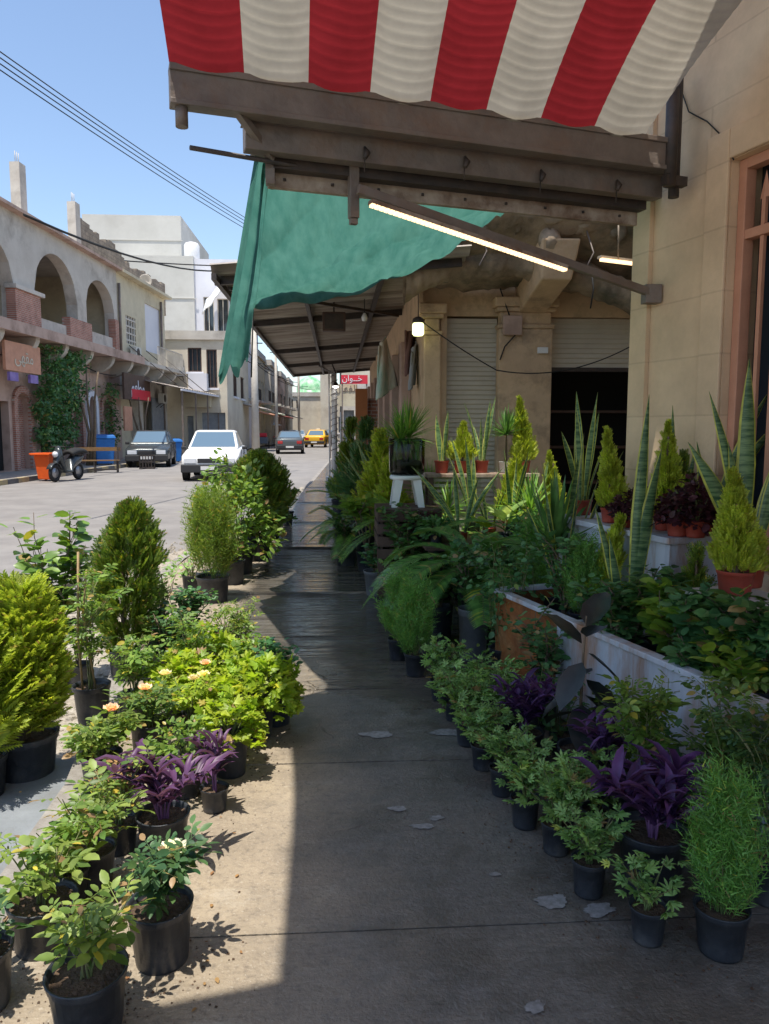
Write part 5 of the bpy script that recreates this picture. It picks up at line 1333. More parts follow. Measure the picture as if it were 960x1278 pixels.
# stalls down the road
def stall(lab, px, py, cloth_m, goods):
    P = on_road(px, py); t = thing('street_stall', lab, 'stall', (P.x, P.y, ZR), 0, 'street stalls down the far side')
    g = MB(); g.box(-1, 1, -.5, .5, .7, .8); obj('table', g, M['wood'], t)
    for sx in (-.9, .9):
        for sy in (-.4, .4): g = MB(); g.bar((sx, sy, 0), (sx, sy, .7), .06); obj('leg', g, M['steel_dark'], t)
    g = MB(); g.tube([(0, 0, .8), (0, 0, 2.3)], .04, 6); obj('pole', g, M['steel_dark'], t)
    g = MB(); n = 8
    c = g.p((0, 0, 2.55)); r_ = [g.p((1.5 * math.cos(2 * PI * k / n), 1.5 * math.sin(2 * PI * k / n), 2.1)) for k in range(n)]
    for k in range(n): g.face((c, r_[k], r_[(k + 1) % n]))
    o = obj('parasol', g, M[cloth_m], t); s = o.modifiers.new('thickness', 'SOLIDIFY'); s.thickness = .04
    for k in range(7):
        g = MB(); x = -.85 + .25 * k; g.box(x, x + .2, -.4, .1 + .05 * (k % 3), .803, .95 + .12 * (k % 3)); obj('goods', g, M[goods[k % len(goods)]], t, bevel=.02)
stall('street stall under a white parasol beside the dark grey saloon', 334, 556, 'white', ['red_sign', 'orange', 'green_paint'])
stall('street stall under a dark red parasol beyond the white parasol one', 340, 552, 'reddoor', ['purple_paint', 'red_sign', 'plaster_pale'])
stall('furthest street stall, under an orange-brown parasol', 350, 549, 'plaster_salmon', ['red_sign', 'orange', 'plaster_pale'])
P = on_road(322, 560); t = thing('awning_stall', 'green and red handcart left of the white parasol stall', 'handcart', (P.x, P.y, ZR))
g = MB(); g.box(-.9, .9, -.5, .5, .45, 1.0); obj('tray', g, M['bluedoor'], t, bevel=.03)
g = MB(); g.box(-.8, .8, -.4, .4, 1.003, 1.35); obj('load', g, M['red_sign'], t, bevel=.08)
for s in (-1, 1):
    g = MB(); g.lathe([(.3, -.03), (.32, 0), (.3, .03)], 16); g.v = [(z + s * .95, x, y_ + .32) for x, y_, z in g.v]; obj('wheel', g, M['tyre'], t)

def ac_unit(lab, P, rz_=0, s=1.0):
    t = thing('air_conditioner', lab, 'air conditioner', tuple(P), rz_)
    g = MB(); g.box(-.42, .42, -.16, .16, 0, .58); obj('case', g, M['plaster_white'], t, bevel=.02)
    g = MB(); g.lathe([(.22, 0), (.23, .01), (.2, .02)], 18); g.v = [(x - .1, -.165 - z, y_ + .29) for x, y_, z in g.v]; obj('fan', g, M['steel_dark'], t)
    g = MB(); g.bar((-.35, 0, -.02), (-.35, .3, -.25), .03); g.bar((.35, 0, -.02), (.35, .3, -.25), .03); g.bar((-.4, .0, -.015), (.4, .0, -.015), .03); obj('bracket', g, M['steel_dark'], t)
    t.scale = (s, s, s)
ac_unit('white air conditioner box on the yellow house under its barred window', TF(U(163, 440), .3, Z(163, 447)), fang)
ac_unit('air conditioner box high on the cream house beside the first barred window', (fx(222, 49.7), 49.7, fz(470, 50)))
ac_unit('air conditioner box on the grey shop front below the lean-to roof', TF(U(196, 500), .35, 3.1), fang)
ac_unit('air conditioner box on the first grey balcony house', (AY(302, 500, 62).x - .8, 62.2, 5.2))
for k, (px, y0, y1, Yd, lab) in enumerate(((150, 355, 448, 0, 'brown drainpipe where the arcade meets the yellow house'), (205, 380, 560, 0, 'drainpipe at the far corner of the yellow house'))):
    g = MB(TF); g.tube([(U(px, y1), .08, Z(px, y0)), (U(px, y1), .08, Z(px, y1))], .07, 8); tag(obj('drainpipe', g, M['steel_brown']), lab, 'drainpipe')
for k in range(5):
    a = TF(4 + k * 4.5, .25, zslab - .6 - .2 * (k % 2)); b_ = TF(9 + k * 4.8, .3, zslab - .75); g = MB(); g.tube(droop(a, b_, .25), .03, 4)
    tag(obj('facade_cable', g, M['string']), ['nearest', 'second', 'middle', 'fourth', 'furthest'][k] + ' of the five dark cables looping under the arcade balcony', 'cable', 'cables looping under the arcade balcony')
for k in range(6):
    a = Vector((fx(292, 52), 52 + k * 7, 7.2 + .5 * (k % 2))); b_ = Vector((fx(340, 70) + k * .6, 60 + k * 8, 6.6)); g = MB(); g.tube(droop(a, b_, .5), .035, 4)
    tag(obj('street_cable', g, M['string']), ['nearest', 'second', 'third', 'fourth', 'fifth', 'furthest'][k] + ' of the six slack dark cables strung along the far house fronts', 'cable', 'slack cables along the far house fronts')
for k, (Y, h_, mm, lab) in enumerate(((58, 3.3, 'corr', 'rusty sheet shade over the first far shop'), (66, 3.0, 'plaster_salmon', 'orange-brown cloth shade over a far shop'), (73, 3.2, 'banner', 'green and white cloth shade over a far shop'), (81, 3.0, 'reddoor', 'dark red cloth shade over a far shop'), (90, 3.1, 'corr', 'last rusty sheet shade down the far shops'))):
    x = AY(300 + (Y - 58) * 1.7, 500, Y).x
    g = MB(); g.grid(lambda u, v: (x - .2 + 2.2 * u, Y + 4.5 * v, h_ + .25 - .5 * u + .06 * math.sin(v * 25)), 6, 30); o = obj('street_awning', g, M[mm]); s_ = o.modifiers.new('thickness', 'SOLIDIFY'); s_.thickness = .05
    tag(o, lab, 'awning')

for nm_, x0, x1, Y_, ys in (('tall', 113, 231, 65.9, (300,)), ('low', 151, 246, 62.9, (372,))):
    for k, py in enumerate(ys):
        g = MB(); z_ = AY(200, py, Y_).z; g.box(AY(x0, 400, Y_).x, AY(x1, 400, Y_).x, Y_ + .04, Y_ + .098, z_, z_ + .05)
        tag(obj('storey_band', g, M['plaster_white']), ('upper' if k == 0 else 'second' if k == 1 else 'lowest') + ' storey line across the ' + ('tall blank pale block' if nm_ == 'tall' else 'lower off-white block'), 'ledge')
t = thing('rooftop_tank', 'small white water tank on the flat roof of the lower off-white block', 'water tank', (AY(240, 330, 64.5).x, 64.5, AY(240, 322, 63).z + .16))
g = MB(); g.lathe([(.6, 0), (.62, .1), (.62, 1.1), (.5, 1.3), (.2, 1.4)], 18); obj('tank', g, M['white'], t)
for q in (-.4, .4): g = MB(); g.bar((q, 0, -.02), (q, 0, .02), .1); obj('support', g, M['steel_dark'], t)
t = thing('satellite_dish', 'grey satellite dish on the cornice above the yellow house', 'satellite dish', tuple(TF(U(182, 350, -1), -1.0, zroof + .15)))
g = MB(); g.tube([(0, 0, 0), (0, 0, .7)], .03, 6); obj('mast', g, M['steel_dark'], t)
g = MB(); g.lathe([(.02, 0), (.2, .04), (.38, .13), (.40, .15), (.37, .15), (.2, .06)], 20); g.v = [(x, -z, y_ + .8) for x, y_, z in g.v]; obj('dish', g, M['plaster_grey'], t)
# ------------------------------------------------------------ PLANTS
def nrm(a): return a / (np.linalg.norm(a, axis=-1, keepdims=True) + 1e-9)
def inst(tv, tf, P, D, Nn, S, W=None):
    """copies of a leaf template: y runs along D, z along the normal, x across"""
    P, D, Nn = map(np.asarray, (P, D, Nn)); D = nrm(D); X = nrm(np.cross(D, Nn)); Z = np.cross(X, D)
    S = np.asarray(S)[:, None, None]; Wd = S if W is None else np.asarray(W)[:, None, None]
    V = P[:, None, :] + tv[None, :, 0:1] * Wd * X[:, None, :] + tv[None, :, 1:2] * S * D[:, None, :] + tv[None, :, 2:3] * S * Z[:, None, :]
    n, k = len(P), len(tv)
    return V.reshape(-1, 3), (tf[None] + (np.arange(n) * k)[:, None, None]).reshape(-1, tf.shape[1])
def T(v, f): return np.array(v, float), np.array(f, int)
OVAL = T([(0, 0, 0), (-.2, .18, .04), (0, .25, -.01), (.2, .18, .04), (-.27, .48, .03), (0, .55, -.03), (.27, .48, .03), (-.17, .8, -.02), (0, .82, -.07), (.17, .8, -.02), (0, 1, -.13)],
         [(0, 1, 2, 2), (0, 2, 3, 3), (1, 4, 5, 2), (2, 5, 6, 3), (4, 7, 8, 5), (5, 8, 9, 6), (7, 10, 8, 8), (8, 10, 9, 9)])
def quads2tris(t):
    v, f = t; out = []
    for a, b, c, d in f:
        out.append((a, b, c)); 
        if d != c: out.append((a, c, d))
    return v, np.array(out, int)
OVAL = quads2tris(OVAL)
LANCE = quads2tris(T([(0, 0, 0), (-.07, .12, .03), (0, .15, 0), (.07, .12, .03), (-.11, .42, .05), (0, .45, .0), (.11, .42, .05), (-.075, .75, -.0), (0, .76, -.05), (.075, .75, .0), (0, 1, -.16)],
         [(0, 1, 2, 2), (0, 2, 3, 3), (1, 4, 5, 2), (2, 5, 6, 3), (4, 7, 8, 5), (5, 8, 9, 6), (7, 10, 8, 8), (8, 10, 9, 9)]))
NEEDLE = T([(-.03, 0, 0), (.03, 0, 0), (0, 1, 0)], [(0, 1, 2)])
def lobed(nl=5, deep=.5, sub=True):
    v = [(0, 0, 0)]; ring = []
    m = nl * 4
    for k in range(m + 1):
        a = -2.5 + 5.0 * k / m; q = (k % 4) / 4
        r = 1 - deep * (1 if k % 4 == 0 else (.25 if k % 4 in (1, 3) else 0))
        if sub and k % 4 in (1, 3): r -= .12
        r *= (.62 + .38 * math.cos(a * .55))
        v.append((math.sin(a) * r * .6, .12 + math.cos(a) * r * .6 + .25, .06 * math.cos(a * nl) - .12 * r * r))
    f = [(0, k, k + 1) for k in range(1, m + 1)]
    return T(v, f)
LOBED = lobed(); LACY = lobed(7, .72); ROUND = lobed(5, .22, False)
def rose_leaf():
    V, Fc = [], []
    for (x, y, dx, dy, s) in ((0, .55, 0, 1, .45), (-.02, .38, -.9, .45, .36), (.02, .38, .9, .45, .36), (-.02, .15, -.95, .3, .3), (.02, .15, .95, .3, .3)):
        v, f = inst(OVAL[0], OVAL[1], [(x, y, 0)], [(dx, dy, 0)], [(0, 0, 1)], [s], [s * 1.0])
        Fc.append(f + sum(map(len, V))); V.append(v)
    v, f = T([(-.012, 0, 0), (.012, 0, 0), (.008, .6, 0), (-.008, .6, 0)], [(0, 1, 2), (0, 2, 3)]); Fc.append(f + sum(map(len, V))); V.append(v)
    return np.vstack(V), np.vstack(Fc)
ROSE = rose_leaf()
def fern(nb=9, ln=.34):
    V, Fc = [], []
    rs = np.random.RandomState(4)
    for k in range(nb):
        y = .08 + .84 * k / nb
        l = ln * (1 - .72 * (k / nb)) + .06
        for s in (-1, 1):
            a = (s * l * .72, y + l * .72, -.03 + rs.uniform(-.03, .03)); w = .030
            V += [(0, y - w, 0), (a[0] * .55 - s * w * .4, (y + a[1]) / 2 + .01 + w, .012), a, (a[0] * .55 + s * w * .9, (y + a[1]) / 2 - w, .012)]
            o = len(V) - 4; Fc += [(o, o + 1, o + 2), (o, o + 2, o + 3)]
    V += [(-.016, 0, 0), (.016, 0, 0), (0, 1.02, -.02)]; o = len(V) - 3; Fc.append((o, o + 1, o + 2))
    return T(V, Fc)
FERN = fern(); FERN_N = fern(7, .22)
def twig(n=11):
    V = [(-.008, 0, 0), (.008, 0, 0), (0, 1, 0)]; Fc = [(0, 1, 2)]; rs = np.random.RandomState(2)
    for k in range(n):
        y = .1 + .85 * k / n; a = k * 2.4; l = .2 * (1.1 - .5 * k / n)
        dx, dz = math.cos(a) * l, math.sin(a) * l
        o = len(V); V += [(-.012, y - .012, 0), (.012, y + .012, 0), (dx, y + l * .8, dz)]; Fc.append((o, o + 1, o + 2))
    return T(V, Fc)
TWIG = twig()
def join(parts):
    V, Fc, o = [], [], 0
    for v, f in parts: V.append(v); Fc.append(f + o); o += len(v)
    return np.vstack(V), np.vstack(Fc)
def rnd_unit(rs, n):
    return nrm(rs.normal(size=(n, 3)))

def mk_pot(t, r, h, m='black_plastic', soil=True, rs=None, litter=True):
    g = MB(); k = .78
    g.lathe([(r * .5, .001), (r * k, 0), (r * (k + .02), .01), (r * .94, h * .86), (r * .955, h * .862), (r * .985, h * .875), (r * 1.02, h * .985), (r * 1.03, h), (r * .965, h), (r * .93, h * .93), (r * .9, h * .8), (r * .3, h * .79)], 26)
    obj('pot', g, M[m], t)
    if soil:
        g = MB(); g.sm = True; n = 14; c = g.p((0, 0, h * .87)); pr = None
        for q in (.35, .65, .92):
            rg = [g.p((r * q * math.cos(2 * PI * j / n), r * q * math.sin(2 * PI * j / n), h * (.86 + random.uniform(-.03, .03)))) for j in range(n)]
            if pr is None:
                for j in range(n): g.face((c, rg[j], rg[(j + 1) % n]))
            else:
                for j in range(n): g.face((pr[j], rg[j], rg[(j + 1) % n], pr[(j + 1) % n]))
            pr = rg
        so_ = obj('soil', g, M['soil'], t)
def stems_obj(t, paths, r0, m='green_stem', name='stem', n=5):
    g = MB()
    for p_ in paths:
        k = len(p_); g.tube(p_, [r0 * (1 - .65 * i / (k - 1)) for i in range(k)], n, False)
    return obj(name, g, M[m], t)
def branch_paths(rs, n, h, spread, z0, wig=.12, r0=.02, up=1.0, sub=0, segs=6):
    out = []
    for k in range(n):
        a = rs.uniform(0, 2 * PI); s = spread * (rs.uniform(.25, 1) if n > 1 else .1); hh = h * rs.uniform(.7, 1)
        P = [Vector((math.cos(a) * r0 * rs.rand(), math.sin(a) * r0 * rs.rand(), z0))]
        for i in range(1, segs + 1):
            f = i / segs
            P.append(Vector((math.cos(a) * s * f ** 1.2 + rs.normal() * wig * h * .12, math.sin(a) * s * f ** 1.2 + rs.normal() * wig * h * .12, z0 + hh * f ** (1 / up))))
        out.append(P)
        for j in range(sub):
            i = rs.randint(2, segs); Q = P[i]; b = rs.uniform(0, 2 * PI); l = h * rs.uniform(.18, .4)
            d = Vector((math.cos(b) * .8, math.sin(b) * .8, .9)).normalized()
            out.append([Q, Q + d * l * .5 + Vector((0, 0, .01)), Q + d * l])
    return out
def leaves_on(rs, paths, per, size, tmpl, f0=.3, droop_=.2, jit=.01, pet=.0, upn=.7, wide=1.0, sv=.3):
    P, D, Nn, S = [], [], [], []
    for p_ in paths:
        L = len(p_) - 1
        for k in range(per):
            f = (f0 + (1 - f0) * (k + rs.rand()) / per) * L; i = min(L - 1, int(f)); q = p_[i].lerp(p_[i + 1], f - i)
            ax = (p_[i + 1] - p_[i]).normalized(); a = rs.uniform(0, 2 * PI)
            side = Vector((math.cos(a), math.sin(a), 0)); d = (side + ax * rs.uniform(.1, .9) - Vector((0, 0, droop_ * rs.rand()))).normalized()
            o = q + d * pet * rs.uniform(.5, 1.2) + Vector(rs.normal(size=3)) * jit
            P.append(o); D.append(d); nn_ = Vector((rs.normal() * .4, rs.normal() * .4, upn + .2)) ; Nn.append(nn_); S.append(size * rs.uniform(1 - sv, 1 + sv))
    S = np.array(S)
    return inst(tmpl[0], tmpl[1], np.array([tuple(x) for x in P]), np.array([tuple(x) for x in D]), np.array([tuple(x) for x in Nn]), S, S * wide)
def foliage(t, vf, m, name='foliage'):
    return nobj(name, vf[0], vf[1], M[m], t)

# --- each kind builds the plant above its pot; h is the height above the soil
def k_conifer(t, rs, z0, h, w, m='lf_goldcypress', n=430, frond=.22, tmpl=None, plume=.75, egg=False):
    tmpl = tmpl or FERN
    rs_off = rs.rand() * 50; f = rs.rand(n) ** .8; a = rs.rand(n) * 2 * PI
    if egg: prof = np.sin(np.clip(f * .93 + .07, 0, 1) * PI) ** .55
    else: prof = (1 - f) ** 1.1 * np.clip((f + .10) * 6, 0, 1) ** .6
    rad = w / 2 * prof * (.35 + .65 * rs.rand(n) ** .6)
    lump = 1 + .22 * np.sin(a * 3 + f * 9 + rs.rand() * 6) * np.sin(f * 17) + .15 * np.sin(a + rs.rand() * 6)
    rad = rad * lump * (1 + .28 * (rs.rand(n) ** 3))
    fl = frond * (.75 + .5 * rs.rand(n)) * (.55 + .45 * prof)
    bend = rs.normal(size=2) * .05 * h; P = np.stack([np.cos(a) * rad * .7 + bend[0] * f ** 2, np.sin(a) * rad * .7 + bend[1] * f ** 2, z0 + .01 + f * (h - frond * .45)], 1)
    D = np.stack([np.cos(a) * (.75 - .3 * plume) * (1 - f * .75), np.sin(a) * (.75 - .3 * plume) * (1 - f * .75), np.full(n, plume)], 1) + rs.normal(size=(n, 3)) * .16
    N_ = np.stack([-np.sin(a), np.cos(a), np.zeros(n)], 1) + rs.normal(size=(n, 3)) * .7
    kp = np.array([mnoise.noise(Vector(p_ * (5.5 / max(w, .2)) * .45) + Vector((rs_off, 0, 0))) > (-.22 if w > .5 else -.42) for p_ in P]); P, D, N_, fl = P[kp], D[kp], N_[kp], fl[kp]
    foliage(t, inst(tmpl[0], tmpl[1], P, D, N_, fl), m)
    stems_obj(t, [[Vector((0, 0, z0 - .03)), Vector((.005, 0, z0 + h * .4)), Vector((0, 0, z0 + h * .85))]], .012 + .012 * h, 'bark', 'trunk')
def k_feather(t, rs, z0, h, w, m='lf_bigthuja', n=520, frond=.3):
    f = rs.rand(n) ** .9; a = rs.rand(n) * 2 * PI
    prof = np.sin(np.clip(f * .8 + .2, 0, 1) * PI) ** .6 * .95 + .05
    rad = w / 2 * prof * (.2 + .8 * rs.rand(n) ** .5)
    P = np.stack([np.cos(a) * rad * .6, np.sin(a) * rad * .6, z0 + .07 + f * (h - frond * .4)], 1)
    D = np.stack([np.cos(a) * .8, np.sin(a) * .8, .75 + .6 * f - .35 * rs.rand(n)], 1) + rs.normal(size=(n, 3)) * .2
    N_ = np.stack([np.cos(a) * -.5, np.sin(a) * -.5, np.ones(n)], 1) + rs.normal(size=(n, 3)) * .5
    foliage(t, inst(FERN[0], FERN[1], P, D, N_, frond * (.6 + .6 * rs.rand(n))), m)
    stems_obj(t, branch_paths(rs, 5, h * .7, w * .3, z0 - .03), .014, 'bark', 'trunk')
def k_kochia(t, rs, z0, h, w, m='lf_kochia', n=900):
    f = rs.rand(n); a = rs.rand(n) * 2 * PI
    prof = np.sin(np.clip(f * .85 + .15, 0, 1) * PI) ** .5
    rad = w / 2 * prof * rs.rand(n) ** .5
    P = np.stack([np.cos(a) * rad * .75, np.sin(a) * rad * .75, z0 + .01 + f * h * .8], 1)
    D = np.stack([np.cos(a) * .35, np.sin(a) * .35, np.full(n, 1.)], 1) + rs.normal(size=(n, 3)) * .14
    S = h * .28 * (.6 + .7 * rs.rand(n))
    o_ = rs.rand() * 50; kp = np.array([mnoise.noise(Vector(p_ * (2.6 / max(w, .2))) + Vector((o_, 0, 0))) > -.25 for p_ in P]); P, D, S = P[kp], D[kp] , S[kp]; S = S * (1 + .35 * (rs.rand(len(S)) ** 4))
    foliage(t, inst(TWIG[0], TWIG[1], P, D, rs.normal(size=(len(S), 3)), S, S * .9), m)
    stems_obj(t, branch_paths(rs, 9, h * .6, w * .3, z0 - .03), .004)
def k_geranium(t, rs, z0, h, w, m='lf_geran', n=16, per=9, size=.05):
    p_ = branch_paths(rs, n, h * .8, w * .45, z0 - .02, up=1.3)
    foliage(t, leaves_on(rs, p_, per, size, LACY, .25, .1, .015, size * .7), m)
    stems_obj(t, p_, .0035)
def k_rose(t, rs, z0, h, w, m='lf_rose', n=8, per=9, size=.09, fl=(), sub=1):
    p_ = branch_paths(rs, n, h, w * .48, z0 - .02, up=1.1, sub=sub)
    foliage(t, leaves_on(rs, p_, per, size, ROSE, .3, .55, .008, .012, sv=.45), m)
    stems_obj(t, p_, .0042)
    for k, (fm, fs) in enumerate(fl):
        p = p_[k * (1 + sub)][-1]; flower(t, rs, p + Vector((0, 0, .01)), fs, fm)
def flower(t, rs, P, s, m):
    parts = []
    for ring, (cnt, el, sc_) in enumerate(((7, .25, 1), (6, .8, .8), (5, 1.3, .6), (4, 2.2, .42))):
        a = np.arange(cnt) * 2 * PI / cnt + ring * .5 + rs.rand()
        D = np.stack([np.cos(a), np.sin(a), np.full(cnt, el)], 1); N_ = np.stack([-np.cos(a) * el, -np.sin(a) * el, np.ones(cnt)], 1)
        parts.append(inst(OVAL[0] * np.array([1, 1, -1.5]), OVAL[1], np.tile([tuple(P)], (cnt, 1)), D, N_, np.full(cnt, s * sc_), np.full(cnt, s * sc_ * 1.9)))
    v, f = join(parts); nobj('flower', v, f, M[m], t)
def k_shrub(t, rs, z0, h, w, m='lf_dark', n=12, per=22, size=.05, tmpl=None, sub=2, wide=1.15, f0=.15, stem='bark', r=.006, up=1.1, pet=.01, droop_=.3):
    p_ = branch_paths(rs, n, h, w * .47, z0 - .02, up=up, sub=sub)
    foliage(t, leaves_on(rs, p_, per, size, tmpl or OVAL, f0, droop_, .012, pet, wide=wide), m)
    stems_obj(t, p_, r, stem)
def k_dome(t, rs, z0, h, w, m='lf_lime', n=700, size=.05, tmpl=None, wide=1.1):
    """close bush: leaves through the outer half of an uneven dome, plus its stems"""
    tmpl = tmpl or LOBED
    u = rnd_unit(rs, n); u[:, 2] = np.abs(u[:, 2]) * 1.0 - .15
    k = rs.rand(8, 3) * 5
    lump = 1 + .16 * np.sin(u[:, 0] * 4 + k[0, 0]) * np.sin(u[:, 1] * 5 + k[1, 0]) + .12 * np.sin(u[:, 2] * 7 + u[:, 0] * 6 + k[2, 1])
    rad = (.5 + .5 * rs.rand(n) ** .45) * lump
    P = u * rad[:, None] * np.array([w / 2, w / 2, h * .85]) + np.array([0, 0, z0 + h * .12])
    P[:, 2] = np.maximum(P[:, 2], z0 - .02)
    D = u * np.array([1, 1, .35]) + rs.normal(size=(n, 3)) * .45
    N_ = u * .5 + np.array([0, 0, .9]) + rs.normal(size=(n, 3)) * .35
    S = size * (.6 + .7 * rs.rand(n))
    foliage(t, inst(tmpl[0], tmpl[1], P, D, N_, S, S * wide), m)
    stems_obj(t, branch_paths(rs, 9, h * .8, w * .35, z0 - .02, sub=1), .005)
def k_trad(t, rs, z0, h, w, m='lf_trad', n=14, size=.14):
    p_ = branch_paths(rs, n, h, w * .42, z0 - .02, up=1.8, wig=.25)
    P, D, N_, S = [], [], [], []
    for q in p_:
        L = len(q) - 1; k = 0
        for i in range(1, L + 1):
            ax = (q[i] - q[i - 1]).normalized(); a = rs.uniform(0, 2 * PI)
            for s in (0, PI):
                d = (Vector((math.cos(a + s), math.sin(a + s), .35)) + ax * .8).normalized()
                P.append(tuple(q[i])); D.append(tuple(d)); N_.append((-d.x * d.z, -d.y * d.z, 1.2)); S.append(size * rs.uniform(.55, 1.1))
    S = np.array(S); v = LANCE[0] * np.array([1.15, 1, 1.6])
    foliage(t, inst(v, LANCE[1], np.array(P), np.array(D), np.array(N_), S), m)
    stems_obj(t, p_, .005, 'purple_stem')
    g = MB()
def k_ficus(t, rs, z0, h, w, n=11):
    p_ = [[Vector((0, 0, z0 - .03)), Vector((.02, 0, z0 + h * .35)), Vector((-.01, .01, z0 + h * .7)), Vector((0, 0, z0 + h))]]
    P, D, N_, S = [], [], [], []
    for k in range(n):
        f = .3 + .68 * k / n; z = z0 + h * f; a = k * 2.4 + .4
        d = Vector((math.cos(a), math.sin(a), (-.9 if f < .75 else .8) * rs.uniform(.4, 1))).normalized()
        P.append((math.cos(a) * .015, math.sin(a) * .015, z)); D.append(tuple(d)); N_.append((math.cos(a) * .8, math.sin(a) * .8, 1)); S.append(w * rs.uniform(.45, .62))
    foliage(t, inst(OVAL[0] * np.array([.95, 1, 1]), OVAL[1], np.array(P), np.array(D), np.array(N_), np.array(S)), 'lf_ficus')
    stems_obj(t, p_, .009, 'bark')
def swords(t, rs, z0, specs, name='foliage', m='lf_sans', edge='lf_sans_e', thick=.10, face=False):
    """specs: (angle, lean, height, width, twist). Long stiff leaves with yellow margins."""
    V, Q, MI = [], [], []
    for (a, lean, h, w, tw, bx, by) in specs:
        n = 10; o = len(V)
        for i in range(n + 1):
            f = i / n
            wf_ = w * (.32 + 1.4 * f if f < .45 else .955 * (1 - ((f - .45) / .55) ** 2.2)) if f < 1 else .002
            r = lean * f ** 1.5; cx = bx + math.cos(a) * r; cy = by + math.sin(a) * r; z = z0 - .02 + h * f
            ta = (tw * (1.2 * f - .3) if face else a + PI / 2 + tw * f * 2.2) + rs.normal() * .03
            ux, uy = math.cos(ta), math.sin(ta); nx, ny = math.cos(a), math.sin(a)
            for q, dep in ((-1, .06), (-.78, .0), (0, -.16), (.78, .0), (1, .06)):
                V.append((cx + ux * wf_ / 2 * q - uy * wf_ * dep, cy + uy * wf_ / 2 * q + ux * wf_ * dep, z))
        for i in range(n):
            for k in range(4):
                b = o + i * 5 + k; Q.append((b, b + 1, b + 6, b + 5)); MI.append(1 if k in (0, 3) else 0)
    return nobj(name, np.array(V), np.array(Q), [M[m], M[edge]], t, smooth=True, mi=np.array(MI))
def k_sans(t, rs, z0, h, w, n=7, lw=.05, lean=.1, edge='lf_sans_e'):
    sp = []
    for k in range(n):
        a = rs.uniform(0, 2 * PI); sp.append((a, lean * rs.uniform(.3, 1.6) * (h / .5), h * rs.uniform(.6, 1.03), lw * rs.uniform(.8, 1.15), rs.uniform(-.8, .8), math.cos(a) * w * .25, math.sin(a) * w * .25))
    swords(t, rs, z0, sp, edge=edge)
def k_sans_spec(t, rs, z0, h, w, specs=()):
    swords(t, rs, z0, [(a, l, hh, ww, tw, math.cos(a) * .03, math.sin(a) * .03) for (a, l, hh, ww, tw) in specs], face=True)
def blades(rs, c, n, ln, wd, up=(.0, 1.2), bend=.4):
    V, Q = [], []
    for k in range(n):
        a = rs.uniform(0, 2 * PI); el = rs.uniform(*up); l = ln * rs.uniform(.75, 1.1); o = len(V); m = 5
        d = Vector((math.cos(a) * math.cos(el), math.sin(a) * math.cos(el), math.sin(el))); p = Vector(c)
        u = Vector((-math.sin(a), math.cos(a), 0)); 
        for i in range(m + 1):
            f = i / m; w_ = wd * (.7 + .5 * f if f < .3 else (1 - ((f - .3) / .7) ** 1.8) * .85) + .0005
            V += [tuple(p - u * w_), tuple(p + Vector((0, 0, -w_ * .5))), tuple(p + u * w_)]
            dd = (d + Vector((0, 0, -bend * f * f))).normalized(); p = p + dd * l / m
        for i in range(m):
            for j in range(2): b = o + i * 3 + j; Q.append((b, b + 1, b + 4, b + 3))
    return V, Q
def k_yucca(t, rs, z0, h, w, n=42, ln=None, wd=.014, heads=1, m='lf_yucca', cane=.35, bend=.4):
    V, Q = [], []; paths = []
    for k in range(heads):
        x, y = (0, 0) if heads == 1 else (rs.uniform(-.08, .08), rs.uniform(-.08, .08)); zc = z0 + h * cane * rs.uniform(.8, 1.1)
        v, q = blades(rs, (x, y, zc), n, ln or h * (1 - cane), wd, (-.15, 1.5), bend); o = len(V); V += v; Q += [tuple(i + o for i in f) for f in q]
        paths.append([Vector((x * .3, y * .3, z0 - .03)), Vector((x * .7, y * .7, (z0 + zc) / 2)), Vector((x, y, zc + .03))])
    nobj('foliage', np.array(V), np.array(Q), M[m], t, smooth=True)
    stems_obj(t, paths, .018, 'bark', 'trunk', 8)
def k_palm(t, rs, z0, h, w, n=14, m='lf_cycas', pin=34, pl=.13, pw=.009, up=(.5, 1.35), gap=.25):
    V, Fc = [], []; paths = []
    for k in range(n):
        a = k * 2.4 + rs.uniform(-.2, .2); el = rs.uniform(*up); l = w * .62 * rs.uniform(.8, 1.1); p = Vector((0, 0, z0)); seg = 12
        d = Vector((math.cos(a) * math.cos(el), math.sin(a) * math.cos(el), math.sin(el))); side = Vector((-math.sin(a), math.cos(a), 0)); pts = [p]
        for i in range(seg):
            d = (d + Vector((0, 0, -.14))).normalized(); p = p + d * l / seg; pts.append(p)
        paths.append(pts)
        for i in range(pin):
            f = gap + (1 - gap) * i / pin; q = f * seg; j = min(seg - 1, int(q)); c = pts[j].lerp(pts[j + 1], q - j); ax = (pts[j + 1] - pts[j]).normalized()
            L_ = pl * math.sin(PI * (.12 + .8 * (i / pin))) ** .6
            for s in (-1, 1):
                dd = (side * s * .85 + ax * .6 + Vector((0, 0, .22))).normalized(); e = c + dd * L_ - Vector((0, 0, L_ * .18)); mi_ = c + dd * L_ * .5
                o = len(V); V += [tuple(c - ax * pw * .5), tuple(c + ax * pw * .5), tuple(mi_ + ax * pw), tuple(mi_ - ax * pw), tuple(e)]; Fc += [(o, o + 1, o + 2), (o, o + 2, o + 3), (o + 3, o + 2, o + 4)]
    nobj('foliage', np.array(V), np.array(Fc), M[m], t); stems_obj(t, paths, .005, 'green_stem', 'stem', 4)
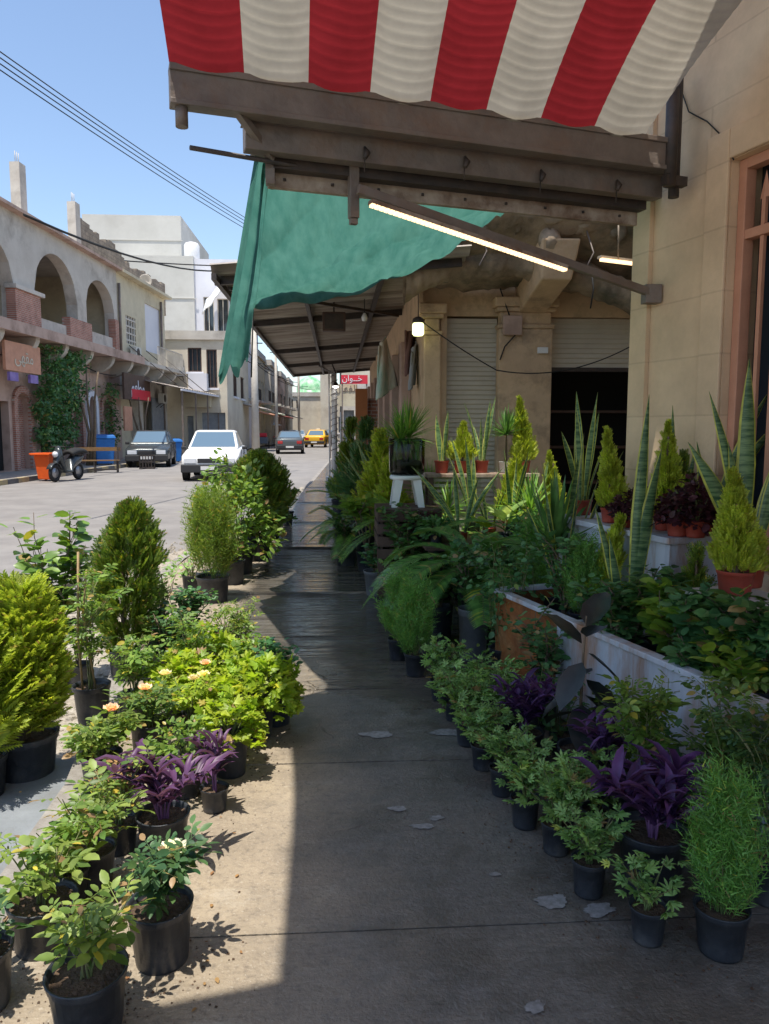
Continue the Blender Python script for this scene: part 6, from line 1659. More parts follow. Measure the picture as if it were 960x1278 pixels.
def k_vine(t, rs, z0, h, w, m='lf_vine', n=12, size=.04, per=30):
    p_ = []
    for k in range(n):
        a = rs.uniform(0, 2 * PI); q = [Vector((0, 0, z0))]; r = w / 2
        top = h * rs.uniform(.5, 1)
        for i in range(1, 9):
            f = i / 8
            q.append(Vector((math.cos(a + f * 1.5) * r * (.3 + .7 * f), math.sin(a + f * 1.5) * r * (.3 + .7 * f), z0 + top * math.sin(min(1, f * 1.25) * PI / 2) - (max(0, f - .6) * 1.8 * h if k % 2 else 0))))
        p_.append(q)
    foliage(t, leaves_on(rs, p_, per, size, OVAL, .05, .6, .03, .01, wide=1.3), m); stems_obj(t, p_, .003, 'green_stem')
def k_dieff(t, rs, z0, h, w, m='lf_dieff', n=10, size=.2):
    a = np.arange(n) * 2.4; el = rs.uniform(.4, 1.3, n)
    P = np.tile([[0, 0, z0 + h * .35]], (n, 1)) + np.stack([np.cos(a) * .03, np.sin(a) * .03, rs.rand(n) * h * .3], 1)
    D = np.stack([np.cos(a), np.sin(a), el], 1); N_ = np.stack([-np.cos(a) * .5, -np.sin(a) * .5, np.ones(n)], 1)
    S = size * (.7 + .5 * rs.rand(n)); foliage(t, inst(OVAL[0] * np.array([1.05, 1, 1.3]), OVAL[1], P, D, N_, S), m)
    stems_obj(t, [[Vector((0, 0, z0 - .03)), Vector((0, 0, z0 + h * .6))]], .01, 'green_stem')

NPL = 0
BUILT = {}
GRP = {'L': 'potted plants on the sunny kerb side', 'R': 'potted plants along the shop wall', 'T': 'potted plants in the white planter', 'S': 'potted plants on shelves and ledges'}
def plant(kind, pos, label, pr=.1, ph=.18, h=.4, w=.3, name='potted_plant', cat='potted plant', grp='R', pm='black_plastic', seed=None, key=None, rz=None, scale=1, tilt=(0, 0), **k):
    global NPL
    NPL += 1
    P = Vector(pos)
    sd = seed if seed is not None else NPL * 13 + 5
    if key and key in BUILT:
        t = copy_tree(BUILT[key]); t['label'] = label
    else:
        t = thing(name, label, cat, P, 0); rs = np.random.RandomState(sd)
        if pr: mk_pot(t, pr, ph, pm)
        globals()['k_' + kind](t, rs, (ph * .85) if pr else 0, h, w, **k)
        if key: BUILT[key] = t
    t.location = P; t.rotation_euler = (tilt[0], tilt[1], rz if rz is not None else (sd * 1.7) % 6.28); t.scale = (scale, scale, scale)
    if pr and rz is None: t.rotation_euler[0] = math.sin(sd * 3.1) * .02; t.rotation_euler[1] = math.sin(sd * 5.3) * .02
    t['label'] = label; t['category'] = cat; t['group'] = GRP[grp]
    return t
def gp(px, py, up=0):      # pavement spot under a pot whose base centre shows at px, py
    P = G(px, py, 0); z = slabz(P.y) if P.x > kerb_x(P.y) + .02 else ZR + .02
    P = G(px, py, z); return Vector((P.x, P.y, z))
def tp(px, py, d, z):      # spot at distance d before the stone wall, at height z
    t, _ = WP(px, py, d); P = TW(t, d, 0); return Vector((P.x, P.y, z))

# ---- planter and shelves by the stone wall
PZ = .595
pt = thing('white_planter', 'long white painted metal trough planter streaked with rust by the stone wall', 'planter', tuple(TW(1.5, .9, 0)))
g = MB(TW)
g.box(.62, 4.2, .885, .913, .03, PZ - .03); g.box(.62, .648, .44, .885, .03, PZ - .03)
obj('front_panel', g, M['white_metal'], pt, True, bevel=.003)
g = MB(TW); g.box(-.15, .617, .89, .908, .03, PZ - .03); g.box(-.15, -.12, .44, .889, .03, PZ - .03); obj('rusty_panel', g, M['rust'], pt, True, bevel=.003)
g = MB(TW); g.box(-.17, 4.2, .875, .935, PZ - .027, PZ); g.box(-.17, -.11, .44, .873, PZ - .027, PZ); obj('rim', g, M['white_metal'], pt, True, bevel=.004)
g = MB(TW); g.box(-.1, 4.2, .40, .883, .03, .40); obj('soil', g, M['soil'], pt, True)
for t_ in (.6, 2.0, 3.2):
    g = MB(TW); g.box(t_, t_ + .03, .914, .925, .03, PZ - .03); obj('rib', g, M['white_metal'], pt, True)
sh = thing('wall_ledge', 'white painted metal ledge box against the stone wall behind the planter', 'ledge', tuple(TW(.3, .3, 0)))
g = MB(TW); g.box(-.33, .80, .02, .36, .42, .985); obj('box', g, M['white_metal'], sh, True, bevel=.004)
g = MB(TW); g.box(-.36, .83, .0, .40, .988, 1.022); obj('top', g, M['white_metal'], sh, True, bevel=.004)
for t_ in (-.33, .22, .77):
    g = MB(TW); g.box(t_, t_ + .035, .362, .372, .42, .98); obj('rib', g, M['white_metal'], sh, True)
bk = thing('white_block', 'low whitewashed concrete block holding the big red pot beside the wall ledge', 'block', tuple(TW(1.4, .5, 0)))
tA, zA = WP(915, 744, .45)
g = MB(TW); g.box(1.12, 2.4, .22, .58, .41, zA); obj('block', g, M['plaster_white'], bk, True, bevel=.01)
print('block top', zA, 'PZ', PZ)

# ---- shelf before the first shutter
shf = thing('plant_shelf', 'pale wooden shelf of red pots in front of the roller shutter', 'shelf', (AY(595, 592, 7.6).x, 7.6, 0))
zS = AY(595, 590, 7.6).z; x0, x1 = AY(530, 590, 7.6).x, AY(668, 590, 7.6).x
g = MB(); g.box(x0, x1, 7.4, 7.75, zS - .035, zS); obj('top', g, M['fascia'], shf, True, bevel=.004)
for x in (x0 + .02, x1 - .08):
    for y in (7.42, 7.68): g = MB(); g.box(x, x + .05, y, y + .05, .06, zS - .036); obj('leg', g, M['darkwood'], shf, True)
g = MB(); g.box(AY(634, 600, 7.6).x, x1, 7.45, 7.7, .06, zS - .04); obj('panel', g, M['plaster'], shf, True)
g = MB()
xa, xb = AY(538, 600, 7.6).x, AY(598, 600, 7.6).x
for k in range(11): z = zS - .05 - .055 * k; g.box(xa, xb, 7.5, 7.53, z - .03, z)
obj('slats', g, M['plaster_grey'], shf, True)

# ---- glass jar on a white stool
P = gp(510, 640); st_ = thing('white_stool', 'white plastic stool under the big glass jar', 'stool', (P.x + .05, 7.3, .03))
zt_ = AY(508, 593, 7.3).z
sb_ = zt_ - .30; zt_ = .30; g = MB(); g.lathe([(.16, zt_ - .04), (.17, zt_ - .02), (.16, zt_)], 24); obj('seat', g, M['white'], st_)
for a in range(4):
    g = MB(); c, s = math.cos(a * PI / 2 + .78), math.sin(a * PI / 2 + .78); g.hexa([(c * .18 - .03, s * .18 - .03, .0), (c * .18 + .03, s * .18 - .03, .0), (c * .18 + .03, s * .18 + .03, 0), (c * .18 - .03, s * .18 + .03, 0)], [(c * .12 - .04, s * .12 - .04, zt_ - .04), (c * .12 + .04, s * .12 - .04, zt_ - .04), (c * .12 + .04, s * .12 + .04, zt_ - .04), (c * .12 - .04, s * .12 + .04, zt_ - .04)]); obj('leg', g, M['white'], st_)
sx_ = AY(508, 593, 7.3).x; st_.location = (sx_, 7.3, sb_ + .002)
cr_ = thing('wooden_crate', 'dark wooden crate hidden in the greenery, holding up the white stool', 'crate', (sx_, 7.3, .03))
for k in range(7):
    g = MB(); a_, c_ = (sb_ - .03) * k / 7 + .005, (sb_ - .03) * (k + 1) / 7 - .02; g.box(-.3, .3, -.3, -.28, a_, c_); g.box(-.3, .3, .28, .3, a_, c_); g.box(-.3, -.28, -.279, .279, a_, c_); g.box(.28, .3, -.279, .279, a_, c_); obj('slat', g, M['darkwood'], cr_)
g = MB(); g.box(-.3, .3, -.3, .3, sb_ - .048, sb_ - .03); obj('lid', g, M['darkwood'], cr_)
for sx2 in (-.27, .25):
    for sy2 in (-.27, .25): g = MB(); g.box(sx2, sx2 + .02, sy2, sy2 + .02, 0, sb_ - .05); obj('post', g, M['darkwood'], cr_)
zt_ = sb_ + .30 - .03
gm = bpy.data.materials.new('clear_glass'); gm.use_nodes = True; b = gm.node_tree.nodes['Principled BSDF']; b.inputs['Transmission Weight'].default_value = 1; b.inputs['Roughness'].default_value = .03; b.inputs['Base Color'].default_value = (.85, .95, .9, 1); b.inputs['IOR'].default_value = 1.3
M['glass'] = gm
jar = thing('glass_jar', 'clear glass jar holding a spiky dracaena, standing on the white stool', 'jar', (sx_, 7.3, zt_ + .034))
g = MB(); g.lathe([(.11, .004), (.15, .0), (.17, .03), (.175, .34), (.172, .345), (.165, .34), (.158, .04), (.12, .02)], 26); obj('glass', g, M['glass'], jar)
g = MB(); g.lathe([(.14, .025), (.15, .03), (.15, .09), (.1, .1)], 18); obj('pebbles', g, M['rubble'], jar)
rs_np = np.random.RandomState(5)
plant('yucca', (sx_, 7.3, zt_ + .134), 'bushy bright green dracaena rising out of the glass jar', pr=0, h=.62, w=.4, n=90, wd=.009, cane=.4, heads=2, grp='S', name='dracaena', cat='plant', m='lf_palm')
# ============================================================ THE NURSERY
# ---- right: front row on the pavement, near to far
plant('kochia', gp(899, 1186), 'tall feathery green burning-bush in a large black pot, nearest on the right', .082, .145, .43, .21, n=1300)
plant('geranium', gp(808, 1172), 'sparse citronella geranium in a small black pot, nearest of the geraniums', .058, .115, .22, .26, n=7, per=6, seed=3)
plant('geranium', gp(734, 1114), 'light green geranium in a small black pot, second from the near end of its row', .060, .125, .25, .27, n=10, per=8, seed=9)
plant('geranium', gp(694, 1062), 'dense geranium hiding its pot, third from the near end of its row', .060, .12, .33, .36, n=15, per=10, key='ger')
plant('geranium', gp(742, 1040), 'geranium tucked in behind the third geranium before the purple plant', .06, .12, .33, .36, key='ger', rz=2, scale=0.90)
plant('geranium', gp(655, 1030), 'geranium with drooping outer stems, fourth from the near end of its row', .06, .12, .30, .3, n=12, per=9, seed=31)
plant('geranium', gp(627, 990), 'pale stemmed geranium in a clearly visible small black pot, midway along the row', .058, .125, .26, .30, n=11, per=9, seed=8)
plant('geranium', gp(603, 958), 'bushy geranium just beyond the pale stemmed one', .06, .12, .30, .4, n=16, per=10, key='ger2')
plant('geranium', gp(584, 928), 'bushy geranium, third before the fuzzy green pair of kochias', .06, .12, .33, .36, key='ger', rz=4, scale=1.12)
plant('geranium', gp(566, 898), 'bushy geranium, second before the fuzzy green pair of kochias', .06, .12, .33, .36, key='ger2', rz=1, scale=0.86)
plant('geranium', gp(549, 872), 'bushy geranium right before the fuzzy green pair of kochias', .06, .12, .33, .36, key='ger', rz=.7, scale=1.00)
plant('geranium', gp(603, 888), 'geranium of the second row against the tall vine', .06, .12, .33, .36, key='ger2', rz=5, scale=0.94)
plant('geranium', gp(640, 925), 'geranium of the second row beside the purple plant under the planter', .06, .12, .33, .36, key='ger', rz=3, scale=1.10)
plant('kochia', gp(519, 842), 'rounded fuzzy kochia, nearer of the pair at the pavement edge', .075, .15, .47, .27, n=1300, key='koch')
plant('kochia', gp(497, 822), 'rounded fuzzy kochia, further of the pair at the pavement edge', .075, .15, .45, .26, key='koch', rz=2, scale=.98)
plant('shrub', gp(549, 798), 'small mottled croton in a tall black pot', .105, .27, .36, .34, m='lf_rose_d', n=9, per=12, size=.075, sub=1, seed=5)
plant('shrub', gp(590, 822), 'dark leafy shrub in a tall blue-grey pot', .11, .36, .45, .5, pm='grey_plastic', n=12, per=20, size=.05)
plant('vine', gp(628, 845), 'dark climbing vine tumbling down before the rusty planter end', .10, .2, .85, .42, n=16, per=34)
plant('vine', gp(605, 800), 'dense dark ivy mound beneath the cycad fronds', .1, .2, .7, .55, n=16, per=34, size=.05)
plant('ficus', gp(722, 985), 'rubber plant with big dark burgundy leaves against the rusty white planter', .10, .2, .62, .42)
plant('trad', gp(652, 950), 'purple heart plant spilling between the geraniums and the rubber plant', .1, .16, .26, .36, m='lf_trad_d', n=14, size=.12)
plant('trad', gp(812, 1108), 'large deep purple heart plant in a black tub behind the nearest geraniums', .12, .22, .24, .42, m='lf_trad_d', n=18, size=.15)
plant('trad', gp(755, 1010), 'small purple heart plant at the foot of the rubber plant', .07, .12, .3, .3, m='lf_trad_d', n=9, size=.12)
plant('rose', gp(805, 1052), 'upright rose with small green leaves in a black pot before the planter', .11, .24, .50, .28, m='lf_bush', n=10, per=13, size=.075)
plant('rose', gp(908, 1080), 'bushy rose between the near kochia and the white planter', .09, .18, .58, .38, m='lf_rose', n=11, per=13, size=.08)
plant('shrub', gp(678, 905), 'small green shrub growing against the rusty planter panel', .08, .16, .5, .3, m='lf_vine', n=8, per=14, size=.05)
plant('rose', gp(960, 1120), 'rose bush cut off by the right edge of the view', .09, .18, .5, .3, m='lf_rose_d', n=7, per=9, size=.08)
# ---- in the white planter (soil at .40)
z = .40
plant('shrub', tp(838, 826, .66, z), 'bright broadleaved shrub in the white planter below the ledge', .08, .12, .36, .42, grp='T', m='lf_bright', n=9, per=12, size=.085, wide=1.3)
plant('shrub', tp(905, 850, .68, z), 'dark broadleaved shrub in the planter below the big red pot', .08, .12, .30, .4, grp='T', m='lf_vine', n=9, per=13, size=.07, wide=1.3, key='dk1')
plant('shrub', tp(955, 860, .62, z), 'dark broadleaved shrub at the right edge in the planter', .08, .12, .3, .4, grp='T', key='dk1', rz=2)
plant('shrub', tp(935, 815, .60, z), 'green shrub close under the whitewashed block', .08, .12, .3, .4, grp='T', m='lf_bright', n=7, per=9, size=.07)
plant('shrub', tp(790, 790, .7, z), 'dark leafy shrub at the inner rim of the planter, left of the bright one', .08, .12, .32, .36, grp='T', m='lf_dark', n=9, per=14, size=.06)
plant('shrub', tp(870, 838, .80, z), 'low trailing shrub leaning over the planter rim', .06, .1, .22, .36, grp='T', m='lf_vine', n=8, per=10, size=.06)
plant('kochia', tp(728, 752, .62, z), 'fuzzy blue-green kochia in the planter left of the narrow gold conifer', .08, .14, .44, .24, grp='T', m='lf_kochia', n=1100)
plant('conifer', tp(752, 758, .52, z), 'narrow lemon conifer low in the planter before the white ledge', .07, .1, .62, .22, grp='T', n=300, frond=.13)
plant('sans_spec', tp(782, 770, .56, z), 'giant mother-in-law tongue with pale stalks rising from the planter', .09, .12, 1.3, .3, grp='T', rz=0, specs=[(.2, .06, 1.30, .085, .15), (.1, .14, 1.02, .10, .5), (0.1, .02, .9, .06, -.3), (3.1, .16, .70, .06, .4), (3.3, .09, .55, .06, .2)], cat='potted plant')
plant('shrub', tp(705, 745, .66, z), 'dark climber with round leaves at the far end of the planter', .07, .1, .5, .3, grp='T', m='lf_vine', n=8, per=14, size=.05)
plant('yucca', tp(690, 735, .5, z), 'stiff broad-bladed yucca fanning out above the planter end', .09, .12, .95, .5, grp='T', n=38, wd=.024, ln=.50, cane=.42, bend=.1)
plant('conifer', tp(868, 745, .42, z), 'dark green conifer squeezed between the ledge and the whitewashed block', .08, .12, .52, .26, grp='T', m='lf_thuja', n=260, frond=.14, tmpl=FERN_N)
plant('kochia', tp(668, 720, .45, z), 'soft fuzzy kochia behind the yucca', .08, .12, .5, .28, grp='T', n=900, key='koch3')
# ---- on the ledge, the block and by the wall
z = 1.024
plant('sans', tp(727, 634, .2, z), 'tall mother-in-law tongue with curling tips in a red pot at the ledge end', .065, .10, .80, .14, grp='S', pm='terracotta', n=8, lw=.055, lean=.09, seed=77)
plant('conifer', tp(762, 648, .28, z), 'lemon conifer on the ledge, left of the twin in front of the wall corner', .062, .09, .50, .22, grp='S', pm='terracotta', n=900, frond=.075, key='gold')
plant('conifer', tp(830, 655, .2, z), 'lemon conifer on the ledge before the stone wall corner', .062, .09, .5, .22, grp='S', pm='terracotta', key='gold', rz=2, scale=1.06)
plant('dome', tp(800, 655, .25, z), 'dark maroon coleus on the ledge between the lemon conifers', .06, .08, .18, .26, grp='S', pm='terracotta', m='lf_coleus', n=260, size=.05, tmpl=OVAL)
plant('dome', tp(868, 665, .24, z), 'dark maroon coleus at the right end of the ledge', .06, .09, .26, .34, grp='S', pm='terracotta', m='lf_coleus', n=420, size=.05, tmpl=OVAL)
zb = max(zA, .7)
zA_ = zA
plant('conifer', tp(917, 738, .45, zA_ + .004), 'large bushy lemon conifer in a big red pot on the whitewashed block', .085, .12, .48, .29, grp='S', pm='terracotta', n=1500, frond=.085)
plant('sans_spec', tp(935, 700, .22, zA_ + .004), 'huge dark mother-in-law tongue with splayed leaves before the barred window', .08, .13, 1.3, .3, grp='S', pm='terracotta', rz=0, specs=[(3.1, .30, .62, .11, .1), (3.2, .22, .86, .07, .2), (3.1, .02, 1.02, .105, .15), (.1, .28, .85, .10, .3), (3.3, .12, .62, .09, .5), (.2, .10, .55, .08, .1), (0.1, .16, .72, .06, .1)])
plant('sans_spec', tp(845, 640, .12, 1.024), 'mother-in-law tongue with one thin upright leaf against the wall corner', .05, .08, .8, .2, grp='S', pm='terracotta', rz=0, specs=[(3.1, .02, .66, .045, .2), (0.1, .3, .5, .06, .1), (.2, .16, .62, .035, .1), (3.3, .1, .3, .05, .1)])
# ---- plant stand with mixed pots, behind the cycads
std = thing('plant_stand', 'low dark metal stand crowded with pots behind the cycad fronds', 'stand', (1.5, 6.7, .03))
g = MB(); g.box(.75, 2.4, 6.35, 7.1, .57, .60); obj('top', g, M['darkwood'], std, True)
g = MB()
for x in (.78, 2.33):
    for y in (6.38, 7.03): g.box(x, x + .04, y, y + .04, .03, .569)
obj('leg', g, M['steel_dark'], std, True)
def sp(px, Y, z=.602):
    P = AY(px, 600, Y); return Vector((P.x, Y, z))
plant('sans_spec', sp(577, 6.6), 'spreading yellow-edged snake plant in a small red pot in front of the shelf', .055, .09, .6, .3, grp='S', pm='terracotta', rz=0, specs=[(3.1, .42, .62, .06, .1), (3.2, .30, .46, .05, .3), (.1, .12, .52, .05, .5), (3.2, .05, .62, .05, .1), (.2, .26, .46, .05, -.3), (.1, .34, .6, .05, .1)])
plant('sans', sp(612, 6.8), 'upright snake plant left of the broad pale leaves', .06, .1, .55, .14, grp='S', pm='terracotta', n=5, lw=.035, seed=5)
plant('dieff', sp(632, 6.5), 'dumb cane with broad cream and green leaves', .06, .1, .28, .36, grp='S', n=9, size=.2)
plant('dieff', sp(604, 6.45), 'pale lime caladium low in front of the dumb cane', .05, .08, .16, .25, grp='S', n=6, size=.13, m='lf_lime')
plant('dome', sp(527, 6.9), 'nearly black leafy plant left of the spreading snake plant', .06, .09, .18, .34, grp='S', m='lf_coleus', n=260, size=.06, tmpl=OVAL)
plant('sans', sp(668, 6.9), 'snake plant with dark upright leaves left of the yucca', .06, .1, .7, .14, grp='S', n=6, lw=.04, seed=15)
plant('sans', sp(655, 7.05), 'thin snake plant behind the dumb cane', .06, .1, .6, .12, grp='S', n=5, lw=.03, seed=19)
plant('conifer', sp(690, 7.0), 'pale lemon conifer half hidden behind the yucca', .06, .1, .62, .22, grp='S', key='gold', rz=3, scale=1.35)
# ---- shelf before the shutter
def shp(px, dy=0): P = AY(px, 590, 7.58 + dy); return Vector((P.x, 7.58 + dy, zS + .002))
plant('sans', shp(551), 'banded snake plant in a red pot, left end of the shelf', .075, .12, .62, .12, grp='S', pm='terracotta', n=5, lw=.06, lean=.05, seed=2)
plant('conifer', shp(576, -.03), 'small bright lemon conifer in a red pot on the shelf', .078, .12, .40, .30, grp='S', pm='terracotta', n=420, frond=.12)
plant('sans', shp(601), 'snake plant in a red pot right of the small conifer on the shelf', .07, .12, .66, .14, grp='S', pm='terracotta', n=6, lw=.045, lean=.08, seed=4)
plant('yucca', shp(631, .02), 'spiky dark dracaena with a stout stem in a pale pot on the shelf', .07, .11, .58, .4, grp='S', pm='white', n=90, wd=.010, ln=.30, cane=.5, bend=.25)
plant('conifer', shp(652), 'slim lemon conifer in a red pot at the right end of the shelf', .06, .1, .5, .22, grp='S', pm='terracotta', key='gold', rz=4, scale=1.3)
# ---- the deep green middle
plant('palm', gp(596, 800), 'large dark cycad with long arching fronds', .17, .62, .6, 1.5, n=20, pin=46, pl=.16, up=(.15, 1.1))
plant('palm', gp(650, 765), 'second dark cycad behind the first, nearer the planter', .15, .68, .6, 1.3, n=16, pin=40, pl=.15, up=(.2, 1.1))
plant('palm', gp(542, 745), 'smaller cycad with bright young fronds beside the black pot', .13, .5, .5, 1.15, m='lf_palm', n=12, pin=32, pl=.11)
plant('shrub', gp(520, 745), 'dark bushy shrub at the pavement edge beyond the kochias', .12, .25, .45, .6, m='lf_dark', n=12, per=20, size=.05)
plant('shrub', gp(560, 725), 'dark shrub in the thick of the greenery under the stand', .12, .25, .34, .6, m='lf_dark', key='dshrub', n=14, per=22, size=.05)
plant('shrub', gp(655, 800), 'dark round-leaved shrub beside the planter end', .12, .25, .6, .5, m='lf_vine', n=12, per=20, size=.05)
plant('shrub', gp(690, 765), 'tall dark shrub behind the planter end', .12, .25, .7, .5, m='lf_dark', n=12, per=20, size=.05)
plant('shrub', gp(640, 745), 'dense dark shrub filling the gap behind the second cycad', .12, .25, .6, .6, m='lf_dark', key='dshrub', rz=2)
# pots along the far right edge
plant('shrub', gp(470, 742), 'leafy shrub in a silvery pot sagging over the wet pavement', .12, .24, .28, .42, pm='grey_plastic', m='lf_vine', n=10, per=14, size=.05)
plant('shrub', gp(458, 712), 'bright rosette-leaved frangipani by the far wet pavement', .12, .22, .65, .55, m='lf_bright', n=6, per=9, size=.13, f0=.7, sub=1, wide=1.1, seed=12, r=.014)
plant('shrub', gp(492, 722), 'green shrub between the frangipani and the small cycad', .12, .22, .5, .5, m='lf_vine', n=10, per=16, size=.05)
plant('palm', gp(458, 698), 'broad bright green palm spreading before the gold cypress', .15, .42, .7, 1.55, m='lf_palm', n=18, pin=34, pl=.16, up=(.3, 1.3))
plant('palm', gp(430, 690), 'second bright palm on the pavement edge left of the broad one', .12, .25, .6, .9, m='lf_palm', n=12, pin=30, pl=.13)
plant('palm', gp(503, 712), 'bright palm in front of the white stool', .13, .45, .7, 1.3, m='lf_palm', n=18, pin=30, pl=.13)
plant('conifer', gp(476, 684), 'tall yellow-tipped cypress beyond the bright palm', .13, .3, 1.25, .62, m='lf_goldcypress', n=700, frond=.34)
plant('conifer', gp(437, 648), 'olive cypress, tall, standing dark before the brick pillar', .14, .3, 1.45, .55, m='lf_thuja', n=520, frond=.35)
plant('conifer', gp(456, 652), 'very dark thick conifer right of the olive cypress', .14, .3, 1.45, .95, m='lf_dark', n=620, frond=.35)
plant('sans', gp(486, 662), 'tall clump of narrow snake plant leaves left of the glass jar', .15, .3, 1.35, .5, n=26, lw=.05, lean=.14)
plant('sans', gp(475, 656), 'second tall snake plant clump, further left of the jar', .15, .3, 1.2, .5, n=22, lw=.05, lean=.16)
plant('shrub', gp(432, 705), 'dark shrub with black pot at the pavement edge under the bright palm', .13, .25, .4, .5, m='lf_dark', n=10, per=14, size=.05)
plant('shrub', gp(424, 640), 'low green shrub by the foot of the white roof post', .15, .25, .4, .6, m='lf_vine', n=10, per=16, size=.06)
plant('shrub', gp(438, 622), 'dark low shrub behind the white roof post', .15, .25, .7, .7, m='lf_dark', n=10, per=16, size=.07)
plant('shrub', gp(436, 607), 'straggly plant in the sun beyond the white roof post', .15, .25, 1.5, .7, m='lf_vine', n=8, per=9, size=.07)

# ---- left: sunny kerb side
plant('feather', gp(34, 980), 'big feathery yellow-green conifer in a large black tub, left edge', .15, .27, .68, .44, grp='L', n=1900, frond=.135)
plant('feather', gp(-28, 1010), 'feathery conifer mostly cut off by the left edge', .14, .25, .5, .5, grp='L', n=300, frond=.2)
plant('shrub', gp(66, 862), 'leggy citrus sapling with glossy oval leaves behind the feathery conifer', .12, .22, 1.0, .62, grp='L', m='lf_citrus', n=10, per=17, size=.10, sub=1, f0=.3, wide=1.2, r=.006)
plant('shrub', gp(100, 862), 'thin citrus sapling leaning right of the leggy one', .09, .18, .85, .35, grp='L', m='lf_citrus', n=4, per=15, size=.10, sub=1, f0=.25, wide=1.2)
plant('conifer', gp(156, 846), 'dark green thuja column in a small black pot, left of the lime shrubs', .10, .19, .98, .42, grp='L', m='lf_thuja', n=1300, frond=.12, egg=True, plume=.5)
t = plant('rose', gp(117, 900), 'straggly rose tied to two canes in a black pot', .10, .21, .66, .32, grp='L', m='lf_bush', n=8, per=9, size=.09)
g = MB(); g.tube([(.05, .02, .12), (.06, .02, .5), (.04, .05, .95)], .006, 6); g.tube([(-.02, .03, .12), (.03, .03, .6), (.0, .04, .85)], .005, 6); obj('cane', g, M['stick'], t)
plant('shrub', gp(205, 846), 'dark green small-leaved shrub beyond the lime shrubs', .1, .18, .32, .5, grp='L', m='lf_rose_d', n=14, per=18, size=.035, wide=1.2)
plant('shrub', gp(232, 818), 'bluish small-leaved shrub at the back of the sunny group', .1, .18, .32, .5, grp='L', m='lf_vine', n=14, per=18, size=.04, wide=1.2)
plant('dome', gp(262, 868), 'lime green hibiscus at the back of the bright clump', .1, .18, .27, .50, grp='L', n=560, size=.055)
plant('dome', gp(228, 905), 'yellow-green hibiscus, left one of the bright clump', .1, .18, .28, .42, grp='L', n=480, size=.052)
plant('dome', gp(322, 918), 'brightest lime hibiscus hanging over its black pot at the shadow edge', .09, .2, .30, .46, grp='L', n=620, size=.055)
plant('dome', gp(288, 965), 'lime hibiscus in a bare black grow pot, nearest of the bright clump', .085, .20, .26, .3, grp='L', n=300, size=.05)
plant('dome', gp(316, 872), 'light green small-leaved bush behind the brightest hibiscus', .09, .18, .27, .34, grp='L', m='lf_bush', n=460, size=.04, tmpl=OVAL)
plant('shrub', gp(345, 902), 'dark leafy shrub at the shadow edge of the pavement', .09, .18, .30, .34, grp='L', m='lf_vine', n=12, per=16, size=.045)
plant('dome', gp(282, 812), 'sparse yellowing bush at the back near the road gutter', .09, .15, .2, .42, grp='L', m='lf_bush', n=260, size=.035, tmpl=OVAL)
plant('rose', gp(187, 950), 'peach rose with several open flowers in a grey-black pot', .09, .20, .24, .36, grp='L', m='lf_rose', n=9, per=9, size=.075, fl=(('fl_peach', .038), ('fl_cream', .036)), seed=44)
plant('rose', gp(240, 935), 'cream rose in bloom between the two lime hibiscus', .08, .18, .27, .30, grp='L', m='lf_lime', n=8, per=8, size=.07, fl=(('fl_cream', .038), ('fl_peach', .034), ('fl_cream', .034)), seed=45)
plant('rose', gp(128, 985), 'yellow-green rose with a peach flower left of the purple plant', .09, .17, .24, .38, grp='L', m='lf_rose_y', n=9, per=9, size=.085, fl=(('fl_peach', .042),), seed=46)
plant('dome', gp(232, 990), 'fine-leaved green bush right behind the purple plant', .085, .17, .22, .32, grp='L', m='lf_bush', n=480, size=.032, tmpl=OVAL)
plant('trad', gp(205, 1060), 'sunlit purple heart plant with long arching leaves', .10, .15, .25, .50, grp='L', n=10, size=.125, seed=6)
plant('rose', gp(152, 1022), 'small rose with dry leaves in a black pot behind the purple plant', .09, .14, .13, .25, grp='L', m='lf_dry', n=5, per=5, size=.06, seed=47)
plant('rose', gp(115, 1105), 'yellowing rose in the middle of the nearest roses', .085, .14, .28, .36, grp='L', m='lf_rose_y', n=7, per=7, size=.09, seed=48)
plant('rose', gp(55, 1178), 'wide shallow black pot with a thin yellow-green rose, near left', .105, .155, .24, .34, grp='L', m='lf_rose_y', n=5, per=5, size=.10, seed=49)
plant('rose', gp(203, 1196), 'dark-leaved rose with one creamy white flower, near the shadow corner', .098, .185, .24, .24, grp='L', m='lf_rose_d', n=7, per=7, size=.085, fl=(('fl_white', .05),), seed=50)
plant('rose', gp(113, 1282), 'nearest rose, in a black pot at the bottom edge with fallen leaves', .105, .17, .27, .28, grp='L', m='lf_rose_y', n=5, per=6, size=.095, seed=51)
plant('rose', gp(-22, 1255), 'rose cut off by the lower left corner', .09, .17, .16, .26, grp='L', m='lf_rose_d', n=5, per=6, size=.08, seed=52)
plant('kochia', gp(267, 750), 'light green summer cypress in a black pot before the big bush', .155, .24, .82, .46, grp='L', m='lf_kochia_l', n=1500)
plant('dome', gp(240, 737), 'low silvery straggling bush at the gutter by the summer cypress', .1, .16, .3, .5, grp='L', m='lf_geran', n=170, size=.05, tmpl=OVAL)
plant('dome', gp(298, 715), 'large bright leafy bush, tallest of the sunny side, before the white saloon', .18, .3, 1.15, .85, grp='L', m='lf_bush', n=1700, size=.075, tmpl=OVAL)
plant('conifer', gp(322, 698), 'thick dark thuja right behind the large bright bush', .17, .3, 1.05, .85, grp='L', m='lf_thuja', n=1600, frond=.17, egg=True, plume=.5)
plant('dome', gp(338, 672), 'low dark shrub beyond the thuja on the kerb', .15, .25, .5, .6, grp='L', m='lf_dark', n=420, size=.07, tmpl=OVAL)
plant('shrub', gp(356, 655), 'last low shrub of the sunny side, at the kerb', .14, .22, .42, .6, grp='L', m='lf_vine', n=10, per=14, size=.06)
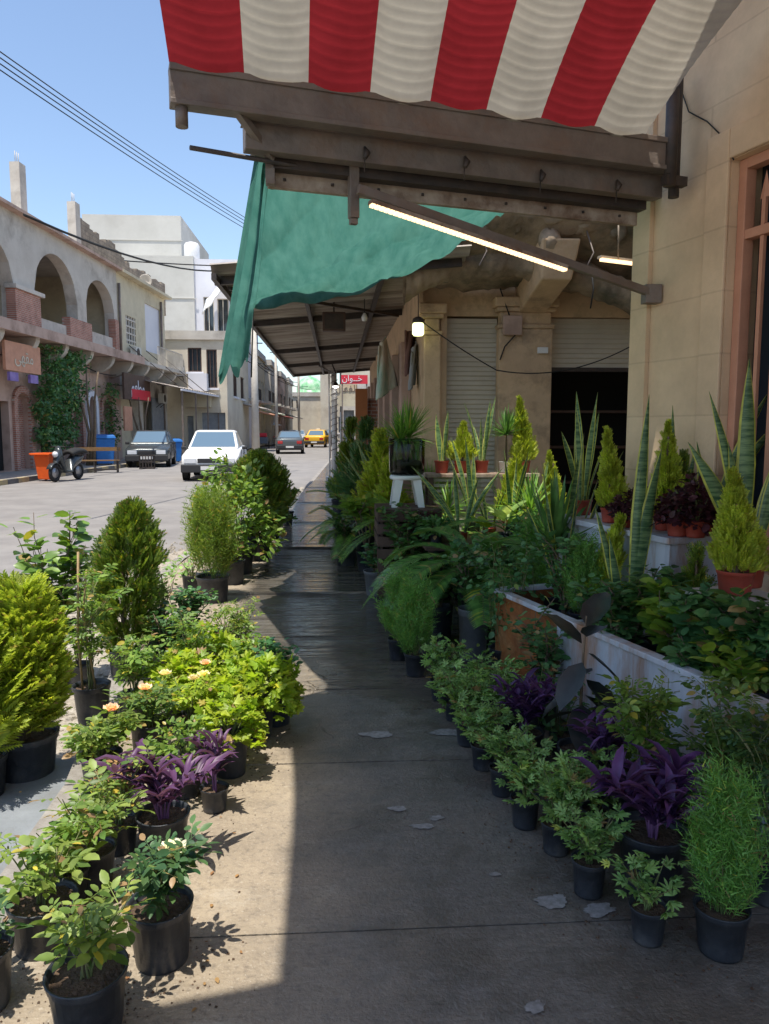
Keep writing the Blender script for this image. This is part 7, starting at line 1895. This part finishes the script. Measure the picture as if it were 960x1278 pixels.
plant('shrub', gp(290, 728), 'small shrub in a black pot between the summer cypress and the big bush', .14, .24, .2, .4, grp='L', m='lf_bush', n=8, per=10, size=.05)
plant('shrub', gp(308, 700), 'black pot with a clipped dark shrub at the shadow edge', .15, .26, .3, .4, grp='L', m='lf_dark', n=10, per=14, size=.05)

# ---- more of the crowd on the shop side
plant('shrub', gp(518, 752), 'tall dark shrub hiding the wooden crate under the white stool', .13, .3, .62, .6, m='lf_dark', n=14, per=20, size=.06)
plant('geranium', gp(500, 765), 'ferny plant at the foot of the tall dark shrub', .1, .2, .35, .5, m='lf_geran', n=14, per=10, size=.06)
plant('conifer', gp(488, 700), 'feathery golden cypress left of the white stool', .12, .3, .95, .45, m='lf_goldcypress', n=520, frond=.26)
plant('kochia', gp(676, 740), 'tall soft kochia rising behind the rusty planter end', .1, .45, .6, .34, n=1100)
plant('vine', gp(662, 770), 'round-leaved creeper climbing over the planter end', .1, .45, .5, .5, n=14, per=30, size=.05)
plant('yucca', gp(640, 735), 'fan of narrow dark blades behind the cycads', .12, .5, .9, .5, n=46, wd=.016, ln=.55, cane=.35, bend=.15)
plant('shrub', tp(755, 775, .76, .40), 'leafy shrub along the inner rim left of the giant snake plant', .08, .12, .30, .34, grp='T', m='lf_vine', n=9, per=14, size=.055)
plant('shrub', tp(815, 800, .58, .40), 'tall dark shrub before the white ledge panel', .08, .12, .42, .34, grp='T', m='lf_dark', n=9, per=14, size=.06)
plant('shrub', tp(880, 800, .60, .40), 'broad dark shrub screening the whitewashed block', .08, .12, .38, .44, grp='T', m='lf_vine', n=10, per=14, size=.075, wide=1.3)
plant('shrub', tp(965, 800, .60, .40), 'dark shrub at the right edge below the splayed snake plant', .08, .12, .42, .4, grp='T', m='lf_dark', n=9, per=14, size=.07, wide=1.3)
plant('shrub', tp(920, 870, .76, .40), 'low bright leafed plant leaning over the rim at the right', .08, .1, .22, .36, grp='T', m='lf_bright', n=7, per=8, size=.075, wide=1.3)
plant('shrub', tp(770, 800, .80, .40), 'small plant spilling at the inner rim near the rubber plant', .06, .1, .2, .3, grp='T', m='lf_vine', n=8, per=10, size=.05)
plant('dome', tp(845, 668, .30, 1.024), 'dark maroon coleus at the front edge of the ledge', .06, .08, .2, .3, grp='S', pm='terracotta', m='lf_coleus', n=300, size=.045, tmpl=OVAL)
plant('dome', tp(782, 648, .33, 1.024), 'small maroon coleus between the first lemon conifer and the giant snake plant', .05, .07, .15, .2, grp='S', pm='terracotta', m='lf_coleus', n=200, size=.04, tmpl=OVAL)
plant('conifer', tp(842, 690, .12, 1.024), 'dark green conifer rising behind the ledge coleus', .06, .09, .36, .3, grp='S', pm='terracotta', m='lf_thuja', n=360, frond=.12)
plant('sans_spec', tp(884, 690, .10, 1.024), 'snake plant with two long leaves leaning right across the wall', .06, .09, .9, .2, grp='S', pm='terracotta', rz=0, specs=[(.1, .42, .62, .075, .15), (.1, .30, .74, .06, .1), (3.1, .06, .45, .05, .2)])
plant('conifer', sp(640, 7.05), 'pale lemon conifer between the shelf and the yucca', .06, .1, .62, .22, grp='S', key='gold', rz=1, scale=1.5)
plant('dome', sp(545, 6.6), 'dark leafy plant at the front edge of the plant stand', .06, .08, .16, .3, grp='S', m='lf_dark', n=240, size=.06, tmpl=OVAL)
plant('sans', sp(592, 7.15), 'tall banded snake plant standing on the stand before the left shutter', .07, .12, .85, .14, grp='S', n=7, lw=.06, seed=61)
plant('sans', sp(640, 6.75), 'snake plant with leaning leaves just right of the dumb cane', .07, .12, .72, .14, grp='S', n=8, lw=.055, lean=.14, seed=62)
plant('yucca', sp(662, 6.6), 'fresh green narrow-bladed dracaena at the right end of the stand', .06, .1, .6, .4, grp='S', n=60, wd=.012, ln=.36, cane=.4, bend=.2, m='lf_palm')
plant('yucca', sp(560, 7.1), 'spiky dracaena on the stand below the left end of the shelf', .06, .1, .5, .4, grp='S', n=60, wd=.011, ln=.3, cane=.35, bend=.25, m='lf_palm')
plant('sans', tp(700, 700, .45, .40), 'tall green snake plant between the yucca and the ledge', .08, .12, 1.1, .2, grp='T', n=8, lw=.07, lean=.1, seed=63)
plant('yucca', gp(540, 700), 'tall dracaena with a bushy head beside the wooden crate', .12, .3, 1.0, .5, n=90, wd=.014, ln=.42, cane=.6, bend=.3, heads=2, m='lf_palm')
plant('palm', gp(575, 740), 'arching fresh green palm between the crate and the cycads', .13, .5, .6, 1.1, m='lf_palm', n=14, pin=34, pl=.14, up=(.4, 1.2))
plant('yucca', gp(520, 655), 'tall narrow dracaena against the first shop pillar', .14, .3, 1.5, .5, n=80, wd=.016, ln=.5, cane=.6, bend=.3, heads=2)
for k, (px, py, lab) in enumerate(((700, 940, 'small creeper trailing at the planter foot left of the rubber plant'), (770, 985, 'creeper with round leaves climbing the white planter front'), (858, 1040, 'leafy creeper climbing the white planter between the two roses'), (945, 1060, 'creeper at the planter foot by the right edge'))):
    plant('vine', gp(px, py), lab, .06, .1, .40, .26, n=9, per=20, size=.042, m='lf_rose' if k % 2 else 'lf_vine')
# ---- more of the crowd on the kerb side
plant('rose', gp(170, 905), 'leggy rose with yellow-green leaves behind the peach rose', .09, .18, .42, .34, grp='L', m='lf_bush', n=8, per=8, size=.08)
plant('rose', gp(238, 878), 'tall leggy rose at the heart of the bright clump', .09, .18, .45, .34, grp='L', m='lf_bush', n=8, per=9, size=.075)
plant('rose', gp(300, 842), 'open reddish-tipped rose at the back of the bright clump', .09, .16, .36, .40, grp='L', m='lf_rose_y', n=9, per=8, size=.07)
plant('shrub', gp(196, 822), 'airy small-leaved shrub right of the thuja column', .09, .18, .45, .45, grp='L', m='lf_rose', n=10, per=14, size=.035)
plant('rose', gp(150, 1060), 'thin rose stems between the purple plant and the yellowing rose', .07, .12, .30, .26, grp='L', m='lf_rose_y', n=5, per=6, size=.08)
plant('trad', gp(268, 1010), 'single arching purple shoot at the pavement side of the purple plant', .06, .10, .26, .26, grp='L', n=4, size=.11)
plant('rose', gp(82, 1128), 'pale-leaved rose directly behind the wide shallow pot', .08, .13, .26, .30, grp='L', m='lf_bush', n=6, per=6, size=.085)
# fallen leaves on the near pavement
rs = np.random.RandomState(21); n = 34
P = []
for k in range(n):
    q = G(rs.uniform(-20, 330), rs.uniform(930, 1270)); P.append((q.x, q.y, .006))
P = np.array(P); a = rs.rand(n) * 6.28
v, f = inst(OVAL[0], OVAL[1], P, np.stack([np.cos(a), np.sin(a), np.zeros(n)], 1), np.stack([rs.normal(size=n) * .2, rs.normal(size=n) * .2, np.ones(n)], 1), .012 + .014 * rs.rand(n))
tag(nobj('fallen_leaves', v, f, M['lf_dry']), kind='stuff')

rs = np.random.RandomState(77); n = 1500
P = []
spots_ = [G(*q) for q in ((60, 1190), (203, 1200), (110, 1270), (205, 1060), (130, 1000), (290, 965), (320, 925), (120, 905), (735, 1115), (808, 1172), (899, 1186), (627, 990), (660, 1040), (519, 842), (270, 755))]
for k in range(n):
    c = spots_[rs.randint(len(spots_))]; r_ = .08 + abs(rs.normal()) * .12; a_ = rs.rand() * 6.28
    x_, y_ = c.x + r_ * math.cos(a_), c.y + r_ * math.sin(a_); P.append((x_, y_, (slabz(y_) if x_ > kerb_x(y_) + .15 else ZR + .03) + .002))
P = np.array(P); CL = T([(-.5, -.4, 0), (.5, -.5, 0), (.4, .5, 0), (-.4, .4, 0), (0, .05, .55)], [(0, 1, 4), (1, 2, 4), (2, 3, 4), (3, 0, 4)])
a = rs.rand(n) * 6.28
v, f = inst(CL[0], CL[1], P, np.stack([np.cos(a), np.sin(a), np.zeros(n)], 1), np.tile([[0, 0, 1.]], (n, 1)), .003 + .007 * rs.rand(n) ** 2)
tag(nobj('spilled_soil', v, f, M['soil']), kind='stuff')

# ---- climbing greenery on the arcade
def green_wall(nm, lab, x0, x1, y0, y1, n, size, mm, cat, depth=1.1, seed=1):
    rs = np.random.RandomState(seed); t = thing(nm, lab, cat, tuple(TF(U((x0 + x1) / 2, 560), 1.0, .02)))
    ua, ub = U(x0, 500, .8), U(x1, 500, .8); za, zb = Z((x0 + x1) / 2, y1, .8), Z((x0 + x1) / 2, y0, .8)
    P, D, N_ = [], [], []
    for k in range(n):
        u = rs.uniform(0, 1); v = rs.uniform(0, 1)
        e = mnoise.noise(Vector((u * 3, v * 4, seed)))
        wv = .5 * (1.0 - .45 * (1 - v)) + .38 * e
        if abs(u - .5) > wv or mnoise.noise(Vector((u * 7, v * 10, 5 + seed))) < -.12: continue
        q = TF(ua + (ub - ua) * u, .15 + depth * rs.rand() * (.4 + .6 * v) + .25 * e, za + (zb - za) * v)
        P.append(tuple(q - t.location)); D.append((rs.normal(), rs.normal() * .6, -.5 + rs.normal() * .5)); N_.append((fn.x + rs.normal() * .6, fn.y + rs.normal() * .6, .5))
    v, f = inst(OVAL[0], OVAL[1], np.array(P), np.array(D), np.array(N_), size * (.6 + .7 * rs.rand(len(P))), None)
    nobj('crown', v, f, M[mm], t)
    g = MB()
    zt = za + (zb - za) * .8 
    for k in range(3): g.tube([(.12 * k, .0, 0), (.12 * k + .1, .05, (zt) * .35), (.3 * k - .2, .0, zt * .7), (.5 * k - .4, 0, zt)], [.09, .07, .05, .03], 6)
    obj('trunk', g, M['bark'], t)
green_wall('climbing_tree', 'dense dark green climber hanging over the arcade shopfront', 52, 108, 436, 560, 9000, .16, 'lf_vine', 'tree', seed=3)
green_wall('climbing_plant', 'smaller dark climber at the red arched door right of the white one', 140, 158, 478, 560, 1600, .13, 'lf_dark', 'plant', .5, 8)
